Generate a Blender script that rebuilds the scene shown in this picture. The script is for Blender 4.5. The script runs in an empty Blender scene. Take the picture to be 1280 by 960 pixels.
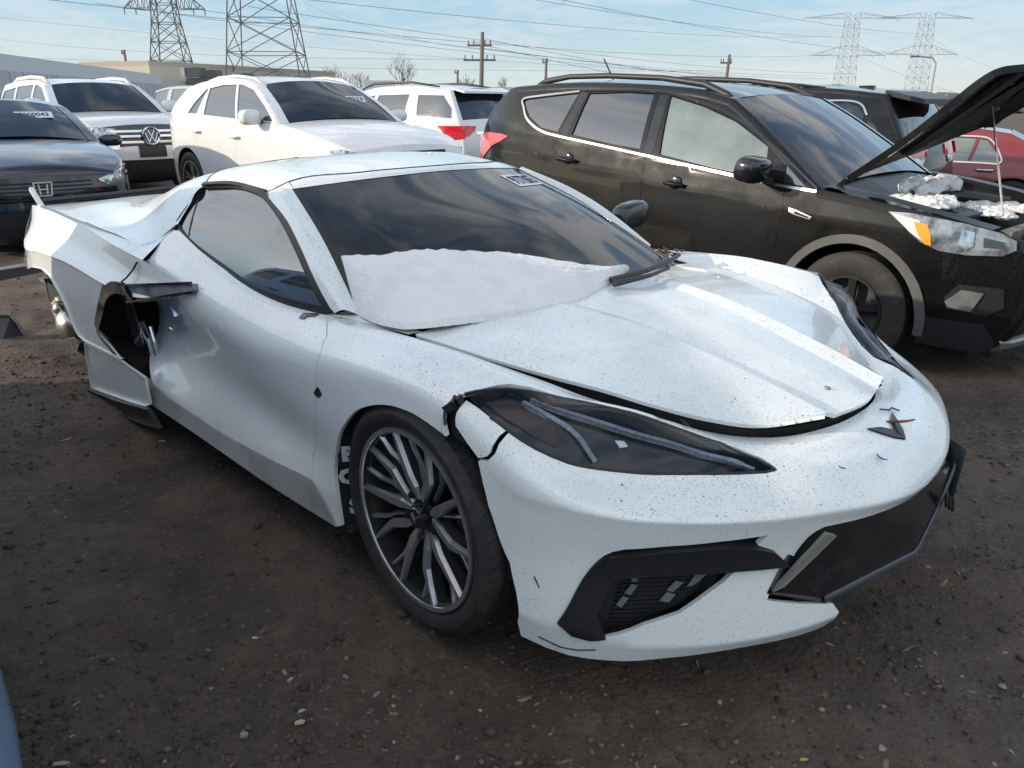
import bpy, math, random
import numpy as np
from mathutils import Vector, Matrix, Euler
from mathutils.geometry import delaunay_2d_cdt

# ---------------------------------------------------------------- camera, world, sun, exposure
sc = bpy.context.scene
COL = sc.collection
cam = bpy.data.cameras.new('camera'); camo = bpy.data.objects.new('camera', cam); COL.objects.link(camo)
cam.sensor_width = 36; cam.lens = 27.15; cam.clip_start = .05; cam.clip_end = 3000
camo.location = (0, 0, 1.351); camo.rotation_euler = (math.radians(90-20.0), 0, 0)
sc.camera = camo
SUN_EL = math.radians(17.5); SUN_DIR = (-.985, -.12)       # towards the sun on the ground plane (left of the camera, a little behind)
SUN_AZ = math.atan2(SUN_DIR[0], SUN_DIR[1])
sun = bpy.data.lights.new('sun', 'SUN'); suno = bpy.data.objects.new('sun', sun); COL.objects.link(suno)
sun.energy = 2.1; sun.angle = math.radians(.5); sun.color = (1, .87, .70)
sd = Vector((math.sin(SUN_AZ)*math.cos(SUN_EL), math.cos(SUN_AZ)*math.cos(SUN_EL), math.sin(SUN_EL)))
suno.rotation_euler = sd.to_track_quat('Z', 'Y').to_euler()
w = bpy.data.worlds.new('World'); sc.world = w; w.use_nodes = True
nt = w.node_tree; nt.nodes.clear()
def nn(t, kind, **kw):
    n = t.nodes.new(kind)
    for k, v in kw.items():
        if k in n.inputs: n.inputs[k].default_value = v
        else: setattr(n, k, v)
    return n
wo = nn(nt, 'ShaderNodeOutputWorld'); bg = nn(nt, 'ShaderNodeBackground', Strength=.15)
sky = nn(nt, 'ShaderNodeTexSky', sky_type='NISHITA'); sky.sun_disc = False
sky.sun_elevation = SUN_EL; sky.sun_rotation = SUN_AZ; sky.air_density = 1.0; sky.dust_density = .5; sky.ozone_density = .25; sky.altitude = 200
tc = nn(nt, 'ShaderNodeTexCoord')
sep = nn(nt, 'ShaderNodeSeparateXYZ'); nt.links.new(tc.outputs['Generated'], sep.inputs[0])
# cloud layer: direction projected on a plane overhead
zc = nn(nt, 'ShaderNodeMath', operation='MAXIMUM'); nt.links.new(sep.outputs['Z'], zc.inputs[0]); zc.inputs[1].default_value = 0.0
za = nn(nt, 'ShaderNodeMath', operation='ADD'); nt.links.new(zc.outputs[0], za.inputs[0]); za.inputs[1].default_value = .12
dx = nn(nt, 'ShaderNodeMath', operation='DIVIDE'); nt.links.new(sep.outputs['X'], dx.inputs[0]); nt.links.new(za.outputs[0], dx.inputs[1])
dy = nn(nt, 'ShaderNodeMath', operation='DIVIDE'); nt.links.new(sep.outputs['Y'], dy.inputs[0]); nt.links.new(za.outputs[0], dy.inputs[1])
cb = nn(nt, 'ShaderNodeCombineXYZ'); nt.links.new(dx.outputs[0], cb.inputs[0]); nt.links.new(dy.outputs[0], cb.inputs[1])
cn = nn(nt, 'ShaderNodeTexNoise', Scale=2.4, Detail=9.0, Roughness=.6, Distortion=1.1); nt.links.new(cb.outputs[0], cn.inputs['Vector'])
cn2 = nn(nt, 'ShaderNodeTexNoise', Scale=.7, Detail=3.0); nt.links.new(cb.outputs[0], cn2.inputs['Vector'])
cm = nn(nt, 'ShaderNodeMath', operation='MULTIPLY_ADD'); nt.links.new(cn2.outputs[0], cm.inputs[0]); cm.inputs[1].default_value = .9; nt.links.new(cn.outputs[0], cm.inputs[2])
cr = nn(nt, 'ShaderNodeMapRange', interpolation_type='SMOOTHSTEP'); nt.links.new(cm.outputs[0], cr.inputs['Value'])
cr.inputs['From Min'].default_value = .84; cr.inputs['From Max'].default_value = 1.08; cr.inputs['To Max'].default_value = .72
# pale air near the horizon, clearer blue above it, then the clouds over both
hz = nn(nt, 'ShaderNodeMapRange', interpolation_type='SMOOTHSTEP'); nt.links.new(sep.outputs['Z'], hz.inputs['Value'])
hz.inputs['From Min'].default_value = .08; hz.inputs['From Max'].default_value = .34; hz.inputs['To Min'].default_value = .9; hz.inputs['To Max'].default_value = 0
hc = nn(nt, 'ShaderNodeMapRange', interpolation_type='SMOOTHSTEP'); nt.links.new(sep.outputs['Z'], hc.inputs['Value']); hc.inputs['From Min'].default_value = -.01; hc.inputs['From Max'].default_value = .13
hcol = nn(nt, 'ShaderNodeMix', data_type='RGBA'); nt.links.new(hc.outputs[0], hcol.inputs['Factor']); hcol.inputs[6].default_value = (2.05, 2.35, 2.5, 1); hcol.inputs[7].default_value = (1.22, 1.98, 2.62, 1)
hs = nn(nt, 'ShaderNodeMix', data_type='RGBA'); nt.links.new(hz.outputs[0], hs.inputs['Factor']); nt.links.new(sky.outputs[0], hs.inputs[6]); nt.links.new(hcol.outputs[2], hs.inputs[7])
cl = nn(nt, 'ShaderNodeMix', data_type='RGBA'); nt.links.new(hz.outputs[0], cl.inputs['Factor']); cl.inputs[6].default_value = (5.2, 5.0, 4.8, 1); cl.inputs[7].default_value = (2.6, 2.75, 2.8, 1)
cf = nn(nt, 'ShaderNodeMath', operation='MULTIPLY_ADD'); nt.links.new(hz.outputs[0], cf.inputs[0]); cf.inputs[1].default_value = -.62; cf.inputs[2].default_value = 1
cg_ = nn(nt, 'ShaderNodeMath', operation='MULTIPLY'); nt.links.new(cf.outputs[0], cg_.inputs[0]); nt.links.new(cr.outputs[0], cg_.inputs[1])
hm = nn(nt, 'ShaderNodeMix', data_type='RGBA'); nt.links.new(cg_.outputs[0], hm.inputs['Factor']); nt.links.new(hs.outputs[2], hm.inputs[6]); nt.links.new(cl.outputs[2], hm.inputs[7])
nt.links.new(hm.outputs[2], bg.inputs['Color']); nt.links.new(bg.outputs[0], wo.inputs['Surface'])
sc.view_settings.view_transform = 'Standard'; sc.view_settings.look = 'None'; sc.view_settings.gamma = 1; sc.view_settings.exposure = 0.95
sc.view_settings.use_curve_mapping = False
rnd = random.Random(7); nprng = np.random.default_rng(11)

# ---------------------------------------------------------------- materials
MATS = {}
def mat(name, col=(.5, .5, .5), rough=.5, metal=0., coat=0., spec=.5, ior=1.5, bump=None, var=None, emit=None, alpha=1., trans=0.):
    """principled material. bump=(scale,strength,dist); var=(scale, colour2, lo, hi[, detail])"""
    if name in MATS: return MATS[name]
    m = bpy.data.materials.new(name); m.use_nodes = True; t = m.node_tree; p = t.nodes['Principled BSDF']
    p.inputs['Base Color'].default_value = (*col, 1); p.inputs['Roughness'].default_value = rough; p.inputs['Metallic'].default_value = metal
    p.inputs['Coat Weight'].default_value = coat; p.inputs['Coat Roughness'].default_value = .04; p.inputs['Specular IOR Level'].default_value = spec; p.inputs['IOR'].default_value = ior
    p.inputs['Alpha'].default_value = alpha; p.inputs['Transmission Weight'].default_value = trans
    c = nn(t, 'ShaderNodeTexCoord')
    if var:
        n = nn(t, 'ShaderNodeTexNoise', Scale=var[0], Detail=var[4] if len(var) > 4 else 6., Roughness=.65); t.links.new(c.outputs['Object'], n.inputs['Vector'])
        r = nn(t, 'ShaderNodeMapRange'); t.links.new(n.outputs[0], r.inputs['Value']); r.inputs['From Min'].default_value = var[2]; r.inputs['From Max'].default_value = var[3]
        x = nn(t, 'ShaderNodeMix', data_type='RGBA'); t.links.new(r.outputs[0], x.inputs['Factor']); x.inputs[6].default_value = (*col, 1); x.inputs[7].default_value = (*var[1], 1)
        t.links.new(x.outputs[2], p.inputs['Base Color'])
    if bump:
        n = nn(t, 'ShaderNodeTexNoise', Scale=bump[0], Detail=8., Roughness=.65); t.links.new(c.outputs['Object'], n.inputs['Vector'])
        b = nn(t, 'ShaderNodeBump', Strength=bump[1], Distance=bump[2]); t.links.new(n.outputs[0], b.inputs['Height']); t.links.new(b.outputs[0], p.inputs['Normal'])
    if emit: p.inputs['Emission Color'].default_value = (*emit[0], 1); p.inputs['Emission Strength'].default_value = emit[1]
    MATS[name] = m
    return m

def dirty_paint(name, col, rough=.28, specks=.5, film=.25, filmcol=(.33, .29, .24), coat=.6, scale=1.0, spec=.5):
    """car paint with a film of road dust and dark specks (denser on faces that look up, where dirt settles)"""
    m = mat(name, col, rough, 0, coat, spec); t = m.node_tree; p = t.nodes['Principled BSDF']
    c = nn(t, 'ShaderNodeTexCoord'); g = nn(t, 'ShaderNodeNewGeometry')
    sz = nn(t, 'ShaderNodeSeparateXYZ'); t.links.new(g.outputs['Normal'], sz.inputs[0])
    up = nn(t, 'ShaderNodeMapRange'); t.links.new(sz.outputs['Z'], up.inputs['Value']); up.inputs['From Min'].default_value = .25; up.inputs['From Max'].default_value = .85; up.inputs['To Min'].default_value = .12
    # film of dust
    n1 = nn(t, 'ShaderNodeTexNoise', Scale=3.2*scale, Detail=9., Roughness=.7, Distortion=.4); t.links.new(c.outputs['Object'], n1.inputs['Vector'])
    r1 = nn(t, 'ShaderNodeMapRange'); t.links.new(n1.outputs[0], r1.inputs['Value']); r1.inputs['From Min'].default_value = .38; r1.inputs['From Max'].default_value = .8; r1.inputs['To Max'].default_value = film
    u2 = nn(t, 'ShaderNodeMath', operation='MULTIPLY_ADD'); t.links.new(up.outputs[0], u2.inputs[0]); u2.inputs[1].default_value = .8; u2.inputs[2].default_value = .2
    u3 = nn(t, 'ShaderNodeMath', operation='MULTIPLY'); t.links.new(u2.outputs[0], u3.inputs[0]); t.links.new(r1.outputs[0], u3.inputs[1])
    x1 = nn(t, 'ShaderNodeMix', data_type='RGBA'); t.links.new(u3.outputs[0], x1.inputs['Factor']); x1.inputs[6].default_value = (*col, 1); x1.inputs[7].default_value = (*filmcol, 1)
    # specks: two sizes of voronoi cells, most of them empty
    last = x1.outputs[2]
    for sc_, thr, rad in ((85, .86, .22), (230, .70, .30), (31, .965, .075), (420, .62, .32)):
        mp = nn(t, 'ShaderNodeMapping'); mp.inputs['Scale'].default_value = (1, .8, 1.1); t.links.new(c.outputs['Object'], mp.inputs[0])
        nd = nn(t, 'ShaderNodeTexNoise', Scale=sc_*1.6, Detail=2.); t.links.new(c.outputs['Object'], nd.inputs['Vector'])
        ad = nn(t, 'ShaderNodeVectorMath', operation='MULTIPLY_ADD'); t.links.new(nd.outputs['Color'], ad.inputs[0]); ad.inputs[1].default_value = (.5/sc_,)*3; t.links.new(mp.outputs[0], ad.inputs[2])
        v = nn(t, 'ShaderNodeTexVoronoi', Scale=sc_*scale); t.links.new(ad.outputs[0], v.inputs['Vector'])
        s1 = nn(t, 'ShaderNodeMath', operation='LESS_THAN'); t.links.new(v.outputs['Distance'], s1.inputs[0]); s1.inputs[1].default_value = rad
        cs = nn(t, 'ShaderNodeSeparateColor'); t.links.new(v.outputs['Color'], cs.inputs[0])
        # patches where specks gather
        n3 = nn(t, 'ShaderNodeTexNoise', Scale=2.4, Detail=3.); t.links.new(c.outputs['Object'], n3.inputs['Vector'])
        th = nn(t, 'ShaderNodeMath', operation='MULTIPLY_ADD'); t.links.new(n3.outputs[0], th.inputs[0]); th.inputs[1].default_value = -.9; th.inputs[2].default_value = thr+.44
        tu = nn(t, 'ShaderNodeMath', operation='MULTIPLY_ADD'); t.links.new(up.outputs[0], tu.inputs[0]); tu.inputs[1].default_value = -.30; t.links.new(th.outputs[0], tu.inputs[2])
        tu2 = nn(t, 'ShaderNodeMath', operation='ADD'); t.links.new(tu.outputs[0], tu2.inputs[0]); tu2.inputs[1].default_value = .30-.16*specks
        s2 = nn(t, 'ShaderNodeMath', operation='GREATER_THAN'); t.links.new(cs.outputs[0], s2.inputs[0]); t.links.new(tu2.outputs[0], s2.inputs[1])
        s3 = nn(t, 'ShaderNodeMath', operation='MULTIPLY'); t.links.new(s1.outputs[0], s3.inputs[0]); t.links.new(s2.outputs[0], s3.inputs[1])
        s4 = nn(t, 'ShaderNodeMath', operation='MULTIPLY'); t.links.new(s3.outputs[0], s4.inputs[0]); t.links.new(cs.outputs[1], s4.inputs[1])
        x2 = nn(t, 'ShaderNodeMix', data_type='RGBA'); t.links.new(s4.outputs[0], x2.inputs['Factor']); t.links.new(last, x2.inputs[6]); x2.inputs[7].default_value = (.13, .115, .10, 1)
        last = x2.outputs[2]
    t.links.new(last, p.inputs['Base Color'])
    rr = nn(t, 'ShaderNodeMapRange'); t.links.new(n1.outputs[0], rr.inputs['Value']); rr.inputs['From Min'].default_value = .3; rr.inputs['From Max'].default_value = .75; rr.inputs['To Min'].default_value = rough*.7; rr.inputs['To Max'].default_value = min(1, rough*1.8)
    t.links.new(rr.outputs[0], p.inputs['Roughness'])
    return m

# ---------------------------------------------------------------- object helpers
def empty(name, label=None, cat=None, loc=(0, 0, 0), rot=(0, 0, 0), group=None):
    o = bpy.data.objects.new(name, None); COL.objects.link(o); o.location = loc; o.rotation_euler = rot; o.empty_display_size = .2
    tag(o, label, cat, group); return o
def tag(o, label=None, cat=None, group=None, kind=None):
    if label: o['label'] = label
    if cat: o['category'] = cat
    if group: o['group'] = group
    if kind: o['kind'] = kind
    return o
def link(name, me, m=None, parent=None, smooth=True):
    if m is not None and not me.materials: me.materials.append(m)
    if smooth: me.shade_smooth()
    o = bpy.data.objects.new(name, me); COL.objects.link(o)
    if parent is not None: o.parent = parent
    return o
def mesh(name, V, F, m, parent=None, smooth=False, normals=None):
    me = bpy.data.meshes.new(name); me.from_pydata([tuple(map(float, v)) for v in V], [], [tuple(int(i) for i in f) for f in F]); me.update()
    if normals is not None:
        me.shade_smooth(); me.normals_split_custom_set_from_vertices([tuple(map(float, n)) for n in normals]); smooth = False
    return link(name, me, m, parent, smooth)

class MB:
    """collects shapes into one mesh"""
    def __init__(s): s.V = []; s.F = []
    def add(s, V, F):
        o = len(s.V); s.V += [tuple(v) for v in V]; s.F += [tuple(i+o for i in f) for f in F]; return s
    def box(s, c, d, R=None, bev=0):
        x, y, z = (q/2 for q in d); V = [Vector((a*x, b*y, e*z)) for e in (-1, 1) for a, b in ((-1, -1), (1, -1), (1, 1), (-1, 1))]
        if R is not None: V = [R @ v for v in V]
        V = [v+Vector(c) for v in V]
        return s.add(V, [(3, 2, 1, 0), (4, 5, 6, 7), (0, 1, 5, 4), (1, 2, 6, 5), (2, 3, 7, 6), (3, 0, 4, 7)])
    def bar(s, a, b, w, h=None, up=(0, 0, 1)):
        a, b = Vector(a), Vector(b); h = h or w; d = (b-a).normalized(); u = Vector(up)
        if abs(d.dot(u)) > .98: u = Vector((1, 0, 0))
        x = d.cross(u).normalized(); y = x.cross(d)
        V = [p+x*i*w/2+y*j*h/2 for p in (a, b) for i, j in ((-1, -1), (1, -1), (1, 1), (-1, 1))]
        return s.add(V, [(0, 1, 2, 3), (7, 6, 5, 4), (4, 5, 1, 0), (5, 6, 2, 1), (6, 7, 3, 2), (7, 4, 0, 3)])
    def tube(s, pts, r, n=8, cap=True, prof=None):
        P = [Vector(p) for p in pts]; R = r if isinstance(r, (list, tuple)) else [r]*len(P); V = []; F = []
        prev = None
        for i, p in enumerate(P):
            d = ((P[i+1] if i+1 < len(P) else p)-(P[i-1] if i else p)).normalized()
            u = prev if prev is not None else (Vector((0, 0, 1)) if abs(d.z) < .9 else Vector((1, 0, 0)))
            x = d.cross(u)
            if x.length < 1e-6: x = d.orthogonal()
            x.normalize(); y = x.cross(d).normalized(); prev = y
            for k in range(n):
                a = 2*math.pi*k/n; V.append(p+(x*math.cos(a)+y*math.sin(a))*R[i])
        for i in range(len(P)-1):
            for k in range(n): F.append((i*n+k, i*n+(k+1) % n, (i+1)*n+(k+1) % n, (i+1)*n+k))
        if cap: F.append(tuple(range(n))[::-1]); F.append(tuple((len(P)-1)*n+k for k in range(n)))
        return s.add(V, F)
    def lathe(s, prof, n=48, axis='y', c=(0, 0, 0), a0=0, a1=2*math.pi):
        """prof = [(r, h)] turned round the axis"""
        V = []; F = []; full = abs(a1-a0-2*math.pi) < 1e-6; m = n if full else n+1
        for k in range(m):
            a = a0+(a1-a0)*k/n; ca, sa = math.cos(a), math.sin(a)
            for r, h in prof:
                p = (r*ca, h, r*sa) if axis == 'y' else ((r*ca, r*sa, h) if axis == 'z' else (h, r*ca, r*sa))
                V.append((p[0]+c[0], p[1]+c[1], p[2]+c[2]))
        q = len(prof)
        for k in range(n):
            k2 = (k+1) % m
            for j in range(q-1): F.append((k*q+j, k*q+j+1, k2*q+j+1, k2*q+j))
        return s.add(V, F)
    def prism(s, poly, vec):
        n = len(poly); vec = Vector(vec); V = [Vector(p) for p in poly]; V += [v+vec for v in V]
        F = [tuple(range(n))[::-1], tuple(range(n, 2*n))]+[(i, (i+1) % n, n+(i+1) % n, n+i) for i in range(n)]
        return s.add(V, F)
    def ball(s, c, r, n=12, m=8, seed=None, rough=0., pw=1.):
        k0 = len(s.V); r = r if isinstance(r, (tuple, list)) else (r, r, r); q = random.Random(seed); V = [(c[0], c[1], c[2]-r[2])]; F = []
        for j in range(1, m):
            b = -math.pi/2+math.pi*j/m
            for k in range(n):
                a = 2*math.pi*k/n; f = 1+rough*(q.random()-.5)*2
                V.append((c[0]+r[0]*math.cos(b)*math.cos(a)*f, c[1]+r[1]*math.cos(b)*math.sin(a)*f, c[2]+r[2]*math.sin(b)*f))
        V.append((c[0], c[1], c[2]+r[2])); t = len(V)-1
        for k in range(n):
            F.append((0, 1+(k+1) % n, 1+k)); F.append((t, t-n+k, t-n+(k+1) % n))
            for j in range(m-2): a = 1+j*n; F.append((a+k, a+(k+1) % n, a+n+(k+1) % n, a+n+k))
        if pw != 1: V = [tuple(c[i]+r[i]*math.copysign(abs((v[i]-c[i])/r[i])**pw, v[i]-c[i]) for i in range(3)) for v in V]
        return s.add(V, F)
    def xf(s, M): s.V = [tuple(M @ Vector(v)) for v in s.V]; return s
    def build(s, name, m, parent=None, smooth=False, angle=None):
        o = mesh(name, s.V, s.F, m, parent, smooth)
        if angle is not None: o.data.shade_smooth(); o.data.set_sharp_from_angle(angle=math.radians(angle))
        return o

def pip(P, poly):
    """points in polygon"""
    P = np.asarray(P, float); poly = np.asarray(poly, float); x, y = P[:, 0], P[:, 1]; r = np.zeros(len(P), bool)
    a = poly; b = np.roll(poly, -1, 0)
    for (x1, y1), (x2, y2) in zip(a, b):
        c = ((y1 > y) != (y2 > y))
        if abs(y2-y1) > 1e-12: r ^= c & (x < (x2-x1)*(y-y1)/(y2-y1)+x1)
    return r
def densify(poly, res, closed=True):
    out = []; n = len(poly)
    for i in range(n if closed else n-1):
        a = np.array(poly[i], float); b = np.array(poly[(i+1) % n], float); k = max(1, int(np.ceil(np.linalg.norm(b-a)/res)))
        out += [a+(b-a)*j/k for j in range(k)]
    if not closed: out.append(np.array(poly[-1], float))
    return np.array(out)
def smooth_line(pts, n=6, closed=False):
    """Catmull-Rom through points"""
    P = np.array(pts, float); out = []; m = len(P)
    for i in range(m if closed else m-1):
        p0 = P[i-1] if (i or closed) else 2*P[0]-P[1]; p1 = P[i]; p2 = P[(i+1) % m]; p3 = P[(i+2) % m] if (closed or i+2 < m) else 2*P[-1]-P[-2]
        for k in range(n):
            t = k/n; out.append(.5*((2*p1)+(-p0+p2)*t+(2*p0-5*p1+4*p2-p3)*t*t+(-p0+3*p1-3*p2+p3)*t**3))
    if not closed: out.append(P[-1])
    return np.array(out)
def area2(p):
    p = np.asarray(p); q = np.roll(p, -1, 0); return .5*float((p[:, 0]*q[:, 1]-q[:, 0]*p[:, 1]).sum())
def inset(poly, d):
    P = np.asarray(poly, float); s = 1 if area2(P) > 0 else -1; n = len(P); out = np.empty_like(P)
    for i in range(n):
        e1 = P[i]-P[i-1]; e2 = P[(i+1) % n]-P[i]; n1 = np.array([-e1[1], e1[0]])/max(np.linalg.norm(e1), 1e-9); n2 = np.array([-e2[1], e2[0]])/max(np.linalg.norm(e2), 1e-9)
        b = n1+n2; l = max(.35, b@b/2); out[i] = P[i]+s*d*b/2/l
    return out
def triangulate(outer, holes, res, extra=None):
    """CDT of a 2-D polygon with holes and a grid of inner points; returns verts, faces (ccw), loops (index lists)"""
    loops = [np.asarray(outer)]+[np.asarray(h) for h in holes]
    V = np.concatenate(loops); E = []; o = 0
    for l in loops: E += [(o+i, o+(i+1) % len(l)) for i in range(len(l))]; o += len(l)
    lo, hi = loops[0].min(0), loops[0].max(0)
    gx = np.arange(lo[0]+res*.5, hi[0], res); gy = np.arange(lo[1]+res*.433, hi[1], res*.866)
    pts = np.array([(x+(res/2 if j % 2 else 0), y) for j, y in enumerate(gy) for x in gx]) if len(gx) and len(gy) else np.zeros((0, 2))
    if len(pts):
        ok = pip(pts, loops[0])
        for h in loops[1:]: ok &= ~pip(pts, h)
        pts = pts[ok]
        if len(pts):
            d = np.full(len(pts), 9.)
            for l in loops:
                D = densify(l, res*.5)
                for k in range(0, len(pts), 400): d[k:k+400] = np.minimum(d[k:k+400], np.sqrt(((pts[k:k+400, None]-D[None])**2).sum(2)).min(1))
            pts = pts[d > res*.55]
    A = np.concatenate([V, pts]) if len(pts) else V
    r = delaunay_2d_cdt([Vector((float(a), float(b))) for a, b in A], E, [], 0, 1e-6)
    ov = np.array([(v.x, v.y) for v in r[0]]); of = np.array([f for f in r[2] if len(f) == 3])
    c = ov[of].mean(1); ok = pip(c, loops[0])
    for h in loops[1:]: ok &= ~pip(c, h)
    of = of[ok]
    a = ov[of]; cr_ = (a[:, 1, 0]-a[:, 0, 0])*(a[:, 2, 1]-a[:, 0, 1])-(a[:, 1, 1]-a[:, 0, 1])*(a[:, 2, 0]-a[:, 0, 0])
    of[cr_ < 0] = of[cr_ < 0][:, ::-1]
    # boundary edges from the faces themselves
    cnt = {}
    for f in of:
        for i in range(3): cnt[(f[i], f[(i+1) % 3])] = 1
    B = [e for e in cnt if (e[1], e[0]) not in cnt]
    return ov, of, B

def panel(name, L, poly, m, parent, holes=(), res=.035, gap=.0015, off=0., thick=.012, side=-1, flip=False, fn=None, dens=True):
    """a piece of sheet trimmed out of a loft by a polygon in its (u,v); side -1 = car's right, +1 = left, 0 = both halves joined on the centre line"""
    S = np.array([1., L.vs])
    pm = np.array(poly, float)*S; hm = [np.array(h, float)*S for h in holes]
    if gap: pm = inset(pm, gap); hm = [inset(h, -gap) for h in hm]
    if side == 0: pm[:, 0] = np.where(np.array(poly)[:, 0] >= L.u1-1e-6, L.u1, pm[:, 0])
    if dens: pm = densify(pm, res); hm = [densify(h, res) for h in hm]
    uv, F, B = triangulate(pm, hm, res)
    uv = uv/S
    P = L.ev(uv[:, 0], uv[:, 1]); N = L.nrm(uv[:, 0], uv[:, 1])
    if flip: N = -N
    P = P+N*off
    if fn is not None: P = fn(P, N, uv)
    sides = (-1, 1) if side == 0 else (side,)
    V = []; NN = []; FF = []
    # is face winding along +N?
    t = P[F[:, 1]]-P[F[:, 0]]; t2 = P[F[:, 2]]-P[F[:, 0]]; s_ = (np.cross(t, t2)*N[F[:, 0]]).sum(1).sum() > 0
    for sd_ in sides:
        M = np.array([1, sd_, 1.]); o = len(V); rev = (not s_) ^ (sd_ < 0)
        V += list(P*M); NN += list(N*M); FF += [tuple(f[::-1]+o) if rev else tuple(f+o) for f in F]
        if thick:
            for a, b in B:
                if side == 0 and uv[a][0] >= L.u1-1e-5 and uv[b][0] >= L.u1-1e-5: continue
                e = P[b]-P[a]; rn = np.cross(e, N[a]); rn = rn/max(np.linalg.norm(rn), 1e-9)
                # outward in the sheet
                k = len(V); q = [P[a], P[b], P[b]-N[b]*thick, P[a]-N[a]*thick]
                if not s_: rn = -rn
                V += [x*M for x in q]; NN += [rn*M]*4
                f = (k+1, k, k+3, k+2); f = f if not rev else f[::-1]
                FF.append(f)
    return mesh(name, V, FF, m, parent, normals=NN)

def grid(name, rows, m, parent, nu=24, nv=12, closed=False, off=None, fn=None, both=False, thick=0, side=1):
    """smooth sheet through rows of points"""
    R = np.array(rows, float); L = Loft(np.linspace(0, 1, R.shape[1]), np.linspace(0, 1, R.shape[0]), R, .3) if R.shape[0] > 1 else None
    u, v = np.meshgrid(np.linspace(0, 1, nu), np.linspace(0, 1, nv)); u = u.ravel(); v = v.ravel()
    P = L.ev(u, v); N = L.nrm(u, v)
    if fn is not None: P = fn(P, N, np.stack([u, v], 1))
    V = list(P*np.array([1, side, 1])); F = [(j*nu+i, j*nu+i+1, (j+1)*nu+i+1, (j+1)*nu+i) for j in range(nv-1) for i in range(nu-1)]
    if both:
        k = len(V); V += list(P*np.array([1, -side, 1])); F += [tuple(i+k for i in f[::-1]) for f in F]
    o = mesh(name, V, F, m, parent, smooth=True)
    if thick:
        md = o.modifiers.new('s', 'SOLIDIFY'); md.thickness = thick; md.offset = 0
    return o
def strip(name, L, uv, width, m, parent, off=.002, h=.004, side=-1, n=6, sm=True):
    """raised band following a line on a loft"""
    q = np.array(uv, float); q = smooth_line(q, n) if sm else densify(q*np.array([1, L.vs]), .03, False)/np.array([1, L.vs])
    P = L.ev(q[:, 0], q[:, 1]); N = L.nrm(q[:, 0], q[:, 1])
    return ribbon(name, P, N, width, m, parent, off, h, side)
def ribbon(name, P, N, width, m, parent, off=.002, h=.004, side=-1):
    P = np.asarray(P, float); N = np.asarray(N, float)
    if N.ndim == 1: N = np.tile(N, (len(P), 1))
    T = np.gradient(P, axis=0); T /= np.maximum(np.linalg.norm(T, axis=1), 1e-9)[:, None]; B = np.cross(T, N); B /= np.maximum(np.linalg.norm(B, axis=1), 1e-9)[:, None]
    W = np.broadcast_to(np.asarray(width, float), (len(P),))[:, None]/2
    M = np.array([1, side, 1.]); V = []; F = []
    for i in range(len(P)):
        V += [(P[i]-B[i]*W[i]+N[i]*(off-h))*M, (P[i]-B[i]*W[i]+N[i]*off)*M, (P[i]+B[i]*W[i]+N[i]*off)*M, (P[i]+B[i]*W[i]+N[i]*(off-h))*M]
    for i in range(len(P)-1):
        a = i*4; b = a+4
        for k in range(4): F.append((a+k, a+(k+1) % 4, b+(k+1) % 4, b+k))
    F += [(3, 2, 1, 0), tuple(len(V)-4+k for k in range(4))]
    return mesh(name, V, F, m, parent)
def text_mesh(name, body, size, m, parent, M, ext=.0015, off=.022):
    c = bpy.data.curves.new(name, 'FONT'); c.offset = size*off; c.body = body; c.size = size; c.extrude = ext; c.align_x = 'CENTER'; c.align_y = 'CENTER'; c.resolution_u = 2
    t = bpy.data.objects.new(name, c); me = bpy.data.meshes.new_from_object(t); bpy.data.objects.remove(t)
    me.transform(M); me.materials.clear(); return link(name, me, m, parent, False)
def copy_tree(o, parent=None):
    c = o.copy(); COL.objects.link(c); c.parent = parent
    for ch in o.children: copy_tree(ch, c)
    return c

def split_parts(names):
    """give every separate piece of these meshes an object of its own (same parent, same name with Blender's suffix)"""
    for o in [q for q in bpy.data.objects if q.type == 'MESH' and q.name.split('.')[0] in names and q.users_collection]:
        me = o.data; n = len(me.vertices); par = list(range(n))
        def find(i):
            while par[i] != i: par[i] = par[par[i]]; i = par[i]
            return i
        for p in me.polygons:
            a = find(p.vertices[0])
            for v in p.vertices[1:]: par[find(v)] = a
        comp = {}
        for p in me.polygons: comp.setdefault(find(p.vertices[0]), []).append(p)
        if len(comp) < 2: continue
        new = []
        for k, ps in enumerate(comp.values()):
            ids = sorted({v for p in ps for v in p.vertices}); mp = {v: i for i, v in enumerate(ids)}
            m2 = bpy.data.meshes.new(me.name); m2.from_pydata([me.vertices[v].co[:] for v in ids], [], [tuple(mp[v] for v in p.vertices) for p in ps])
            for p, q in zip(m2.polygons, ps): p.use_smooth = q.use_smooth
            for m in me.materials: m2.materials.append(m)
            new.append(m2)
        o.data = new[0]
        for m2 in new[1:]:
            c = o.copy(); c.data = m2; COL.objects.link(c); c.parent = o.parent

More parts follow.
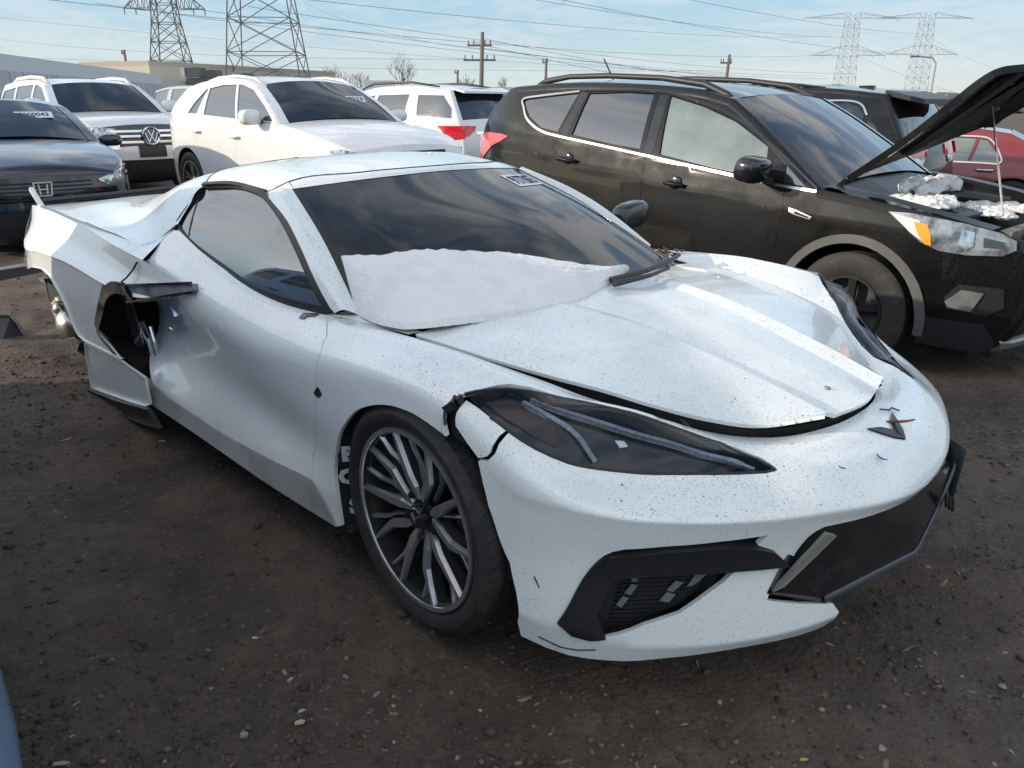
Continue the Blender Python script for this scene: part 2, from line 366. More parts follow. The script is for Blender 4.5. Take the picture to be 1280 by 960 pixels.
# ---------------------------------------------------------------- lofted surfaces (numpy)
def _herm(U, Y, u):
    """non-uniform cubic through knots U with values Y[k,...] at u[]"""
    U = np.asarray(U, float); Y = np.asarray(Y, float); u = np.clip(np.asarray(u, float), U[0], U[-1])
    h = np.diff(U); sh = (len(h),) + (1,) * (Y.ndim - 1)
    d = np.diff(Y, axis=0) / h.reshape(sh)
    m = np.empty_like(Y)
    m[0] = d[0]; m[-1] = d[-1]
    if len(U) > 2:
        w0 = h[1:].reshape((-1,) + (1,) * (Y.ndim - 1)); w1 = h[:-1].reshape((-1,) + (1,) * (Y.ndim - 1))
        m[1:-1] = (d[:-1] * w0 + d[1:] * w1) / (w0 + w1)
    k = np.clip(np.searchsorted(U, u, side='right') - 1, 0, len(h) - 1)
    t = ((u - U[k]) / h[k]).reshape((-1,) + (1,) * (Y.ndim - 1)); hk = h[k].reshape(t.shape)
    t2 = t * t; t3 = t2 * t
    return (2*t3-3*t2+1)*Y[k] + (t3-2*t2+t)*hk*m[k] + (-2*t3+3*t2)*Y[k+1] + (t3-t2)*hk*m[k+1]

class Loft:
    def __init__(s, U, V, net, vscale=.12, umax=None):
        s.U = np.array(U, float); s.V = np.array(V, float); s.N = np.array(net, float)   # net[row][station] = xyz
        s.vs = vscale; s.u0 = s.U[0]; s.u1 = s.U[-1] if umax is None else umax
        s.cu, s.cv = np.meshgrid(np.linspace(s.u0, s.u1, 220), np.linspace(s.V[0], s.V[-1], 90), indexing='ij')
        s.G = s.ev(s.cu.ravel(), s.cv.ravel())
    def ev(s, u, v):
        u = np.atleast_1d(u).astype(float); v = np.atleast_1d(v).astype(float)
        C = _herm(s.U, np.swapaxes(s.N, 0, 1), u)              # n,rows,3
        C = np.swapaxes(C, 0, 1)                                # rows,n,3
        V = s.V; h = np.diff(V); d = np.diff(C, axis=0) / h[:, None, None]
        m = np.empty_like(C); m[0] = d[0]; m[-1] = d[-1]
        if len(V) > 2:
            m[1:-1] = (d[:-1]*h[1:, None, None] + d[1:]*h[:-1, None, None]) / (h[1:]+h[:-1])[:, None, None]
        v = np.clip(v, V[0], V[-1]); k = np.clip(np.searchsorted(V, v, side='right')-1, 0, len(h)-1); n = np.arange(len(v))
        t = ((v-V[k])/h[k])[:, None]; hk = h[k][:, None]; t2 = t*t; t3 = t2*t
        return (2*t3-3*t2+1)*C[k, n] + (t3-2*t2+t)*hk*m[k, n] + (-2*t3+3*t2)*C[k+1, n] + (t3-t2)*hk*m[k+1, n]
    def nrm(s, u, v, e=2e-3):
        u = np.atleast_1d(u).astype(float); v = np.atleast_1d(v).astype(float)
        u0 = np.clip(u-e, s.U[0], s.U[-1]); u1 = np.clip(u+e, s.U[0], s.U[-1]); ev = e/s.vs
        v0 = np.clip(v-ev, s.V[0], s.V[-1]); v1 = np.clip(v+ev, s.V[0], s.V[-1])
        a = s.ev(u1, v)-s.ev(u0, v); b = s.ev(u, v1)-s.ev(u, v0)
        c = np.cross(a, b); return c/np.maximum(np.linalg.norm(c, axis=1), 1e-12)[:, None]
    def inv(s, P):
        out = []
        for p in np.atleast_2d(P):
            i = int(np.argmin(((s.G-p)**2).sum(1))); u, v = s.cu.ravel()[i], s.cv.ravel()[i]
            for _ in range(6):
                q = s.ev(u, v)[0]; du = (s.ev(u+1e-4, v)[0]-q)/1e-4; dv = (s.ev(u, v+1e-3)[0]-q)/1e-3
                A = np.array([[du@du, du@dv], [du@dv, dv@dv]])+np.eye(2)*1e-9; r = p-q
                st = np.linalg.solve(A, [du@r, dv@r]); u = min(max(u+np.clip(st[0], -.05, .05), s.u0), s.u1); v = min(max(v+np.clip(st[1], -.3, .3), s.V[0]), s.V[-1])
            out.append((u, v))
        return np.array(out)

# ---------------------------------------------------------------- sports car: body side + nose wrap (car frame, right side, |y|)
FX = [-2.15, -1.95, -1.7, -1.4, -1.1, -.8, -.5, -.25, 0, .15, .27]
NY = [.91, .87, .8, .7, .55, .4, .2, 0]
BU = FX + [.27 + .935 - y for y in NY]
def _row(fy, fz, nose):
    r = [(x, y, z) for x, y, z in zip(FX, fy, fz)] + list(nose)
    r += [(r[-2][0], -r[-2][1], r[-2][2]), (r[-3][0], -r[-3][1], r[-3][2])]
    return r
_per = [.36, .455, .565, .67, .785, .86, .928, .944]
BROWS = [
 _row([.70,.735,.755,.79,.80,.785,.745,.712,.69,.662,.635],[.985,.955,.92,.86,.803,.766,.757,.735,.722,.703,.683],
      [(.31,.62,.672),(.35,.597,.66),(.416,.548,.634),(.499,.462,.596),(.585,.365,.563),(.665,.285,.556),(.735,.15,.562),(.755,0,.565)]),
 _row([.78,.81,.82,.845,.85,.845,.83,.815,.81,.80,.775],[.92,.90,.875,.835,.79,.757,.752,.768,.772,.756,.728],
      [(.325,.735,.703),(.37,.69,.688),(.44,.60,.655),(.53,.515,.612),(.62,.44,.577),(.70,.35,.562),(.79,.17,.553),(.815,0,.55)]),
 _row([.86,.885,.885,.89,.893,.893,.893,.90,.912,.912,.90],[.835,.82,.80,.775,.745,.715,.71,.725,.735,.73,.70],
      [(.31,.89,.675),(.36,.86,.637),(.43,.785,.585),(.52,.693,.557),(.64,.56,.548),(.75,.42,.543),(.845,.2,.525),(.878,0,.517)]),
 _row([.755,.80,.835,.885,.912,.922,.922,.93,.94,.945,.938],[.61,.62,.62,.64,.645,.62,.62,.635,.65,.645,.60],
      [(_per[i],NY[i],z) for i,z in enumerate([.535,.515,.497,.485,.473,.46,.437,.415])]),
 _row([.72,.77,.81,.865,.893,.908,.917,.93,.945,.945,.935],[.52,.53,.53,.55,.55,.53,.51,.52,.53,.54,.52],
      [(_per[i]-.014,NY[i],z) for i,z in enumerate([.50,.475,.452,.441,.43,.42,.405,.39])]),
 _row([.77,.82,.85,.872,.88,.885,.90,.925,.945,.945,.93],[.40,.40,.40,.41,.40,.38,.37,.37,.37,.37,.37],
      [(_per[i]-.03,NY[i],z) for i,z in enumerate([.36,.355,.35,.345,.335,.32,.30,.29])]),
 _row([.92,.925,.925,.925,.925,.925,.918,.92,.93,.93,.93],[.31,.30,.285,.265,.25,.25,.25,.245,.245,.245,.245],
      [(.365,.91,.215),(.458,.87,.20),(.565,.80,.172),(.668,.70,.16),(.778,.55,.155),(.85,.40,.15),(.9,.20,.14),(.91,0,.135)]),
 _row([.94,.94,.94,.94,.94,.935,.92,.92,.92,.92,.92],[.19,.19,.19,.185,.175,.16,.145,.15,.16,.17,.175],
      [(.35,.90,.145),(.445,.86,.12),(.552,.79,.112),(.655,.69,.120),(.765,.54,.126),(.83,.39,.112),(.87,.195,.095),(.88,0,.09)]),
]
def _mid(a, b, bul):
    out = []
    for i, (p, q) in enumerate(zip(a, b)):
        k = np.interp(i, [9, 10, 11, 12, 13, 14, 15, 16, 17], [0, .2, .7, 1, 1, 1, .6, .15, 0])*bul
        out.append((.5*p[0]+.5*q[0]+.55*k, .5*p[1]+.5*q[1]+.35*k, .5*p[2]+.5*q[2]+.75*k))
    return out
BROWS.insert(2, _mid(BROWS[1], BROWS[2], .034))
def _near(a, b, t, k=0.):
    return [(p[0]*(1-t)+q[0]*t, p[1]*(1-t)+q[1]*t, p[2]*(1-t)+q[2]*t) for p, q in zip(a, b)]
BROWS[7:8] = [_near(BROWS[7], BROWS[6], .12), BROWS[7], _near(BROWS[7], BROWS[8], .16)]
BROWS[4:5] = [BROWS[4], _near(BROWS[4], BROWS[5], .14)]
BODY = Loft(BU + [1.405, 1.605], [0, .7, 1.05, 1.4, 2.3, 2.4, 3, 4, 4.88, 5, 5.096, 5.6], BROWS, .13, 1.205)

# hood: edge, outer field, ridge, valley, centre
_hx = [0, .12, .3, .5, .68, .8, .9, 1.0]
_E = [(-.23,.705,.744),(-.02,.69,.732),(.19,.637,.707),(.345,.572,.682),(.46,.505,.650),(.545,.425,.618),(.64,.33,.597),(.738,.185,.606)]
_R = [(-.19,.275,.778),(-.03,.255,.772),(.19,.230,.750),(.36,.213,.717),(.50,.201,.681),(.59,.194,.657),(.66,.187,.636),(.740,.179,.612)]
_M = [(a[0]*.5+b[0]*.5, a[1]*.45+b[1]*.55, a[2]*.48+b[2]*.52+.003) for a, b in zip(_E, _R)]
_Vv = [(-.18,.235,.776),(-.02,.205,.764),(.20,.178,.735),(.37,.160,.699),(.51,.148,.661),(.60,.142,.637),(.67,.137,.616),(.745,.132,.594)]
_C = [(-.13,0,.782),(.04,0,.764),(.21,0,.738),(.38,0,.702),(.52,0,.666),(.605,0,.643),(.675,0,.622),(.768,0,.598)]
HOOD_A = Loft(_hx, [0, 1, 2], [_E, _M, _R], .17)
HOOD_B = Loft(_hx, [0, .5], [_R, _Vv], .1)
HOOD_C = Loft(_hx, [0, 1, 2], [_Vv, _C, [(a, -b, c) for a, b, c in _Vv]], .3)
# windshield (half): from pillar edge to centre line
_wt = [(-1.078,.568,1.088),(-1.02,.44,1.10),(-.97,.27,1.111),(-.945,0,1.118)]
_wb = [(-.47,.735,.765),(-.25,.60,.757),(-.14,.30,.757),(-.10,0,.762)]
_wm = [tuple(.5*np.array(a)+.5*np.array(b)+np.array([.012, .004 if a[1] else 0, .022])) for a, b in zip(_wt, _wb)]
def _gh(r, n=1): return list(r)+[(r[-2-k][0], -r[-2-k][1], r[-2-k][2]) for k in range(n)]
WS = Loft([0, .15, .42, .7, .98], [0, 1, 2], [_gh(_wt), _gh(_wm), _gh(_wb)], .45, .7)
# side glass plane
def _gy(x, z):
    d = z-.78
    return .805-.3*d-1.25*d*d-.05*max(0, (x+.95)/.5)**1.5
_gx = [-2.0, -1.75, -1.5, -1.2, -.95, -.8, -.65, -.5, -.4]; _gz = [.72, .8, .88, .96, 1.02, 1.08, 1.13]
GL = Loft(_gx, _gz, [[(x, _gy(x, z), z) for x in _gx] for z in _gz], 1.0)
# roof (half)
_rf = [(-1.235,.585,1.068),(-1.165,.535,1.106),(-1.05,.31,1.130),(-.995,0,1.137)]
_rm = [(-1.46,.605,1.088),(-1.45,.55,1.132),(-1.42,.31,1.166),(-1.40,0,1.174)]
_rr = [(-1.683,.622,1.075),(-1.72,.57,1.11),(-1.76,.32,1.145),(-1.78,0,1.155)]
ROOF = Loft([0, .08, .32, .62, .92], [0, 1, 2], [_gh(_rf), _gh(_rm), _gh(_rr)], .4, .62)
HEAD = None
# rear deck (half): from seam D over hollow M to buttress ridge I to centre
_dx = [0, .2, .6, 1.2, 1.75]
_D = [(-1.70,.748,.93),(-1.86,.80,.845),(-2.32,.80,.845),(-2.9,.79,.872),(-3.47,.78,.893)]
_H = [(-1.69,.69,1.005),(-1.93,.71,.92),(-2.36,.68,.875),(-2.9,.64,.872),(-3.47,.62,.89)]
_I = [(-1.683,.622,1.075),(-1.96,.585,1.062),(-2.42,.51,.99),(-2.9,.45,.915),(-3.47,.42,.895)]
_K = [(-1.76,.32,1.145),(-2.02,.30,1.118),(-2.45,.28,1.02),(-2.9,.26,.93),(-3.47,.25,.90)]
_L = [(-1.78,0,1.155),(-2.04,0,1.128),(-2.46,0,1.03),(-2.9,0,.935),(-3.47,0,.90)]
DECK = Loft(_dx, [0, 1, 2, 3, 4, 5], [_D, _H, _I, _K, _L, [(a, -b, c) for a, b, c in _K]], .25)
# rear quarter
_qx = [0, .3, .75, 1.3, 1.62, 1.72]
_C0 = [(-1.70,.748,.93),(-1.86,.80,.845),(-2.32,.80,.845),(-2.9,.79,.872),(-3.3,.785,.886),(-3.47,.78,.893)]
_C1 = [(-1.70,.905,.812),(-2.03,.893,.833),(-2.47,.865,.866),(-3.02,.845,.895),(-3.34,.835,.90),(-3.47,.825,.898)]
QA = Loft(_qx, [0, 1], [_C0, _C1], .1)
_K1 = [(-1.70,.955,.672),(-1.95,.965,.676),(-2.50,.957,.708),(-3.0,.95,.705),(-3.33,.938,.70),(-3.45,.905,.72)]
_qxb = [-.28]+_qx; _C1b = [(-1.42,.893,.778)]+_C1; _K1b = [(-1.36,.904,.708)]+_K1
_Km = [tuple(.5*np.array(a)+.5*np.array(b)+np.array([0,-.012,-.006])) for a, b in zip(_C1b, _K1b)]
_Km[0] = (-1.39, .902, .745)
QB = Loft(_qxb, [0, .5, 1], [_C1b, _Km, _K1b], .2)
_qz = [(.955,.68),(.965,.55),(.968,.40),(.966,.3),(.96,.2),(.95,.06)]
_qsx = [-1.6,-1.95,-2.5,-3.0,-3.3,-3.45]; _qdy = [-.012,0,-.004,-.012,-.024,-.055]
QC = Loft([0,.35,.9,1.4,1.7,1.85], [0,1,2,3,4,5], [[(x, y+d, (k[2] if j==0 else z)) for x, d, k in zip(_qsx,_qdy,_K1)] for j,(y,z) in enumerate(_qz)], .12)

# ---------------------------------------------------------------- ground
def _noise2(x, y, seed, octs):
    """cheap value noise on arrays"""
    out = np.zeros_like(x)
    for k, (fr, am) in enumerate(octs):
        g = np.random.default_rng(seed+k).random((257, 257)); xx = x*fr+1000.5; yy = y*fr+1000.5
        xi = np.floor(xx).astype(int); yi = np.floor(yy).astype(int); fx = xx-xi; fy = yy-yi; fx = fx*fx*(3-2*fx); fy = fy*fy*(3-2*fy); xi %= 256; yi %= 256
        out += am*((g[xi, yi]*(1-fx)+g[xi+1, yi]*fx)*(1-fy)+(g[xi, yi+1]*(1-fx)+g[xi+1, yi+1]*fx)*fy-.5)
    return out
def gheight(x, y):
    x = np.asarray(x, float); y = np.asarray(y, float)
    d = np.hypot(x-.3, y-2)
    f = np.clip(1.6-d/14, .15, 1)
    return -.30*np.exp(-(((x-6)/3.2)**2+((y-12)/2.6)**2))-.11*np.exp(-(((x-2.3)/1.9)**2+((y-5.4)/1.9)**2))+f*(-.022*(np.exp(-((x*.62+y*.78-1.75)/.10)**2)+np.exp(-((x*.62+y*.78-.35)/.12)**2)))+f*_noise2(x, y, 3, [(.55, .06), (1.4, .05), (3.3, .028), (8, .016), (19, .010), (43, .007)])-.006
def build_ground():
    m = mat('muddy_gravel', (.05, .04, .034), .9); t = m.node_tree; p = t.nodes['Principled BSDF']; c = nn(t, 'ShaderNodeTexCoord')
    def noise(s, d=8., r=.65): 
        n = nn(t, 'ShaderNodeTexNoise', Scale=s, Detail=d, Roughness=r); t.links.new(c.outputs['Object'], n.inputs['Vector']); return n.outputs[0]
    def rng(a, lo, hi, x=0., y=1.):
        r = nn(t, 'ShaderNodeMapRange'); t.links.new(a, r.inputs['Value']); r.inputs['From Min'].default_value = lo; r.inputs['From Max'].default_value = hi; r.inputs['To Min'].default_value = x; r.inputs['To Max'].default_value = y; return r.outputs[0]
    def mixc(f, a, b):
        x = nn(t, 'ShaderNodeMix', data_type='RGBA'); t.links.new(f, x.inputs['Factor'])
        for k, v in ((6, a), (7, b)):
            if isinstance(v, tuple): x.inputs[k].default_value = (*v, 1)
            else: t.links.new(v, x.inputs[k])
        return x.outputs[2]
    a = mixc(rng(noise(.55), .35, .68), (.066, .050, .040), (.120, .084, .060))
    a = mixc(rng(noise(3.4), .45, .75), a, (.15, .108, .078))
    a = mixc(rng(noise(28), .50, .80), a, (.17, .125, .09))
    a = mixc(rng(noise(1.3), .48, .66, 0, .8), a, (.030, .023, .019))
    v = nn(t, 'ShaderNodeTexVoronoi', Scale=70.); t.links.new(c.outputs['Object'], v.inputs['Vector'])
    cs = nn(t, 'ShaderNodeSeparateColor'); t.links.new(v.outputs['Color'], cs.inputs[0])
    a = mixc(rng(cs.outputs[0], .95, 1.0, 0, .5), a, (.19, .15, .115))
    t.links.new(a, p.inputs['Base Color'])
    t.links.new(rng(noise(1.1), .35, .65, .65, 1.0), p.inputs['Roughness'])
    b1 = nn(t, 'ShaderNodeBump', Strength=.9, Distance=.02); t.links.new(noise(24, 10., .75), b1.inputs['Height'])
    b2 = nn(t, 'ShaderNodeBump', Strength=.6, Distance=.008); t.links.new(v.outputs['Distance'], b2.inputs['Height']); b2.invert = True; t.links.new(b1.outputs[0], b2.inputs['Normal'])
    t.links.new(b2.outputs[0], p.inputs['Normal'])
    # one sheet: fine near the camera, stretching out to the horizon
    def axis(c0, r0, s, far):
        k = [0.]; st = s
        while k[-1] < far: 
            if k[-1] > r0: st *= 1.22
            k.append(k[-1]+st)
        k = np.array(k); return np.concatenate([c0-k[:0:-1], c0+k])
    gx = axis(.4, 4.2, .028, 900); gy = axis(3.2, 3.6, .028, 900)
    X, Y = np.meshgrid(gx, gy); X = X.ravel(); Y = Y.ravel(); Z = gheight(X, Y)
    n1, n2 = len(gx), len(gy); i = np.arange(n1-1); j = np.arange(n2-1); I, J = np.meshgrid(i, j); I = I.ravel(); J = J.ravel()
    F = np.stack([J*n1+I, J*n1+I+1, (J+1)*n1+I+1, (J+1)*n1+I], 1)
    me = bpy.data.meshes.new('ground'); me.vertices.add(len(X)); me.vertices.foreach_set('co', np.stack([X, Y, Z], 1).ravel().astype(np.float32))
    me.loops.add(F.size); me.loops.foreach_set('vertex_index', F.ravel().astype(np.int32)); me.polygons.add(len(F)); me.polygons.foreach_set('loop_start', np.arange(len(F))*4); me.polygons.foreach_set('loop_total', np.full(len(F), 4))
    me.update(calc_edges=True); me.validate()
    o = link('ground', me, m, None, True); tag(o, kind='structure', label='dark muddy gravel ground of the yard')
GROUND = build_ground()
# loose gravel: real pebbles, denser in patches
def build_gravel(n=21000, name='gravel', lo=.0026, hi=.0062, ramp=None, label='', seed=40, flat=(.35, .8), stretch=(.8, 1.5)):
    base = MB().ball((0, 0, 0), 1, 6, 4); bv = np.array(base.V); tri = []
    for f in base.F: tri += [(f[0], f[i], f[i+1]) for i in range(1, len(f)-1)]
    tri = np.array(tri)
    pos = []
    while len(pos) < n:
        k = 8000; r = .9+10.5*nprng.random(k)**1.7; a = nprng.uniform(-.95, .95, k); x = r*np.sin(a); y = r*np.cos(a)
        d = _noise2(x, y, seed, [(.7, 1.2), (2.2, .8)])+.45
        ok = nprng.random(k) < np.clip(d*1.1, .05, 1)
        pos += list(np.stack([x, y], 1)[ok])
    pos = np.array(pos[:n]); s = lo+hi*nprng.random(n)**3.2+.012*(nprng.random(n) > .99)*nprng.random(n)*(lo < .003)
    z = gheight(pos[:, 0], pos[:, 1])
    a = nprng.uniform(0, 6.28, n); ca, sa = np.cos(a), np.sin(a); sx = s*nprng.uniform(*stretch, n); sy = s*nprng.uniform(.6, 1.1, n); sz = s*nprng.uniform(*flat, n)
    jit = 1+(.35 if name == 'gravel' else .75)*(nprng.random((n, len(bv), 1))-.5)
    P = bv[None]*jit; px = P[..., 0]*sx[:, None]; py = P[..., 1]*sy[:, None]; pz = P[..., 2]*sz[:, None]
    V = np.stack([px*ca[:, None]-py*sa[:, None]+pos[:, :1], px*sa[:, None]+py*ca[:, None]+pos[:, 1:2], pz+(z+sz*.35)[:, None]], 2).reshape(-1, 3)
    F = (tri[None]+(np.arange(n)*len(bv))[:, None, None]).reshape(-1, 3)
    me = bpy.data.meshes.new(name); me.vertices.add(len(V)); me.vertices.foreach_set('co', V.ravel().astype(np.float32))
    me.loops.add(F.size); me.loops.foreach_set('vertex_index', F.ravel().astype(np.int32)); me.polygons.add(len(F)); me.polygons.foreach_set('loop_start', np.arange(len(F))*3); me.polygons.foreach_set('loop_total', np.full(len(F), 3))
    m = mat(name+'_stone', (.08, .068, .056), .85); t = m.node_tree; p = t.nodes['Principled BSDF']
    g = nn(t, 'ShaderNodeNewGeometry'); rp = nn(t, 'ShaderNodeValToRGB'); t.links.new(g.outputs['Random Per Island'], rp.inputs[0]); t.links.new(rp.outputs[0], p.inputs['Base Color'])
    el = rp.color_ramp.elements; el[0].color = (*ramp[0][1], 1); el[1].color = (*ramp[-1][1], 1)
    for q, c in ramp[1:-1]: e = el.new(q); e.color = (*c, 1)
    me.update(calc_edges=True); o = link(name, me, m, None, name == 'gravel'); tag(o, label, name.replace('_', ' '), kind='stuff')
build_gravel(24000, 'gravel', .0024, .0066, [(0, (.045, .033, .025)), (.5, (.075, .055, .041)), (.82, (.12, .09, .066)), (.95, (.19, .15, .12)), (1, (.30, .265, .22))], 'loose grey and brown pebbles scattered over the muddy ground')
build_gravel(5000, 'dirt_clods', .004, .011, [(0, (.040, .029, .022)), (.5, (.060, .043, .032)), (1, (.085, .060, .043))], 'crumbs and clods of brown dirt on the ground', 61, (.25, .6))
build_gravel(600, 'litter', .004, .006, [(0, (.10, .07, .04)), (.5, (.22, .16, .10)), (1, (.36, .29, .20))], 'bits of straw, bark and dry leaf litter on the dirt', 77, (.12, .25), (1.5, 4.))

# ---------------------------------------------------------------- the damaged white sports car
M_WHITE = dirty_paint('white_paint', (.84, .875, .86), .24, specks=.12, film=.28, coat=.6)
M_BLACK = mat('black_plastic', (.018, .018, .02), .42, bump=(90, .15, .002))
M_GLOSSB = mat('gloss_black', (.012, .012, .014), .12, coat=.6)
M_RUBBER = mat('tyre_rubber', (.022, .021, .021), .72, var=(14, (.07, .06, .05), .5, .8), bump=(60, .25, .002))
M_GLASS_D = mat('dark_glass', (.006, .007, .008), .03, spec=.9, ior=1.62)
M_GLASS_S = mat('mirror_tint_glass', (.008, .009, .010), .03, spec=1., ior=1.95)
M_SEAL = mat('window_seal', (.012, .012, .012), .5)
M_DARK = mat('dark_inside', (.012, .012, .012), .8)
M_LINER = mat('wheel_liner', (.016, .016, .017), .85, bump=(40, .4, .01))
M_CHROME = mat('bright_metal', (.75, .75, .76), .14, 1.)
M_ALU = mat('cast_aluminium', (.55, .55, .54), .36, 1., bump=(30, .3, .004), var=(6, (.25, .22, .18), .45, .7))
M_RIM_FACE = mat('machined_rim', (.60, .61, .62), .3, .85, var=(9, (.38, .38, .38), .5, .75))
M_RIM = mat('grey_rim', (.045, .048, .052), .34, .6, coat=.3, var=(8, (.12, .11, .10), .45, .75))
M_SNOW = mat('snow', (.88, .88, .87), .75, bump=(55, .8, .014), var=(7, (.76, .755, .74), .45, .75, 10.))
M_LEAF = mat('dead_leaf', (.16, .06, .025), .8, var=(20, (.07, .03, .015), .4, .6))
M_LENS = mat('headlamp_lens', (1, 1, 1), .02, ior=1.45, alpha=1., trans=1.)
CAR = empty('sports_car', 'damaged white sports car with snow on its windscreen and crooked hood', 'sports car', (.4037, 2.4312, .001), (math.radians(.417), math.radians(-1.147), math.radians(-45.351)))

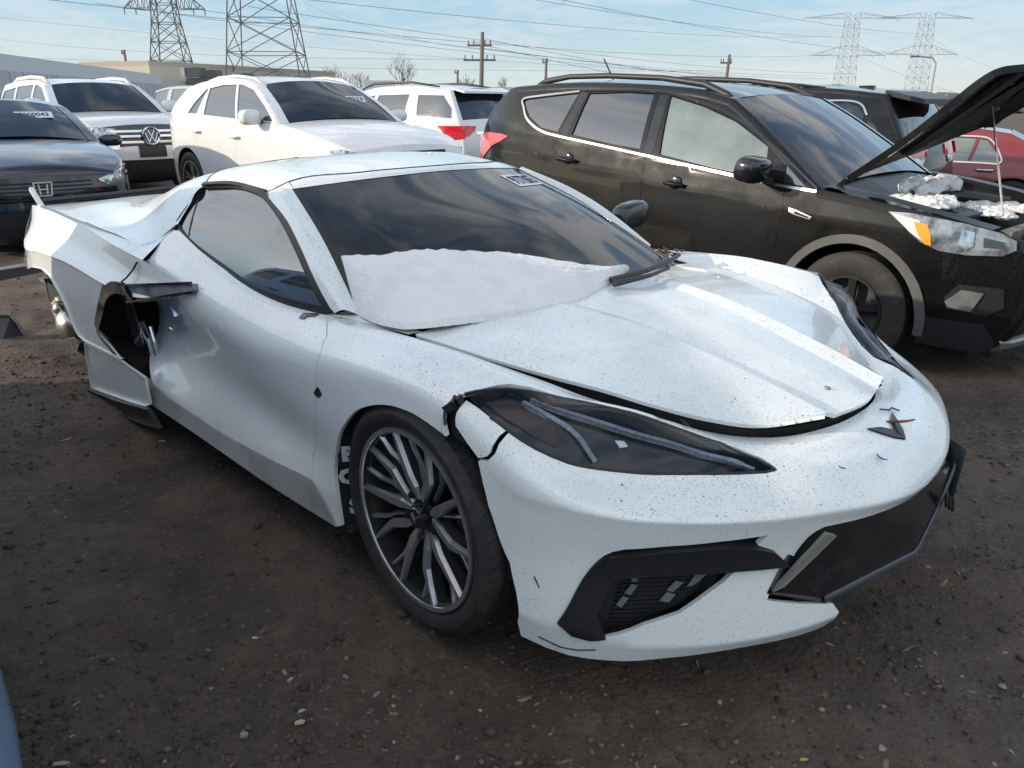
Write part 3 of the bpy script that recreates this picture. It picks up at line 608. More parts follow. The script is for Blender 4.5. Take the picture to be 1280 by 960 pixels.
UV = {"door_front": [[-0.516, 0.669],[-0.405, 1.576],[-0.419, 2.548],[-0.477, 3.321],[-0.536, 4.286],[-0.529, 4.92]], "skirt_up": [[-0.529, 4.92],[-0.72, 4.962],[-1.123, 5.094],[-1.542, 5.243],[-1.744, 4.971]], "arch": [[-0.376, 5.534],[-0.387, 4.871],[-0.397, 4.21],[-0.358, 3.583],[-0.308, 3.129],[-0.229, 2.712],[-0.158, 2.512],[-0.068, 2.374],[0.028, 2.324],[0.104, 2.364],[0.226, 2.439]], "tear": [[0.231, 2.183],[0.212, 1.866],[0.206, 1.523],[0.217, 1.369]], "frag": [[0.223, 1.392],[0.273, 1.42],[0.308, 1.403],[0.291, 1.713],[0.273, 2.292],[0.266, 2.194],[0.258, 2.124],[0.245, 2.104],[0.239, 1.801]], "gap": [[0.309, 1.391],[0.272, 2.328]], "archf": [[0.272, 2.328],[0.275, 2.821],[0.279, 3.247],[0.289, 3.727],[0.299, 4.132],[0.299, 4.608],[0.296, 5.226]], "hl": [[0.215, 1.354],[0.227, 1.203],[0.239, 1.083],[0.265, 0.882],[0.28, 0.765],[0.304, 0.643],[0.386, 0.682],[0.481, 0.696],[0.635, 0.731],[0.75, 1.118],[0.777, 1.264],[0.792, 1.393],[0.77, 1.433],[0.682, 1.424],[0.579, 1.399],[0.504, 1.4],[0.452, 1.403],[0.4, 1.417],[0.351, 1.411],[0.306, 1.406],[0.273, 1.411]], "drl1": [[0.283, 0.817],[0.351, 0.892],[0.432, 0.928],[0.54, 0.933],[0.676, 1.062],[0.753, 1.276]], "drl2": [[0.282, 0.939],[0.335, 1.07],[0.386, 1.178],[0.439, 1.336]], "amber": [[0.249, 1.183],[0.273, 0.973],[0.292, 0.931],[0.341, 1.075],[0.386, 1.252],[0.378, 1.33],[0.335, 1.323],[0.291, 1.291]], "lamp": [[0.43, 1.096],[0.446, 1.045],[0.468, 1.133],[0.456, 1.191]], "fend_hl": [[0.239, 1.083],[0.265, 0.882],[0.28, 0.765],[0.304, 0.643],[0.386, 0.682],[0.481, 0.696]], "intake": [[0.338, 4.908],[0.369, 4.321],[0.399, 3.777],[0.408, 3.625],[0.417, 3.517],[0.432, 3.414],[0.5, 3.262],[0.587, 3.095],[0.678, 2.976],[0.665, 3.35],[0.705, 3.571],[0.747, 3.955],[0.635, 3.946],[0.606, 4.161],[0.562, 4.364],[0.522, 4.538],[0.458, 4.689],[0.398, 4.912],[0.376, 5.019],[0.353, 5.041]], "blade": [[0.413, 3.615],[0.502, 3.349],[0.587, 3.219],[0.665, 3.38],[0.705, 3.571],[0.747, 3.955],[0.635, 3.946],[0.492, 3.972],[0.421, 4.058],[0.404, 3.919]], "fin": [[0.338, 4.908],[0.369, 4.321],[0.399, 3.777],[0.411, 3.619],[0.426, 3.925],[0.421, 4.071],[0.406, 4.354],[0.391, 4.62],[0.394, 4.798],[0.398, 4.934],[0.376, 5.019],[0.353, 5.041]], "mesh": [[0.424, 4.043],[0.492, 3.972],[0.628, 3.941],[0.562, 4.354],[0.522, 4.528],[0.458, 4.679],[0.397, 4.892],[0.391, 4.62]], "chk0": [[0.466, 4.131],[0.456, 4.236],[0.448, 4.216],[0.456, 4.119]], "chk1": [[0.459, 4.28],[0.445, 4.409],[0.435, 4.382],[0.449, 4.26]], "chk2": [[0.441, 4.451],[0.427, 4.582],[0.419, 4.548],[0.432, 4.426]], "chk3": [[0.541, 4.24],[0.519, 4.365],[0.508, 4.344],[0.526, 4.215]], "chk4": [[0.524, 4.397],[0.51, 4.497],[0.494, 4.477],[0.508, 4.364]], "chk5": [[0.552, 3.993],[0.538, 4.147],[0.527, 4.121],[0.538, 3.99]], "chk6": [[0.608, 4.004],[0.569, 4.237],[0.557, 4.288],[0.546, 4.296],[0.57, 4.069]], "grille": [[0.914, 3.005],[0.809, 3.024],[0.785, 3.317],[0.752, 4.066],[0.703, 4.455]], "creaseUp": [[0.331, 2.477],[0.375, 2.519],[0.442, 2.329],[0.517, 2.237],[0.662, 2.218],[0.788, 2.172],[0.941, 2.134],[1.104, 2.137]], "creaseLo": [[0.415, 3.043],[0.529, 3.161],[0.686, 2.961],[0.802, 2.939],[0.907, 2.947]], "specks": [[0.628, 1.892],[0.819, 1.846],[0.948, 1.964]], "crackR": [[0.317, 5.367],[0.34, 5.441],[0.359, 5.404],[0.385, 5.287]], "emblem": [[1.118, 0.671],[1.162, 0.905],[1.18, 1.115],[1.196, 0.875],[1.202, 1.523],[1.161, 1.259],[1.13, 0.975]], "badge_c": [[-0.63, 0.755],[-0.641, 0.494],[-0.591, 0.321],[-0.581, 0.508],[-0.608, 0.604],[-0.607, 0.733]], "scuff": [[-0.45, 2.619],[-0.42, 2.458],[-0.408, 2.504],[-0.397, 2.581],[-0.42, 2.686],[-0.438, 2.664]], "win_t": [[-1.73, 0.934],[-1.704, 1.006],[-1.694, 1.068],[-1.442, 1.08],[-1.305, 1.076],[-1.149, 1.055],[-0.927, 1.0],[-0.775, 0.921],[-0.667, 0.863],[-0.56, 0.769]], "win_b": [[-1.677, 0.908],[-1.572, 0.879],[-1.428, 0.853],[-1.234, 0.822],[-1.016, 0.787],[-0.847, 0.773],[-0.701, 0.768],[-0.56, 0.767]], "wdiv": [[-1.687, 1.057],[-1.581, 0.896]], "qc_face": [[1.24, 0.732],[1.094, 1.484],[1.022, 2.266],[0.89, 2.501],[0.584, 2.379],[0.354, 2.305],[0.637, 1.627],[0.458, 0.462]], "qc_low": [[0.869, 2.541],[0.587, 2.424],[0.356, 2.345],[0.046, 2.643],[0.136, 4.043],[0.531, 4.429],[0.988, 4.831]], "sticker2": [[0.495, 0.16],[0.493, 0.402],[0.099, 0.413]], "snow_top": [[0.022, 1.217],[0.044, 1.239],[0.07, 1.226],[0.13, 1.195],[0.229, 1.168],[0.333, 1.227],[0.433, 1.303],[0.529, 1.381],[0.638, 1.536]], "snow_top2": [[0.658, 1.696],[0.533, 1.814]], "snow_l": [[0.022, 1.217],[0.031, 1.392],[0.041, 1.566],[0.012, 1.837]], "arch_sil": [[0.612, 2.074]]}

# --- right flank -----------------------------------------------------------
arch = UV['arch']; gapA = UV['gap']
door_top = [(-.505, 0.02)]+[(u, .0) for u in (-.56, -.8, -1.1, -1.4, -1.66)]
door = [(-1.66, 0), (-1.698, .1), (-1.702, 1.3), (-1.80, 1.6), (-2.10, 1.95), (-2.12, 3.2), (-1.98, 4.3), (-1.80, 4.95)]+[(-1.75, 5.06), (-1.539, 5.12), (-1.123, 5.05), (-.72, 4.98), (-.528, 4.93)]+[(-.535, 4.298), (-.477, 3.323), (-.435, 2.6), (-.412, 2.0), (-.408, 1.576), (-.44, 1.1), (-.505, .6), (-.515, 0)]
dpan = panel('door', BODY, door, M_WHITE, CAR, res=.05, gap=.0034)
ledge = panel('door_lower', BODY, [(-1.75, 5.06), (-1.539, 5.12), (-1.123, 5.05), (-.72, 4.98), (-.528, 4.93), (-.46, 5.15), (-.40, 5.6), (-1.0, 5.6), (-1.95, 5.6), (-1.95, 5.0), (-1.80, 4.95)][::-1], mat('skirt_paint', (.42, .42, .41), .4, var=(7, (.27, .25, .23), .4, .7)), CAR, res=.05, gap=.002, off=.004); ledge.name = 'side_skirt'
fender = [(-.50, 0), (-.25, 0), (0, 0), (.15, 0), (.295, 0), (.335, 0), (.405, 0), (.49, 0), (.50, .30), (.482, .66), (.387, .66), (.306, .645), (.277, .68), (.261, .79), (.239, 1.03), (.229, 1.184), (.214, 1.36), (.206, 1.531), (.2, 1.70), (.206, 1.92), (.222, 2.2), (.232, 2.42)]
fender += [(a, b) for a, b in smooth_line(arch[::-1], 4)][1:]+[(-.40, 5.6), (-.46, 5.15), (-.528, 4.93), (-.535, 4.298), (-.477, 3.323), (-.435, 2.6), (-.412, 2.0), (-.408, 1.576), (-.44, 1.1), (-.505, .6)]
panel('fender', BODY, fender, M_WHITE, CAR, res=.03, gap=.003)
panel('fender', BODY, [q for q in fender if q[1] < 2.3 and q[0] > -.51]+[(.232, 2.42), (.03, 2.33), (-.2, 2.6), (-.4, 2.6)][0:0], M_WHITE, CAR, res=.06, gap=.0022, side=1)
# torn corner of the fender: a loose flap, cracks
frag = [(.223, 1.391), (.273, 1.42), (.306, 1.41), (.289, 1.762), (.273, 2.29), (.262, 2.2), (.246, 2.11), (.236, 1.816)]
def _flap(P, N, uv):
    k = np.clip((uv[:, 0]-.235)/.05, 0, 1)[:, None]; return P+N*(-.012*(1-k))
panel('torn_flap', BODY, frag, M_WHITE, CAR, res=.02, gap=.002, fn=_flap)
tearm = MB()
for u, v, du, dv in ((.212, 1.75, .012, .35), (.217, 2.0, .016, .3), (.222, 1.5, .012, .25)):
    pass
panel('broken_edge', BODY, [(.204, 1.55), (.222, 1.39), (.240, 1.75), (.25, 2.12), (.268, 2.3), (.236, 2.44), (.226, 2.25), (.20, 1.9)], M_DARK, CAR, res=.03, gap=0, off=-.02)
crk = MB()
for a, b in (((.207, 1.52), (.222, 1.72)), ((.222, 1.72), (.214, 1.95)), ((.214, 1.95), (.232, 2.2)), ((.219, 1.45), (.2235, 1.6))):
    A = BODY.ev(*a)[0]*[1, -1, 1]; B = BODY.ev(*b)[0]*[1, -1, 1]; crk.bar(A, B, .007, .02)
crk.build('cracked_edge', M_BLACK, CAR)

# --- front bumper (both halves) --------------------------------------------
HLP = UV['hl']; hl_top = HLP[7:12]; hl_low = HLP[12:20]
U1 = BODY.u1
bump = [(.49, 0), (.505, 0), (.60, 0), (.75, 0), (.95, 0), (U1, 0), (U1, 2.86), (1.05, 2.9), (.914, 2.98), (.82, 3.0), (.80, 3.12), (.785, 3.311), (.752, 4.065), (.705, 4.40), (.70, 4.47), (.79, 4.62), (.882, 4.74), (.905, 4.92), (.90, 5.3), (.885, 5.6), (.6, 5.6), (.40, 5.6), (.30, 5.6)]
bump += list(UV['archf'][::-1])+[(.290, 1.80), (.308, 1.42)]+[(.351, 1.422), (.4, 1.43), (.452, 1.412), (.504, 1.408), (.579, 1.407), (.681, 1.434), (.77, 1.442), (.797, 1.394), (.786, 1.255), (.763, 1.09), (.70, .86), (.635, .712), (.55, .68), (.482, .66), (.50, .30)]
panel('front_bumper', BODY, bump, M_WHITE, CAR, holes=[UV['intake']], res=.026, gap=.0018, side=0, thick=.014)
# crack along the lower corner
crk = MB()
for a, b in zip(UV['crackR'][:-1], UV['crackR'][1:]):
    A, B = [(BODY.ev(*q)[0]+BODY.nrm(*q)[0]*.001)*[1, -1, 1] for q in (a, b)]; crk.bar(A, B, .003, .002)
for q0, q1 in (((.322, 4.25), (.325, 4.42)),):
    A, B = [(BODY.ev(*q)[0]+BODY.nrm(*q)[0]*.001)*[1, -1, 1] for q in (q0, q1)]; crk.bar(A, B, .002, .002)
crk.build('crack', M_DARK, CAR)
# corner intakes: bucket, slanted mesh with chequer plates, fin, blade
M_MESH = mat('intake_mesh', (.02, .02, .022), .45)
M_CHK = mat('chequer_plate', (.17, .17, .18), .4)
for sd_ in (-1, 1):
    it = panel('intake_back', BODY, UV['intake'], M_DARK, CAR, res=.05, gap=-.02, off=-.085, thick=0, side=sd_)
    msh = panel('intake_mesh', BODY, UV['mesh'], M_MESH, CAR, res=.04, gap=-.012, off=-.045, thick=0, side=sd_)
    sl = MB()
    for k in range(15):
        v = 4.0+k*.06
        a = BODY.ev(.40+.05*(4.9-v), v)[0]-BODY.nrm(.45, v)[0]*.04; b = BODY.ev(max(.47, .635-(v-4.0)*.22), v-.06)[0]-BODY.nrm(.55, v)[0]*.04
        sl.bar(a*[1, sd_, 1], b*[1, sd_, 1], .003, .006)
    sl.build('mesh_slat', M_BLACK, msh)
    for k in range(7):
        panel('chequer_plate', BODY, UV['chk%d' % k], M_CHK, msh, res=.04, gap=0, off=-.034, thick=.003, side=sd_)
    panel('intake_fin', BODY, UV['fin'], M_BLACK, CAR, res=.02, gap=-.001, off=.006, thick=.06, side=sd_)
    panel('intake_blade', BODY, UV['blade'], M_BLACK, CAR, res=.02, gap=-.001, off=.012, thick=.05, side=sd_)

# --- headlights --------------------------------------------------------------
M_HOUS = mat('lamp_housing', (.006, .009, .016), .18, coat=.5)
M_DRL = mat('light_guide', (.68, .69, .71), .25, var=(120, (.42, .44, .47), .4, .6))
M_AMB = mat('amber_reflector', (.13, .07, .048), .4, var=(16, (.07, .05, .045), .4, .65))
def clear_lens(name, tint):
    m = bpy.data.materials.new(name); m.use_nodes = True; t = m.node_tree; t.nodes.clear()
    o = nn(t, 'ShaderNodeOutputMaterial'); mixn = nn(t, 'ShaderNodeMixShader'); tr = nn(t, 'ShaderNodeBsdfTransparent'); gl = nn(t, 'ShaderNodeBsdfGlossy', Roughness=.04); fr = nn(t, 'ShaderNodeFresnel', IOR=1.38)
    tr.inputs[0].default_value = (*tint, 1); t.links.new(fr.outputs[0], mixn.inputs[0]); t.links.new(tr.outputs[0], mixn.inputs[1]); t.links.new(gl.outputs[0], mixn.inputs[2]); t.links.new(mixn.outputs[0], o.inputs[0]); return m
M_CLEAR = clear_lens('clear_lens', (.72, .76, .82))
hlpoly = HLP[:20]+[(.28, 1.42), (.245, 1.40)]
for sd_ in (-1, 1):
    h = panel('headlight', BODY, hlpoly, M_HOUS, CAR, res=.03, gap=.001, off=-.030, thick=0, side=sd_)
    panel('lens', BODY, hlpoly, M_CLEAR, h, res=.03, gap=.003, off=.0005, thick=.006, side=sd_)
    strip('light_strip', BODY, UV['drl1'], [.006]*3+[.012]*25+[.008]*3, M_DRL, h, off=-.012, h=.012, side=sd_)
    strip('light_strip', BODY, UV['drl2'], .011, M_DRL, h, off=-.012, h=.014, side=sd_)
    panel('amber_reflector', BODY, UV['amber'], M_AMB, h, res=.03, gap=.001, off=-.02, thick=.008, side=sd_)
    panel('projector', BODY, UV['lamp'], M_CHROME, h, res=.01, gap=.004, off=-.022, thick=.008, side=sd_)
    q = smooth_line(hlpoly, 2, True)
    strip('lamp_gasket', BODY, hlpoly[11:21], .007, M_SEAL, h, off=.001, h=.006, side=sd_, sm=False)
    strip('lamp_gasket', BODY, hlpoly[0:12], .006, M_SEAL, h, off=.001, h=.006, side=sd_, sm=False)

# --- nose emblem and front grille -------------------------------------------
M_EMB = mat('dark_emblem', (.05, .052, .06), .3, .6)
eb = MB()
def nose(x, y, dz=.002):
    q = BODY.inv([(x, abs(y), .55)])[0]; P = BODY.ev(*q)[0]; N = BODY.nrm(*q)[0]; P = P+N*dz; return np.array([P[0], math.copysign(P[1], y) if abs(y) > 1e-6 else 0, P[2]])
wing = [(.897, 0), (.868, -.030), (.838, -.056), (.806, -.080), (.824, -.034), (.848, -.006)]
for s_ in (-1, 1):
    P = [nose(x, y*-s_ if y else 0) for x, y in wing]; P = [np.array([p_[0], -p_[1] if False else p_[1], p_[2]]) for p_ in P]
    eb.prism(P, (0, 0, .004))
eb.build('emblem', M_EMB, CAR)
gr = MB()
ys = np.linspace(-.50, .50, 25)
def gplan(y): return float(np.interp(abs(y), [0, .2, .4, .55], [.944, .928, .86, .785]))
V = []; 
for (zt, dxt) in ((.43, -.075), (.30, -.06), (.17, -.10)):
    for y in ys: V.append((gplan(y)+dxt, y, zt-.02*abs(y)))
n = len(ys); F = [(j*n+i, j*n+i+1, (j+1)*n+i+1, (j+1)*n+i) for j in range(2) for i in range(n-1)]
gr.add(V, F); gr.build('grille_back', M_DARK, CAR)
# black centre panel, its far end pulled forward
pl_ = MB(); top = [(-.417, .44), (-.25, .425), (0, .405), (.13, .392), (.25, .388)]; bot = [(-.505, .268), (-.35, .20), (-.01, .217), (.13, .29), (.25, .372)]
def gp(y, z, k): return np.array([gplan(y)-.024+.045*max(0, (y+.1)/.35), y, z])
def lin(P, n=24): P = np.array(P); s_ = np.concatenate([[0], np.cumsum(np.linalg.norm(np.diff(P, axis=0), axis=1))]); t = np.linspace(0, s_[-1], n); return np.stack([np.interp(t, s_, P[:, k]) for k in range(3)], 1)
T = np.array([gp(y, z, 0) for y, z in top])-[.02, 0, 0]; Bm = np.array([gp(y, z, 1) for y, z in bot]); Bm[2, 0] += .012
grid('front_grille', [lin(T), lin((T+Bm)/2+[.004, 0, 0]), lin(Bm)], mat('worn_gloss_black', (.010, .010, .012), .22, coat=.6, var=(11, (.045, .045, .052), .52, .75), bump=(16, .2, .005)), CAR, 47, 12, thick=.010)
B2 = np.array([Bm[1], Bm[2], Bm[3], Bm[4]]); grid('grille_lip', [lin(B2+[.005, 0, .016]), lin(B2+[.008, 0, .0]), lin(B2+[-.01, 0, -.012])], mat('blue_grey_plastic', (.06, .07, .085), .4), CAR, 40, 6, thick=.005)
gside = MB(); gside.prism([(.868, -.405, .415), (.80, -.50, .275), (.815, -.478, .285), (.878, -.375, .40)], (-.01, .006, 0)); gside.build('grille_trim', mat('trim_grey', (.22, .21, .19), .5), CAR)
brk = MB()
for y, z in ((.205, .335), (.17, .355), (.14, .375)): brk.box((gp(y, z, 0)[0]+.02, y, z-.05), (.006, .012, .05), Matrix.Rotation(.5, 3, 'X'))
brk.build('grille_slot', M_DARK, CAR)
bb = MB(); bb.prism([(.955, .27, .425), (.90, .33, .42), (.905, .31, .33), (.955, .225, .29)], (-.012, .012, 0)); bb.build('grille_end', mat('blue_grey_plastic'), CAR)
strip('bumper_seam', BODY, [(.40, 5.6), (.5, 5.6), (.7, 5.6), (.88, 5.6)], .02, M_BLACK, CAR, off=-.004, h=.03)

# --- hood ---------------------------------------------------------------------
HOOD_P = [HOOD_A, HOOD_B, HOOD_C]
hd = empty('hood', None, None); hd.parent = CAR
V = []; F = []; NN = []
for L in HOOD_P:
    nu, nv = 46, (14 if L is not HOOD_B else 4)
    u, v = np.meshgrid(np.linspace(0, 1, nu), np.linspace(L.V[0], L.V[-1] if L is not HOOD_C else 1, nv)); u = u.ravel(); v = v.ravel(); P = L.ev(u, v); N = L.nrm(u, v); N *= np.sign(N[:, 2:3])
    for s_ in (-1, 1):
        o = len(V); V += list(P*[1, s_, 1]); NN += list(N*[1, s_, 1])
        f = [(j*nu+i, j*nu+i+1, (j+1)*nu+i+1, (j+1)*nu+i) for j in range(nv-1) for i in range(nu-1)]
        p0, p1, p2 = P[f[5][0]], P[f[5][1]], P[f[5][2]]; up = np.cross(p1-p0, p2-p0)[2] > 0
        F += [tuple(a+o for a in (q if up == (s_ > 0) else q[::-1])) for q in f]
# returned edge
edge = HOOD_A.ev(np.linspace(0, 1, 46), np.zeros(46)); fr = np.concatenate([HOOD_A.ev([1]*8, np.linspace(0, 2, 8)), HOOD_B.ev([1]*4, np.linspace(0, .5, 4)), HOOD_C.ev([1]*8, np.linspace(0, 1, 8))])
for line, out in ((edge, (0, 1, -.2)), (fr, (1, 0, -.2))):
    for s_ in (-1, 1):
        o = len(V); k = len(line)
        V += list(line*[1, s_, 1])+list((line-np.array(out)*.004+[0, 0, -.012])*[1, s_, 1]); NN += [np.array(out)*[1, s_, 1]]*(2*k)
        F += [(o+i, o+i+1, o+k+i+1, o+k+i) if s_ > 0 else (o+k+i, o+k+i+1, o+i+1, o+i) for i in range(k-1)]
mesh('hood_skin', V, F, M_WHITE, hd, normals=NN)
# hood underside, dark opening below its lip
ub = MB()
for s_ in (-1, 1):
    E_ = HOOD_A.ev(np.linspace(0, 1, 30), np.full(30, .12)); k = len(E_); b_ = E_+[0, 0, -.02]
    c_ = np.stack([E_[:, 0]-.03, np.zeros(k), E_[:, 2]-.035], 1)
    ub.add(list(b_*[1, s_, 1])+list(c_), [(i, i+1, k+i+1, k+i) for i in range(k-1)])
    d_ = HOOD_A.ev(np.linspace(0, 1, 30), np.zeros(30))*[1, s_, 1]
    ub.add(list(d_+[-.01, -.016*s_, -.012])+list(d_+[-.02, -.02*s_, -.09]), [(i, i+1, k+i+1, k+i) for i in range(k-1)])
ub.build('hood_underside', M_DARK, hd)
fb = MB(); fb.add([(.70, -.20, .585), (.735, -.1, .588), (.748, 0, .59), (.735, .1, .588), (.70, .2, .59), (.70, -.20, .54), (.735, -.1, .53), (.748, 0, .53), (.735, .1, .53), (.70, .2, .54)], [(i, i+1, 6+i, 5+i) for i in range(4)]); fb.build('hood_latch_panel', M_BLACK, CAR)
# drain dot on the hood
P = HOOD_C.ev(.90, .75)[0]; dd = MB(); dd.lathe([(0, .002), (.008, .002), (.009, -.002)], 12, 'z', tuple(P*[1, -1, 1]+[0, 0, .002])); dd.build('tow_plug', mat('grey_plug', (.25, .25, .25), .6), hd)

# --- greenhouse ----------------------------------------------------------------
wt_, wb_ = UV['win_t'][:6]+[(-.95, .998), (-.79, .925), (-.67, .848), (-.56, .769)], UV['win_b']
wpoly = [tuple(q) for q in smooth_line([wt_[0], wt_[1], wt_[2]], 3)[:-1]]+[tuple(q) for q in smooth_line(wt_[2:], 5)]+[tuple(q) for q in smooth_line(wb_[::-1], 4)[1:]]
for sd_ in (-1, 1):
    wg = panel('side_window', GL, wpoly, M_GLASS_S, CAR, res=.05, gap=.012, off=-.004, thick=.006, side=sd_)
    strip('window_seal', GL, wpoly+[wpoly[0]], .024, M_SEAL, wg, off=.003, h=.012, side=sd_, sm=False)
    strip('window_divider', GL, UV['wdiv'], .008, M_SEAL, wg, off=.0005, h=.006, side=sd_, sm=False)
# a-pillars
pt = [GL.ev(*q)[0] for q in smooth_line(wt_[5:], 6)]; k = len(pt)
po = np.array(pt)+np.array([.006, .004, .008]); pi_ = WS.ev(np.zeros(k)+.004, np.linspace(0, 2, k))
po[-1] = (-.535, .775, .768); 
pm_ = .5*po+.5*pi_; pm_ += np.array([.012, .016, .018])
for sd_ in (-1, 1): grid('a_pillar', [po, pm_, pi_], M_WHITE, CAR, 30, 9, side=sd_)
# cowl corner between pillar foot, fender and hood
for sd_ in (-1, 1):
    grid('cowl_corner', [[(-.54, .782, .762), (-.40, .745, .752), (-.25, .715, .742)], [(-.47, .735, .764), (-.36, .70, .755), (-.23, .68, .745)]], M_WHITE, CAR, 12, 6, side=sd_)
# windscreen
V = []; F = []; nu, nv = 26, 22
u, v = np.meshgrid(np.linspace(0, .7, nu), np.linspace(0, 2, nv)); P = WS.ev(u.ravel(), v.ravel()); V = list(P*[1, -1, 1])+list(P*[1, 1, 1]); o = nu*nv
f = [(j*nu+i, j*nu+i+1, (j+1)*nu+i+1, (j+1)*nu+i) for j in range(nv-1) for i in range(nu-1)]
F = [q[::-1] for q in f]+[tuple(a+o for a in q) for q in f]
N = WS.nrm(u.ravel(), v.ravel()); N *= np.sign(N[:, 2:3])
M_WSG = mat('windscreen_glass', (.008, .009, .011), .05, spec=.5, ior=1.45, var=(3.5, (.040, .038, .036), .42, .72, 10.))
wsc = mesh('windscreen', V, F, M_WSG, CAR, normals=list(N*[1, -1, 1])+list(N))
for sd_ in (-1, 1): strip('screen_seal', WS, [(0.012, 0), (.012, .7), (.012, 1.4), (.012, 2)], .022, M_SEAL, wsc, off=.0015, h=.004, side=sd_)
# header strip and roof
ht = WS.ev(np.linspace(0, .7, 12), np.zeros(12)); hr = ROOF.ev(np.linspace(.085, .62, 12), np.zeros(12))
hm_ = .5*ht+.5*hr+np.array([0, 0, .006])
grid('windscreen_header', [ht+[0, 0, .002], hm_, hr+[.003, 0, -.001]], M_WHITE, CAR, 24, 5, both=True)
grid('header_corner', [ [WS.ev(.002, 0)[0]+[0, 0, .003], .5*(WS.ev(.002, 0)[0]+hr[0])+[0, .006, .008], hr[0]], [po[0]+[.01, 0, 0], .5*po[0]+.5*np.array((-1.235, .588, 1.068)), (-1.24, .588, 1.068)]], M_WHITE, CAR, 6, 4, both=True)
u, v = np.meshgrid(np.linspace(0, .62, 26), np.linspace(0, 2, 24)); P = ROOF.ev(u.ravel(), v.ravel()); nu, nv = 26, 24; N = ROOF.nrm(u.ravel(), v.ravel()); N *= np.sign(N[:, 2:3])
f = [(j*nu+i, j*nu+i+1, (j+1)*nu+i+1, (j+1)*nu+i) for j in range(nv-1) for i in range(nu-1)]; o = nu*nv
mesh('roof_panel', list(P*[1, -1, 1])+list(P), [q for q in f]+[tuple(a+o for a in q[::-1]) for q in f], M_WHITE, CAR, normals=list(N*[1, -1, 1])+list(N))
for sd_ in (-1, 1):
    q = [(0, 0), (0, .5), (0, 1), (0, 1.5), (0, 2)]
    strip('roof_drip', ROOF, q, .016, M_SEAL, CAR, off=-.004, h=.008, side=sd_)
s1 = ROOF.ev(np.linspace(0, .62, 16), np.zeros(16)); n1 = ROOF.nrm(np.linspace(0, .62, 16), np.zeros(16)); n1 *= np.sign(n1[:, 2:3])
for sd_ in (-1, 1): ribbon('roof_seam', s1, n1, .006, M_SEAL, CAR, .002, .004, sd_)
s2 = ROOF.ev(np.linspace(0, .62, 16), np.full(16, 2.)); n2 = ROOF.nrm(np.linspace(0, .62, 16), np.full(16, 2.)); n2 *= np.sign(n2[:, 2:3])
for sd_ in (-1, 1): ribbon('roof_seam', s2, n2, .006, M_SEAL, CAR, .002, .004, sd_)
# belt fillet under the side glass
for sd_ in (-1, 1):
    bt = [GL.ev(*q)[0] for q in smooth_line(wb_, 3)]; bl = [BODY.ev(x[0], 0)[0] for x in bt]
    grid('belt_moulding', [np.array(bt)+[0, .004, 0], .5*np.array(bt)+.5*np.array(bl)+[0, .006, .003], bl], M_WHITE, CAR, 30, 4, side=sd_)

# --- rear deck and quarter -----------------------------------------------------
M_DECKW = M_WHITE
u, v = np.meshgrid(np.linspace(0, 1.75, 40), np.linspace(0, 4, 40)); nu, nv = 40, 40; P = DECK.ev(u.ravel(), v.ravel()); N = DECK.nrm(u.ravel(), v.ravel()); N *= np.sign(N[:, 2:3])
f = [(j*nu+i, j*nu+i+1, (j+1)*nu+i+1, (j+1)*nu+i) for j in range(nv-1) for i in range(nu-1)]; o = nu*nv
p0, p1, p2 = P[f[9][0]], P[f[9][1]], P[f[9][2]]; up = np.cross(p1-p0, p2-p0)[2] > 0
mesh('rear_deck', list(P*[1, -1, 1])+list(P), [q[::-1] if up else q for q in f]+[tuple(a+o for a in (q if up else q[::-1])) for q in f], M_WHITE, CAR, normals=list(N*[1, -1, 1])+list(N))
s3 = DECK.ev(np.linspace(0, 1.0, 24), np.zeros(24))
for sd_ in (-1, 1): ribbon('deck_seam', s3+[0, .002, .001], (0, .6, .8), .007, M_SEAL, CAR, .002, .005, sd_)
qroot = empty('rear_quarter'); qroot.parent = CAR
qa = panel('quarter_shoulder', QA, [(0, 0), (1.72, 0), (1.72, 1), (0, 1)], M_WHITE, qroot, res=.05, gap=.0, side=-1, thick=0)
qb = panel('quarter_side', QB, [(-.27, .1), (-.15, 0), (0, 0), (1.72, 0), (1.72, 1), (1.0, 1), (.30, 1), (0, 1), (-.2, 1), (-.275, .6)], M_WHITE, qroot, res=.04, gap=0, thick=.003, off=.0015)
qc_poly = [(.445, 0), (.9, 0), (1.4, 0), (1.7, 0), (1.8, 0), (1.82, .5), (1.76, .85), (1.6, .62), (1.42, .55), (1.28, .66), (1.15, 1.05), (1.06, 1.484), (1.0, 2.1), (.95, 2.40), (.87, 2.50), (.584, 2.379), (.354, 2.305), (.48, 1.95), (.637, 1.627), (.56, .95), (.50, .5)]
panel('quarter_arch', QC, qc_poly, M_WHITE, qroot, res=.04, gap=.001, thick=.008)
panel('quarter_skirt', QC, [(.86, 2.56), (.587, 2.43), (.356, 2.36), (.12, 2.62), (.135, 3.9), (.20, 4.1), (.531, 4.429), (.97, 4.85)], M_WHITE, qroot, res=.05, gap=.002, thick=.012)
panel('skirt_edge', QC, [(.13, 4.0), (.531, 4.45), (.97, 4.85), (.95, 5), (.5, 4.95), (.05, 4.5)], M_BLACK, qroot, res=.05, gap=0, off=-.012, thick=.02)
for L, lab in ((QA, 'quarter_shoulder'), (QB, 'quarter_side')):
    panel(lab, L, [(.1, 0), (1.72, 0), (1.72, 1), (.1, 1)], M_WHITE, qroot, res=.08, gap=0, side=1, thick=0)
panel('quarter_arch', QC, [(.1, 0), (.9, 0), (1.8, 0), (1.82, .5), (1.55, .5), (1.30, .62), (1.1, 1.484), (.99, 2.42), (.85, 4.6), (.1, 4.6)], M_WHITE, qroot, res=.08, gap=0, side=1, thick=0)
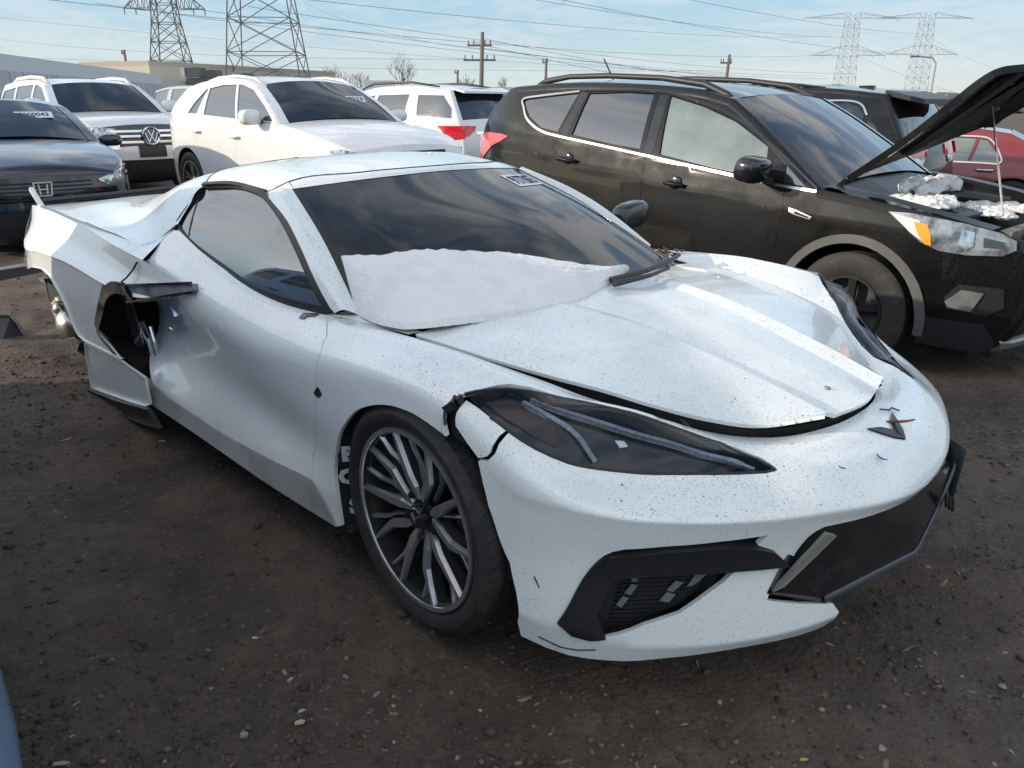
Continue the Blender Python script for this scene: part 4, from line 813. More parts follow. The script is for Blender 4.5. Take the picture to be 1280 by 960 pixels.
# rear corner, torn bumper remains, spoiler and fin
grid('rear_corner', [[(-3.47, .825, .898), (-3.45, .905, .72), (-3.40, .925, .60)], [(-3.53, .80, .885), (-3.52, .84, .74), (-3.46, .87, .60)], [(-3.55, .70, .875), (-3.56, .74, .74), (-3.52, .76, .62)]], M_WHITE, qroot, 10, 10, side=-1)
sp = MB(); sp.tube([(-3.50, -.76, .912), (-3.51, -.4, .915), (-3.515, 0, .925), (-3.51, .4, .935), (-3.50, .78, .93)], .016, 8)
sp.add([(-3.46, -.76, .902), (-3.46, 0, .912), (-3.46, .78, .915), (-3.53, -.76, .905), (-3.54, 0, .92), (-3.53, .78, .92)], [(0, 1, 4, 3), (1, 2, 5, 4)])
sp.build('spoiler', mat('spoiler_black', (.03, .03, .032), .4), CAR)
fn_ = MB(); fn_.prism([(-3.41, -.80, .895), (-3.50, -.79, .89), (-3.60, -.795, .965), (-3.585, -.795, .985)], (0, .02, 0)); fn_.build('spoiler_fin', M_WHITE, CAR)
sc1 = MB(); sc1.tube([(-3.50, -.80, .86), (-3.58, -.80, .80), (-3.66, -.80, .70)], [.006, .012, .006], 6); sc1.build('torn_strip', M_WHITE, CAR)
rb = MB(); rb.add([(-3.55, -.72, .88), (-3.55, .8, .9), (-3.53, .8, .55), (-3.50, -.72, .55)], [(0, 1, 2, 3)]); rb.build('rear_opening', M_DARK, CAR)
bs = MB(); bs.prism([(-3.95, -.80, .60), (-3.5, -.84, .62), (-3.5, -.84, .585), (-3.93, -.80, .57)], (0, .06, 0)); bs.tube([(-3.93, -.80, .585), (-3.98, -.80, .55), (-3.96, -.80, .48)], .014, 6); bs.build('bumper_remains', mat('grey_plastic', (.13, .14, .15), .5), CAR)
# intake behind the door: blade, black surround, dark duct with bright pipes
M_CARB = mat('scuffed_blade', (.30, .30, .30), .45, var=(10, (.10, .10, .10), .42, .6))
bl = MB(); bl.prism([(-1.86, -.958, .694), (-1.262, -.902, .779), (-1.235, -.905, .757), (-1.62, -.94, .672), (-1.79, -.956, .640)], (0.01, .05, -.01)); bl.build('scoop_blade', M_CARB, CAR)
be = MB(); be.bar((-1.95, -.972, .686), (-1.255, -.906, .783), .009, .009); be.bar((-1.80, -.958, .638), (-1.235, -.907, .754), .011, .009); be.bar((-1.79, -.958, .70), (-1.72, -.953, .66), .03, .012); be.build('blade_edge', M_GLOSSB, CAR)
su = MB(); pts = [(-1.80, -.955, .69), (-1.90, -.966, .685), (-2.02, -.968, .635), (-2.10, -.969, .56), (-2.21, -.968, .455), (-2.10, -.965, .405), (-2.02, -.96, .362), (-1.97, -.952, .345)]
Q = smooth_line(pts, 4); 
for a, b in zip(Q[:-1], Q[1:]): su.bar(a, b, .05, .012, up=(0, 1, 0))
su.xf(Matrix.Translation((0, -.002, 0))); su.build('scoop_surround', M_GLOSSB, CAR)
du = MB(); du.add([(-1.78, -.94, .69), (-2.2, -.95, .66), (-2.25, -.95, .40), (-1.95, -.93, .32), (-1.95, -.62, .72), (-2.2, -.62, .70), (-2.25, -.62, .35), (-1.95, -.62, .3)], [(4, 5, 6, 7), (0, 4, 5, 1), (1, 5, 6, 2), (2, 6, 7, 3)]); du.build('scoop_duct', M_DARK, CAR)
pp = MB(); pp.tube([(-1.98, -.86, .50), (-1.93, -.86, .44), (-1.95, -.85, .36)], .014, 8); pp.tube([(-1.88, -.86, .50), (-1.86, -.86, .44), (-1.89, -.85, .37)], .009, 8); pp.tube([(-1.66, -.83, .64), (-1.64, -.835, .58)], .012, 8); pp.ball((-1.70, -.84, .52), .012); pp.build('duct_pipe', M_CHROME, CAR)
vb = MB(); vb.bar((-1.83, -.95, .685), (-1.92, -.90, .42), .03, .03); vb.build('scoop_post', M_GLOSSB, CAR)
# crack at the shoulder above the blade
ck = MB()
for a, b in (((-1.86, -.962, .70), (-1.80, -.942, .735)), ((-1.80, -.942, .735), (-1.77, -.925, .765)), ((-1.765, -.924, .768), (-1.74, -.912, .80))): ck.bar(a, b, .008, .004)
ck.build('crack', M_DARK, CAR)
# where the rear wheel was: dark well, broken hub and muffler
rw = MB(); rw.lathe([(0, -.55), (.36, -.55), (.37, -.80)], 28, 'y', (-2.80, 0, .36)); rw.build('rear_wheel_well', M_LINER, CAR)
rd = MB(); rd.lathe([(0, -.80), (.155, -.80), (.16, -.785), (.16, -.77), (0, -.77)], 28, 'y', (-3.50, 0, .36)); rd.build('brake_shield', mat('dusty_black', (.022, .022, .022), .85, bump=(30, .3, .01)), CAR)
re = MB(); re.lathe([(.158, -.805), (.168, -.805), (.168, -.79)], 20, 'y', (-3.50, 0, .36), 1.9, 4.6); re.build('shield_rim', M_ALU, CAR)
hb = MB(); hb.ball((-3.20, -.84, .275), (.10, .06, .075), 16, 10, 3, .03); hb.build('exhaust_silencer', M_ALU, CAR, smooth=True)
hb = MB(); hb.ball((-3.36, -.83, .335), (.05, .035, .035), 12, 8, 4, .12); hb.build('exhaust_clamp', M_ALU, CAR, smooth=True)
hb = MB(); hb.ball((-3.26, -.84, .40), (.05, .03, .025), 12, 8, 5, .12); hb.build('exhaust_clamp', M_ALU, CAR, smooth=True)
hk = MB(); hk.ball((-3.40, -.80, .30), (.15, .05, .09), 12, 8, 9, .2); hk.build('suspension_knuckle', mat('rusty_metal', (.20, .15, .10), .7, .5, var=(12, (.42, .38, .30), .45, .65), bump=(30, .4, .01)), CAR, smooth=True)
tb = MB(); tb.tube([(-3.20, -.85, .56), (-3.14, -.86, .50), (-3.06, -.86, .44), (-2.99, -.86, .36)], [.010, .018, .014, .008], 6); tb.build('torn_foil', mat('foil', (.7, .68, .62), .4, .6), CAR)
ba = MB(); ba.prism([(-3.62, -.84, .475), (-3.42, -.86, .50), (-3.42, -.86, .475), (-3.60, -.84, .455)], (0, .05, 0)); ba.build('torn_bracket', mat('grey_plastic'), CAR)
tl = MB(); tl.lathe([(.165, -.70), (.30, -.70), (.31, -.55)], 20, 'y', (-3.42, 0, .34), 2.6, 5.2); tl.build('torn_liner', M_LINER, CAR)

# --- chassis filling, so that no light shows through gaps -------------------------
ch = MB()
for pts_ in ([(-.42, .86, .15), (-1.95, .80, .2), (-1.95, .70, .88), (-1.2, .74, .76), (-.5, .68, .71), (-.42, .68, .70)],):
    ch.prism([(x, -y, z) for x, y, z in pts_], (0, .02, 0)); ch.prism([(x, y, z) for x, y, z in pts_], (0, -.02, 0))
ch.box((-1.4, 0, .17), (2.0, 1.6, .06)); ch.box((-.42, 0, .42), (.03, 1.3, .6)); ch.box((-2.9, 0, .5), (1.1, 1.1, .5)); ch.box((.3, 0, .33), (.75, .9, .36)); ch.box((.60, 0, .3), (.2, 1.2, .3))
ch.build('chassis', M_DARK, CAR)
for sd_ in (-1, 1):
    wl = MB(); wl.lathe([(.372, .895), (.36, .62), (0, .62)], 36, 'y', (-.01, 0, .325), -.25, math.pi+.3); wl.xf(Matrix.Scale(sd_, 4, (0, 1, 0))); wl.build('wheel_liner', M_LINER, CAR, smooth=True)
# --- front wheels ---------------------------------------------------------------
def tyre_mesh(R, r, wd):
    t = MB(); h = wd/2; prof = [(r-.012, h*.80), (r, h*.86), (r+.012, h*.92), (r+(R-r)*.35, h*1.0), (r+(R-r)*.62, h*1.0), (R-.022, h*.96), (R-.006, h*.88)]
    tread = []
    for k, x in enumerate(np.linspace(h*.84, -h*.84, 17)):
        g = k in (4, 8, 12); tread.append((R-(.008 if g else 0), x))
    prof = prof+tread+[(a, -b) for a, b in prof[::-1]]
    t.lathe(prof, 72); return t
FW = empty('front_wheel'); FW.parent = CAR; FW.location = (0, -.815, .324); FW.rotation_euler = (0, 0, math.radians(-2.9))
t = tyre_mesh(.322, .254, .245)
to = t.build('tyre', M_RUBBER, FW, angle=40)
sip = MB()
for k in range(60):
    a = 2*math.pi*k/60
    for y0, y1, s_ in ((-.105, -.062, .03), (.062, .105, -.03), (-.05, -.012, .02)):
        A = (.3212*math.cos(a), y0, .3212*math.sin(a)); B = (.3218*math.cos(a+s_), y1, .3218*math.sin(a+s_)); sip.bar(A, B, .004, .002)
tag(sip.build('tread_sipe', M_DARK, FW), kind='stuff')
yo = -.105
rim = MB()
rim.lathe([(.253, yo-.006), (.254, yo), (.247, yo+.004), (.236, yo+.012), (.232, yo+.05), (.225, yo+.10), (.232, .09), (.252, .1)], 72)
rimo = rim.build('rim', M_RIM, FW, angle=30)
lipm = MB(); lipm.lathe([(.2405, yo-.004), (.2415, yo-.0085), (.2535, yo-.0085), (.2545, yo-.002), (.2405, yo-.0)], 72); lipm.build('rim_lip', M_RIM_FACE, FW, angle=30)
fac = MB(); und = MB()
def pol(r, a, y): return (r*math.cos(a), y, r*math.sin(a))
def arm(path, wdt, mb, hgt=.012, slope=0):
    """path [(r, angle deg, y)], widths"""
    P = [pol(r, math.radians(a), y) for r, a, y in path]
    V = []; F = []
    for i, p_ in enumerate(P):
        p_ = Vector(p_); d = (Vector(P[min(i+1, len(P)-1)])-Vector(P[max(i-1, 0)])).normalized(); s_ = d.cross(Vector((0, -1, 0))).normalized(); q = wdt[i]/2
        V += [p_-s_*q, p_+s_*q, p_+s_*(q+.004)+Vector((0, hgt, 0)), p_-s_*(q+.004)+Vector((0, hgt, 0))]
    for i in range(len(P)-1):
        a = 4*i; b = a+4
        for k in range(4): F.append((a+k, b+k, b+(k+1) % 4, a+(k+1) % 4))
    F += [(0, 1, 2, 3), tuple(len(V)-4+k for k in (3, 2, 1, 0))]
    mb.add(V, F)
for g in range(5):
    c = 180-161+72*g        # seen from outside the wheel (car front to the right): x to the right
    c = 161+72*g
    arm([(.048, c+12, yo+.026), (.085, c+13, yo+.016), (.12, c+14.5, yo+.008), (.243, c+17, yo-.003)], [.010, .024, .020, .008], fac)
    arm([(.048, c+12, yo+.034), (.085, c+12, yo+.026), (.12, c+14, yo+.020), (.242, c+16.5, yo+.010)], [.016, .028, .024, .012], und, .03)
    arm([(.048, c-10, yo+.026), (.09, c-19, yo+.016), (.145, c-25, yo+.008), (.195, c-21, yo+.002), (.243, c-18, yo-.003)], [.010, .020, .019, .012, .008], fac)
    arm([(.048, c-10, yo+.034), (.09, c-18, yo+.026), (.145, c-24, yo+.020), (.195, c-20.5, yo+.014), (.242, c-17.5, yo+.010)], [.016, .024, .023, .016, .012], und, .03)
    for q in (0, 36):
        arm([(.06, c+q+1, yo+.042), (.15, c+q+3, yo+.034), (.19, c+q+5, yo+.022), (.241, c+q+3, yo+.006)], [.006, .006, .007, .006], fac, .01)
        arm([(.052, c+q, yo+.050), (.14, c+q+3, yo+.044), (.19, c+q+5, yo+.032), (.240, c+q+3, yo+.016)], [.010, .009, .010, .008], und, .02)
und.build('spoke_back', M_RIM, FW); fac.build('spoke_face', M_RIM_FACE, FW)
hubm = MB(); hubm.lathe([(0, yo+.006), (.027, yo+.006), (.031, yo+.010), (.034, yo+.03), (.06, yo+.034), (.062, yo+.07)], 30); hubm.build('centre_cap', M_GLOSSB, FW, angle=30)
vm = MB(); 
for s_ in (-1, 1): vm.bar((0, yo+.004, -.012), (s_*.016, yo+.004, .012), .006, .003, up=(0, 1, 0))
vm.build('cap_emblem', M_ALU, FW)
lg = MB()
for k in range(5):
    a = math.radians(161+36+72*k); lg.lathe([(0, yo+.018), (.009, yo+.018), (.010, yo+.045)], 6, 'y', (.062*math.cos(a), 0, .062*math.sin(a)))
lg.build('lug_nut', M_GLOSSB, FW)
bd = MB(); bd.lathe([(.06, yo+.085), (.172, yo+.085), (.172, yo+.11), (.06, yo+.11)], 48); bd.build('brake_disc', mat('brake_disc', (.16, .15, .14), .4, .9), FW)
bc = MB()
bc.lathe([(.105, yo+.062), (.180, yo+.062), (.182, yo+.12), (.105, yo+.12)], 8, 'y', (0, 0, 0), math.radians(-35), math.radians(25)); bc.build('brake_caliper', mat('caliper_dark', (.03, .03, .035), .5), FW)
# far front wheel: same kind of tyre and rim
FW2 = copy_tree(FW, CAR); FW2.location = (0, .815, .324); FW2.rotation_euler = (0, 0, math.pi-math.radians(2.9))
# white marks on the liner behind the wheel
M_MARK = mat('white_marking', (.50, .55, .62), .7)
LX = {'B': -.336, 'O': -.343, 'S': -.322}
for ch_, z, s_ in (('B', .400, .062), ('O', .325, .064), ('S', .235, .066)):
    text_mesh('liner_letter', ch_, s_, M_MARK, CAR, Matrix.Translation((LX[ch_], -.895, z)) @ Matrix.Rotation(math.radians(50), 4, 'Z') @ Matrix.Rotation(math.radians(90), 4, 'X') @ Matrix.Scale(1.2, 4, (1, 0, 0)), off=.05)
lm = MB(); lm.add([(-.375, -.905, .50), (-.385, -.905, .16), (-.28, -.75, .16), (-.26, -.75, .56)], [(0, 1, 2, 3)]); lm.build('liner_flap', M_LINER, CAR)
sh = MB()
for k in range(9): a = rnd.random(); sh.ball((-.38+.07*a, -.90+.08*rnd.random(), .14+.02*rnd.random()), (.02, .015, .01), 6, 4, k, .4)
sh.build('splash_shield', M_LINER, CAR)

# --- mirror, wiper, badges, sticker ------------------------------------------------
mi = MB(); mi.ball((-.76, .985, .865), (.062, .105, .062), 22, 14, pw=.72); 
mi.V = [(x if x < -.715 else -.715+(x+.715)*.5, y, z+(y-.985)*.12) for x, y, z in mi.V]; mo = mi.build('door_mirror', mat('mirror_black', (.02, .022, .026), .22, coat=.5), CAR, smooth=True)
ma = MB(); ma.bar((-.72, .80, .785), (-.75, .93, .83), .05, .03); ma.build('mirror_arm', M_BLACK, mo)
mi2 = copy_tree(mo, CAR); 
for c_ in list(mi2.children): bpy.data.objects.remove(c_)
bpy.data.objects.remove(mi2)
wi = MB(); wi.tube([(-.105, .02, .800), (-.09, .20, .806), (-.115, .36, .81), (-.16, .50, .812)], [.011, .009, .012, .007], 8); wi.tube([(-.075, .0, .795), (-.05, .16, .80), (-.07, .30, .802)], [.012, .008, .006], 8); wi.build('wiper', M_BLACK, CAR)
cg = grid('cowl_grille', [[(-.12, -.1, .762), (-.13, .2, .765), (-.20, .45, .768), (-.31, .66, .772)], [(-.19, -.1, .79), (-.20, .2, .79), (-.26, .45, .79), (-.38, .68, .79)]], M_BLACK, CAR, 16, 5)
M_STICK = mat('sticker_white', (.72, .74, .80), .5)
M_INK = mat('sticker_ink', (.03, .03, .06), .6)
def sticker_on(parent, c, ux, uy, wd_, ht_, txt, name='lot_sticker', ts=.8):
    c, ux, uy = Vector(c), Vector(ux).normalized(), Vector(uy); uy = (uy-ux*uy.dot(ux)).normalized(); n = ux.cross(uy)
    b = MB(); b.prism([c+ux*a*wd_/2+uy*e*ht_/2 for a, e in ((-1, -1), (1, -1), (1, 1), (-1, 1))], n*.0015)
    s_ = b.build(name, M_STICK, parent); M = Matrix((ux, uy, n)).transposed().to_4x4(); M.translation = c+n*.003
    text_mesh('sticker_number', txt, ht_*ts, M_INK, s_, M @ Matrix.Scale(wd_/(len(txt)*ht_*ts*.62), 4, (1, 0, 0)), .0004); return s_
def screen_sticker(u0, u1, v0, v1, txt):
    def mp(a, e, h): u = u0+(u1-u0)*a; v = v1+(v0-v1)*e; P = WS.ev(u, v); N = WS.nrm(u, v); N *= np.sign(N[:, 2:3]); return P+N*h
    A, E_ = np.meshgrid(np.linspace(0, 1, 8), np.linspace(0, 1, 5)); P = mp(A.ravel(), E_.ravel(), .002); f = [(j*8+i, j*8+i+1, (j+1)*8+i+1, (j+1)*8+i) for j in range(4) for i in range(7)]
    s_ = mesh('lot_sticker', P, f, M_STICK, CAR, smooth=True); t = text_mesh('sticker_number', txt, 1, M_INK, s_, Matrix.Identity(4), .0001)
    co = np.array([v.co for v in t.data.vertices]); lo, hi = co.min(0), co.max(0); q = (co[:, :2]-lo[:2])/(hi[:2]-lo[:2]); P = mp(.06+.88*q[:, 0], .12+.76*q[:, 1], .0035)
    for v, c in zip(t.data.vertices, P): v.co = c
screen_sticker(.415, .125, .17, .43, '91773675')
panel('badge', BODY, UV['badge_c'], M_GLOSSB, CAR, res=.03, gap=0, off=.003, thick=.003)
panel('scuff', BODY, UV['scuff'], M_DARK, CAR, res=.03, gap=0, off=.001, thick=0)

# ---------------------------------------------------------------- parked vehicles: side sheets trimmed by outlines, a rounded sheet over the top
from mathutils.bvhtree import BVHTree
class Side:
    """half width of a car body as a function of (x, z)"""
    def __init__(s, W, belt, tum=.32, front=(0, 1, .1), rear=(-3, -4, .1), roof=1.6, low=.4, shoulder=.035):
        s.W, s.belt, s.tum, s.f, s.r, s.roof, s.low, s.sh = W, np.array(belt, float), tum, front, rear, roof, low, shoulder
        i = np.argsort(s.belt[:, 0]); s.belt = s.belt[i]
    def zb(s, x): return np.interp(x, s.belt[:, 0], s.belt[:, 1])
    def y(s, x, z):
        x = np.asarray(x, float); z = np.asarray(z, float); zb = s.zb(x)
        b = s.W-s.f[2]*np.clip((x-s.f[0])/(s.f[1]-s.f[0]), 0, 1.3)**2.4-s.r[2]*np.clip((x-s.r[0])/(s.r[1]-s.r[0]), 0, 1.3)**2.4
        t = np.clip((z-.62)/np.maximum(zb-.62, .1), 0, 1); b = b-s.sh*t**2.2
        b = b-.07*np.clip((s.low+.12-z)/.35, 0, 1)**1.6
        crease = np.exp(-((z-(zb-.14))/.04)**2)*.003; b = b+crease
        d = np.maximum(z-zb, 0); b = b-d*s.tum-.28*d*d
        return b
    def P(s, xz, off=0., sd=-1):
        xz = np.asarray(xz, float); x, z = xz[:, 0], xz[:, 1]; y = s.y(x, z); e = .004
        N = np.stack([-(s.y(x+e, z)-s.y(x-e, z))/(2*e), np.ones(len(x)), -(s.y(x, z+e)-s.y(x, z-e))/(2*e)], 1); N /= np.linalg.norm(N, axis=1)[:, None]
        P = np.stack([x, y, z], 1)+N*off
        return P*[1, sd, 1], N*[1, sd, 1]
def side_panel(name, S, poly, m, parent, holes=(), res=.08, gap=.003, off=0., thick=.012, sd=-1):
    pm = inset(poly, gap) if gap else np.asarray(poly, float); hm = [inset(h, -gap) if gap else np.asarray(h, float) for h in holes]
    pm = densify(pm, res); hm = [densify(h, res) for h in hm]
    uv, F, B = triangulate(pm, hm, res); P, N = S.P(uv, off, sd)
    V = list(P); NN = list(N); FF = [tuple(f[::-1]) if sd > 0 else tuple(f) for f in F]
    if thick:
        for a, b in B:
            e = P[b]-P[a]; rn = np.cross(e, N[a])*(1 if sd < 0 else -1); rn /= max(np.linalg.norm(rn), 1e-9); k = len(V)
            V += [P[a], P[b], P[b]-N[b]*thick, P[a]-N[a]*thick]; NN += [rn]*4; FF.append((k+1, k, k+3, k+2) if sd < 0 else (k, k+1, k+2, k+3))
    return mesh(name, V, FF, m, parent, normals=NN)
def side_line(name, S, pts, width, m, parent, off=.003, h=.006, sd=-1, n=5, sm=True):
    q = smooth_line(pts, n) if sm else densify(np.array(pts, float), .08, False)
    P, N = S.P(q, 0, 1); return ribbon(name, P, N, width, m, parent, off, h, sd)

class Shell:
    """outline in (x, z) from the front bottom over the roof to the rear bottom, in named segments"""
    def __init__(s, S, segs, r=.05):
        s.S = S; s.segs = []; allp = []
        for nm, mt, pts, crown in segs:
            q = smooth_line(pts, 4) if len(pts) > 2 else densify(np.array(pts, float), .12, False)
            s.segs.append([nm, mt, q, crown, len(allp)]); allp += list(q if not allp else q[1:])
            s.segs[-1][4] = len(allp)-len(q)
        P = np.array(allp); T = np.gradient(P, axis=0); T /= np.maximum(np.linalg.norm(T, axis=1), 1e-9)[:, None]
        N = np.stack([T[:, 1]*-1, T[:, 0]], 1)*-1               # outline runs front -> roof -> rear: outward is to the left of travel reversed
        c = P.mean(0); 
        if ((P-c)*N).sum() < 0: N = -N
        s.P, s.N, s.r = P, N, r; s.I = P-N*r; s.Y = S.y(s.I[:, 0], s.I[:, 1])
    def outline(s): return s.I
    def section(s, i, crown, ss):
        """points over the car at outline point i for s in -1..1"""
        r = s.r; Y = s.Y[i]; n = s.N[i]; out = []
        for q in ss:
            a = abs(q)
            if a > .9:
                t = (a-.9)/.1*math.pi/2; y = Y-r+r*math.sin(t); o = -r+r*math.cos(t)
            else:
                y = (Y-r)*a/.9; o = crown*(1-(a/.9)**2.2)
            out.append((s.P[i, 0]+n[0]*o, math.copysign(y, q), s.P[i, 1]+n[1]*o))
        return out
    def strip(s, k, name, m, parent, s0=-1, s1=1, off=0., trim=0, ns=26, i0=0, i1=None):
        nm, mt, q, crown, st = s.segs[k]; i1 = len(q) if i1 is None else i1
        a = np.linspace(max(s0, -.9), min(s1, .9), ns); ss = list(a)
        if s0 < -.9: ss = list(np.linspace(-1, -.9, 5)[:-1])+ss
        if s1 > .9: ss = ss+list(np.linspace(.9, 1, 5)[1:])
        V = []; F = []; m_ = len(ss); idx = range(st+i0, st+i1)
        c = crown if isinstance(crown, (list, tuple)) else (crown, crown)
        for j, i in enumerate(idx):
            f = j/max(1, len(idx)-1); cr_ = c[0]+(c[1]-c[0])*f
            P = s.section(i, cr_, ss)
            if off: P = [(p[0]+s.N[i][0]*off, p[1], p[2]+s.N[i][1]*off) for p in P]
            V += P
        n_ = len(idx); F = [(j*m_+i, j*m_+i+1, (j+1)*m_+i+1, (j+1)*m_+i) for j in range(n_-1) for i in range(m_-1)]
        return mesh(name, V, F, m, parent, smooth=True)

def collect(root):
    V = []; F = []
    def rec(o):
        for c in o.children:
            if c.type == 'MESH' and c.get('_shell'):
                k = len(V); V.extend([v.co.copy() for v in c.data.vertices]); F.extend([tuple(i+k for i in p.vertices) for p in c.data.polygons])
            rec(c)
    rec(root); return BVHTree.FromPolygons(V, F)
def projected(name, bvh, poly, axis, m, parent, off=.004, thick=.01, res=.05, mirror=False, holes=(), maxd=None):
    """a trimmed sheet laid on the body: polygon in the plane across `axis` ('x' from the front, '-x' from behind, 'z' from above)"""
    obs = []
    for sg in ((1, -1) if mirror else (1,)):
        pl = np.array(poly, float)*[sg, 1]; uv, F, B = triangulate(densify(pl, res), [densify(np.array(h)*[sg, 1], res) for h in holes], res); V = []; N = []
        for a, b in uv:
            o, d = {'x': (Vector((9, a, b)), Vector((-1, 0, 0))), '-x': (Vector((-9, a, b)), Vector((1, 0, 0))), 'z': (Vector((b, a, 9)), Vector((0, 0, -1)))}[axis]
            h, n, _, _ = bvh.ray_cast(o, d)
            if h is None: h, n, _, _ = bvh.find_nearest(Vector((9 if axis == 'x' else -9, a, b)) if axis != 'z' else Vector((b, a, 3)))
            if n.dot(d) > 0: n = -n
            V.append(h); N.append(n)
        sm = []                                                   # even out normals a little
        P = [v+n*off for v, n in zip(V, N)]; VV = list(P); FF = [tuple(f) for f in F]
        p0, p1, p2 = (P[i] for i in FF[0]); 
        if (p1-p0).cross(p2-p0).dot(N[FF[0][0]]) < 0: FF = [f[::-1] for f in FF]
        for a, b in B:
            k = len(VV); VV += [P[a], P[b], P[b]-N[b]*thick, P[a]-N[a]*thick]; FF.append((k, k+1, k+2, k+3))
        obs.append(mesh(name, VV, FF, m, parent, smooth=True))
    return obs if mirror else obs[0]

WHEELS = {}
def wheel_proto(R, r, wd, style):
    k = (R, r, wd, style)
    if k in WHEELS: return WHEELS[k]
    t = tyre_mesh(R, r, wd).build('wheel', M_RUBBER, None, angle=40)
    yo = -wd/2+.012; rb = MB(); rb.lathe([(r, yo-.004), (r+.001, yo), (r-.014, yo+.006), (r-.02, yo+.07), (.10, yo+.09), (0, yo+.09)], 40); 
    mt = mat('alloy_silver', (.50, .49, .46), .35, .9) if style != 'dark' else mat('alloy_dark', (.05, .05, .055), .35, .6)
    rim = rb.build('rim', mat('rim_barrel', (.06, .06, .06), .5), t, angle=30)
    sp = MB(); n = {'five': 5, 'twin': 5, 'dark': 5, 'multi': 10}[style]
    for g in range(n):
        for s_ in ((-1, 1) if style == 'twin' else (0,)):
            a = 2*math.pi*g/n+.3; w0, w1 = (.035, .05) if n == 5 and style != 'twin' else (.024, .022); b = a+s_*.16
            P0 = Vector((.04*math.cos(a), yo+.03, .04*math.sin(a))); P1 = Vector(((r-.008)*math.cos(b), yo+.004, (r-.008)*math.sin(b)))
            d = (P1-P0).normalized(); q = d.cross(Vector((0, 1, 0)))
            V = [P0-q*w0/2, P0+q*w0/2, P1+q*w1/2, P1-q*w1/2]; V += [v+Vector((0, .03, 0)) for v in V]
            sp.add(V, [(0, 1, 2, 3), (4, 7, 6, 5), (0, 4, 5, 1), (1, 5, 6, 2), (2, 6, 7, 3), (3, 7, 4, 0)])
    sp.lathe([(0, yo+.015), (.035, yo+.015), (.05, yo+.03), (.05, yo+.07)], 20); sp.lathe([(r-.012, yo-.005), (r+.002, yo-.005), (r+.002, yo+.01), (r-.012, yo+.01)], 40)
    sp.build('spokes', mt, t)
    WHEELS[k] = t; t['_proto'] = 1
    return t
def add_wheel(root, x, y, R, r, wd, style, steer=0):
    k = (R, r, wd, style); new = k not in WHEELS; p_ = wheel_proto(*k)
    o = p_ if new else copy_tree(p_); o.parent = root; o.location = (x, y, R); o.rotation_euler = (0, rnd.uniform(0, 6) if new is None else 0, (math.pi if y > 0 else 0)+steer); return o

def vehicle(name, label, cat, loc, yaw, sp, pitch=0., roll=0., group=None):
    root = empty(name, label, cat, loc, (roll, pitch, yaw), group)
    S = sp['side']; sh = Shell(S, sp['segs'], sp.get('r', .05)); paint = sp['paint']
    full = [tuple(q) for q in sh.outline()]
    zs = sp['sill']
    # lower edge from rear to front with the wheel arches cut out
    low = []
    xr, xf = full[-1][0], full[0][0]
    for (ax, az, ar) in sorted(sp['arches'], key=lambda a: a[0]):
        h = math.asin(max(-1, min(1, (zs-az)/ar))); a0 = math.pi-h; a1 = h
        low += [(ax+ar*math.cos(a0+(a1-a0)*k/16), az+ar*math.sin(a0+(a1-a0)*k/16)) for k in range(17)]
    poly = full+[(full[-1][0]+.03, zs)]+low+[(full[0][0]-.03, zs)]
    poly = [p for i, p in enumerate(poly) if np.hypot(*(np.array(p)-poly[i-1])) > 1e-3]
    wins = sp['windows']; doors = sp.get('doors', [])
    res = sp.get('res', .09)
    nr = sp.get('near', -1)
    for sd in (-1, 1):
        if sd == nr:
            inw = [w for w in wins]
            hs = [d for d in doors]+[w for w in wins if not any(pip([np.mean(w, 0)], d)[0] for d in doors)]
            b = side_panel('body_side', S, poly, paint, root, holes=hs, res=res, gap=0, sd=sd); b['_shell'] = 1
            for d in doors:
                wd_ = [w for w in wins if pip([np.mean(w, 0)], d)[0]]
                do = side_panel('door', S, d, paint, root, holes=wd_, res=res, gap=.004, sd=sd)
            side_panel('inner_panel', S, poly, M_DARK, root, res=.2, gap=.02, off=-.03, thick=0, sd=sd)
        else:
            b = side_panel('body_side', S, poly, paint, root, holes=wins, res=res*1.6, gap=0, sd=sd); b['_shell'] = 1
        for w in wins: side_panel('side_window', S, w, sp.get('glass', M_GLASS_D), root, res=.12, gap=.002, off=-.009, thick=.004, sd=sd)
    for k, (nm, mt, pts, crown) in enumerate(sp['segs']):
        if mt == 'glass':
            e = sp.get('pillar', .80)
            o = sh.strip(k, 'pillar', paint, root, -1, -e); o['_shell'] = 1; o = sh.strip(k, 'pillar', paint, root, e, 1); o['_shell'] = 1
            gobj = sh.strip(k, nm, sp.get('ws_glass', M_GLASS_D), root, -e-.01, e+.01, off=-.006); gobj['_shell'] = 1
        else:
            o = sh.strip(k, nm, paint if mt == 'paint' else mt, root); o['_shell'] = 1
    ub = MB(); fl = np.array(full); x0, x1 = fl[:, 0].min()+.25, fl[:, 0].max()-.25
    ub.box(((x0+x1)/2, 0, zs+.12), (x1-x0, S.W*1.25, .2)); 
    for (ax, az, ar) in sp['arches']:
        for sd in (-1, 1):
            ub.lathe([(ar*1.0, S.W*sd*.97), (ar*1.03, S.W*.55*sd), (0, S.W*.55*sd)], 20, 'y', (ax, 0, az), 0, math.pi)
    ub.build('underbody', M_LINER, root)
    for (wx, wy, R, r, wd_, st) in sp['wheels']: add_wheel(root, wx, wy, R, r, wd_, st)
    return root, S, sh, collect(root)

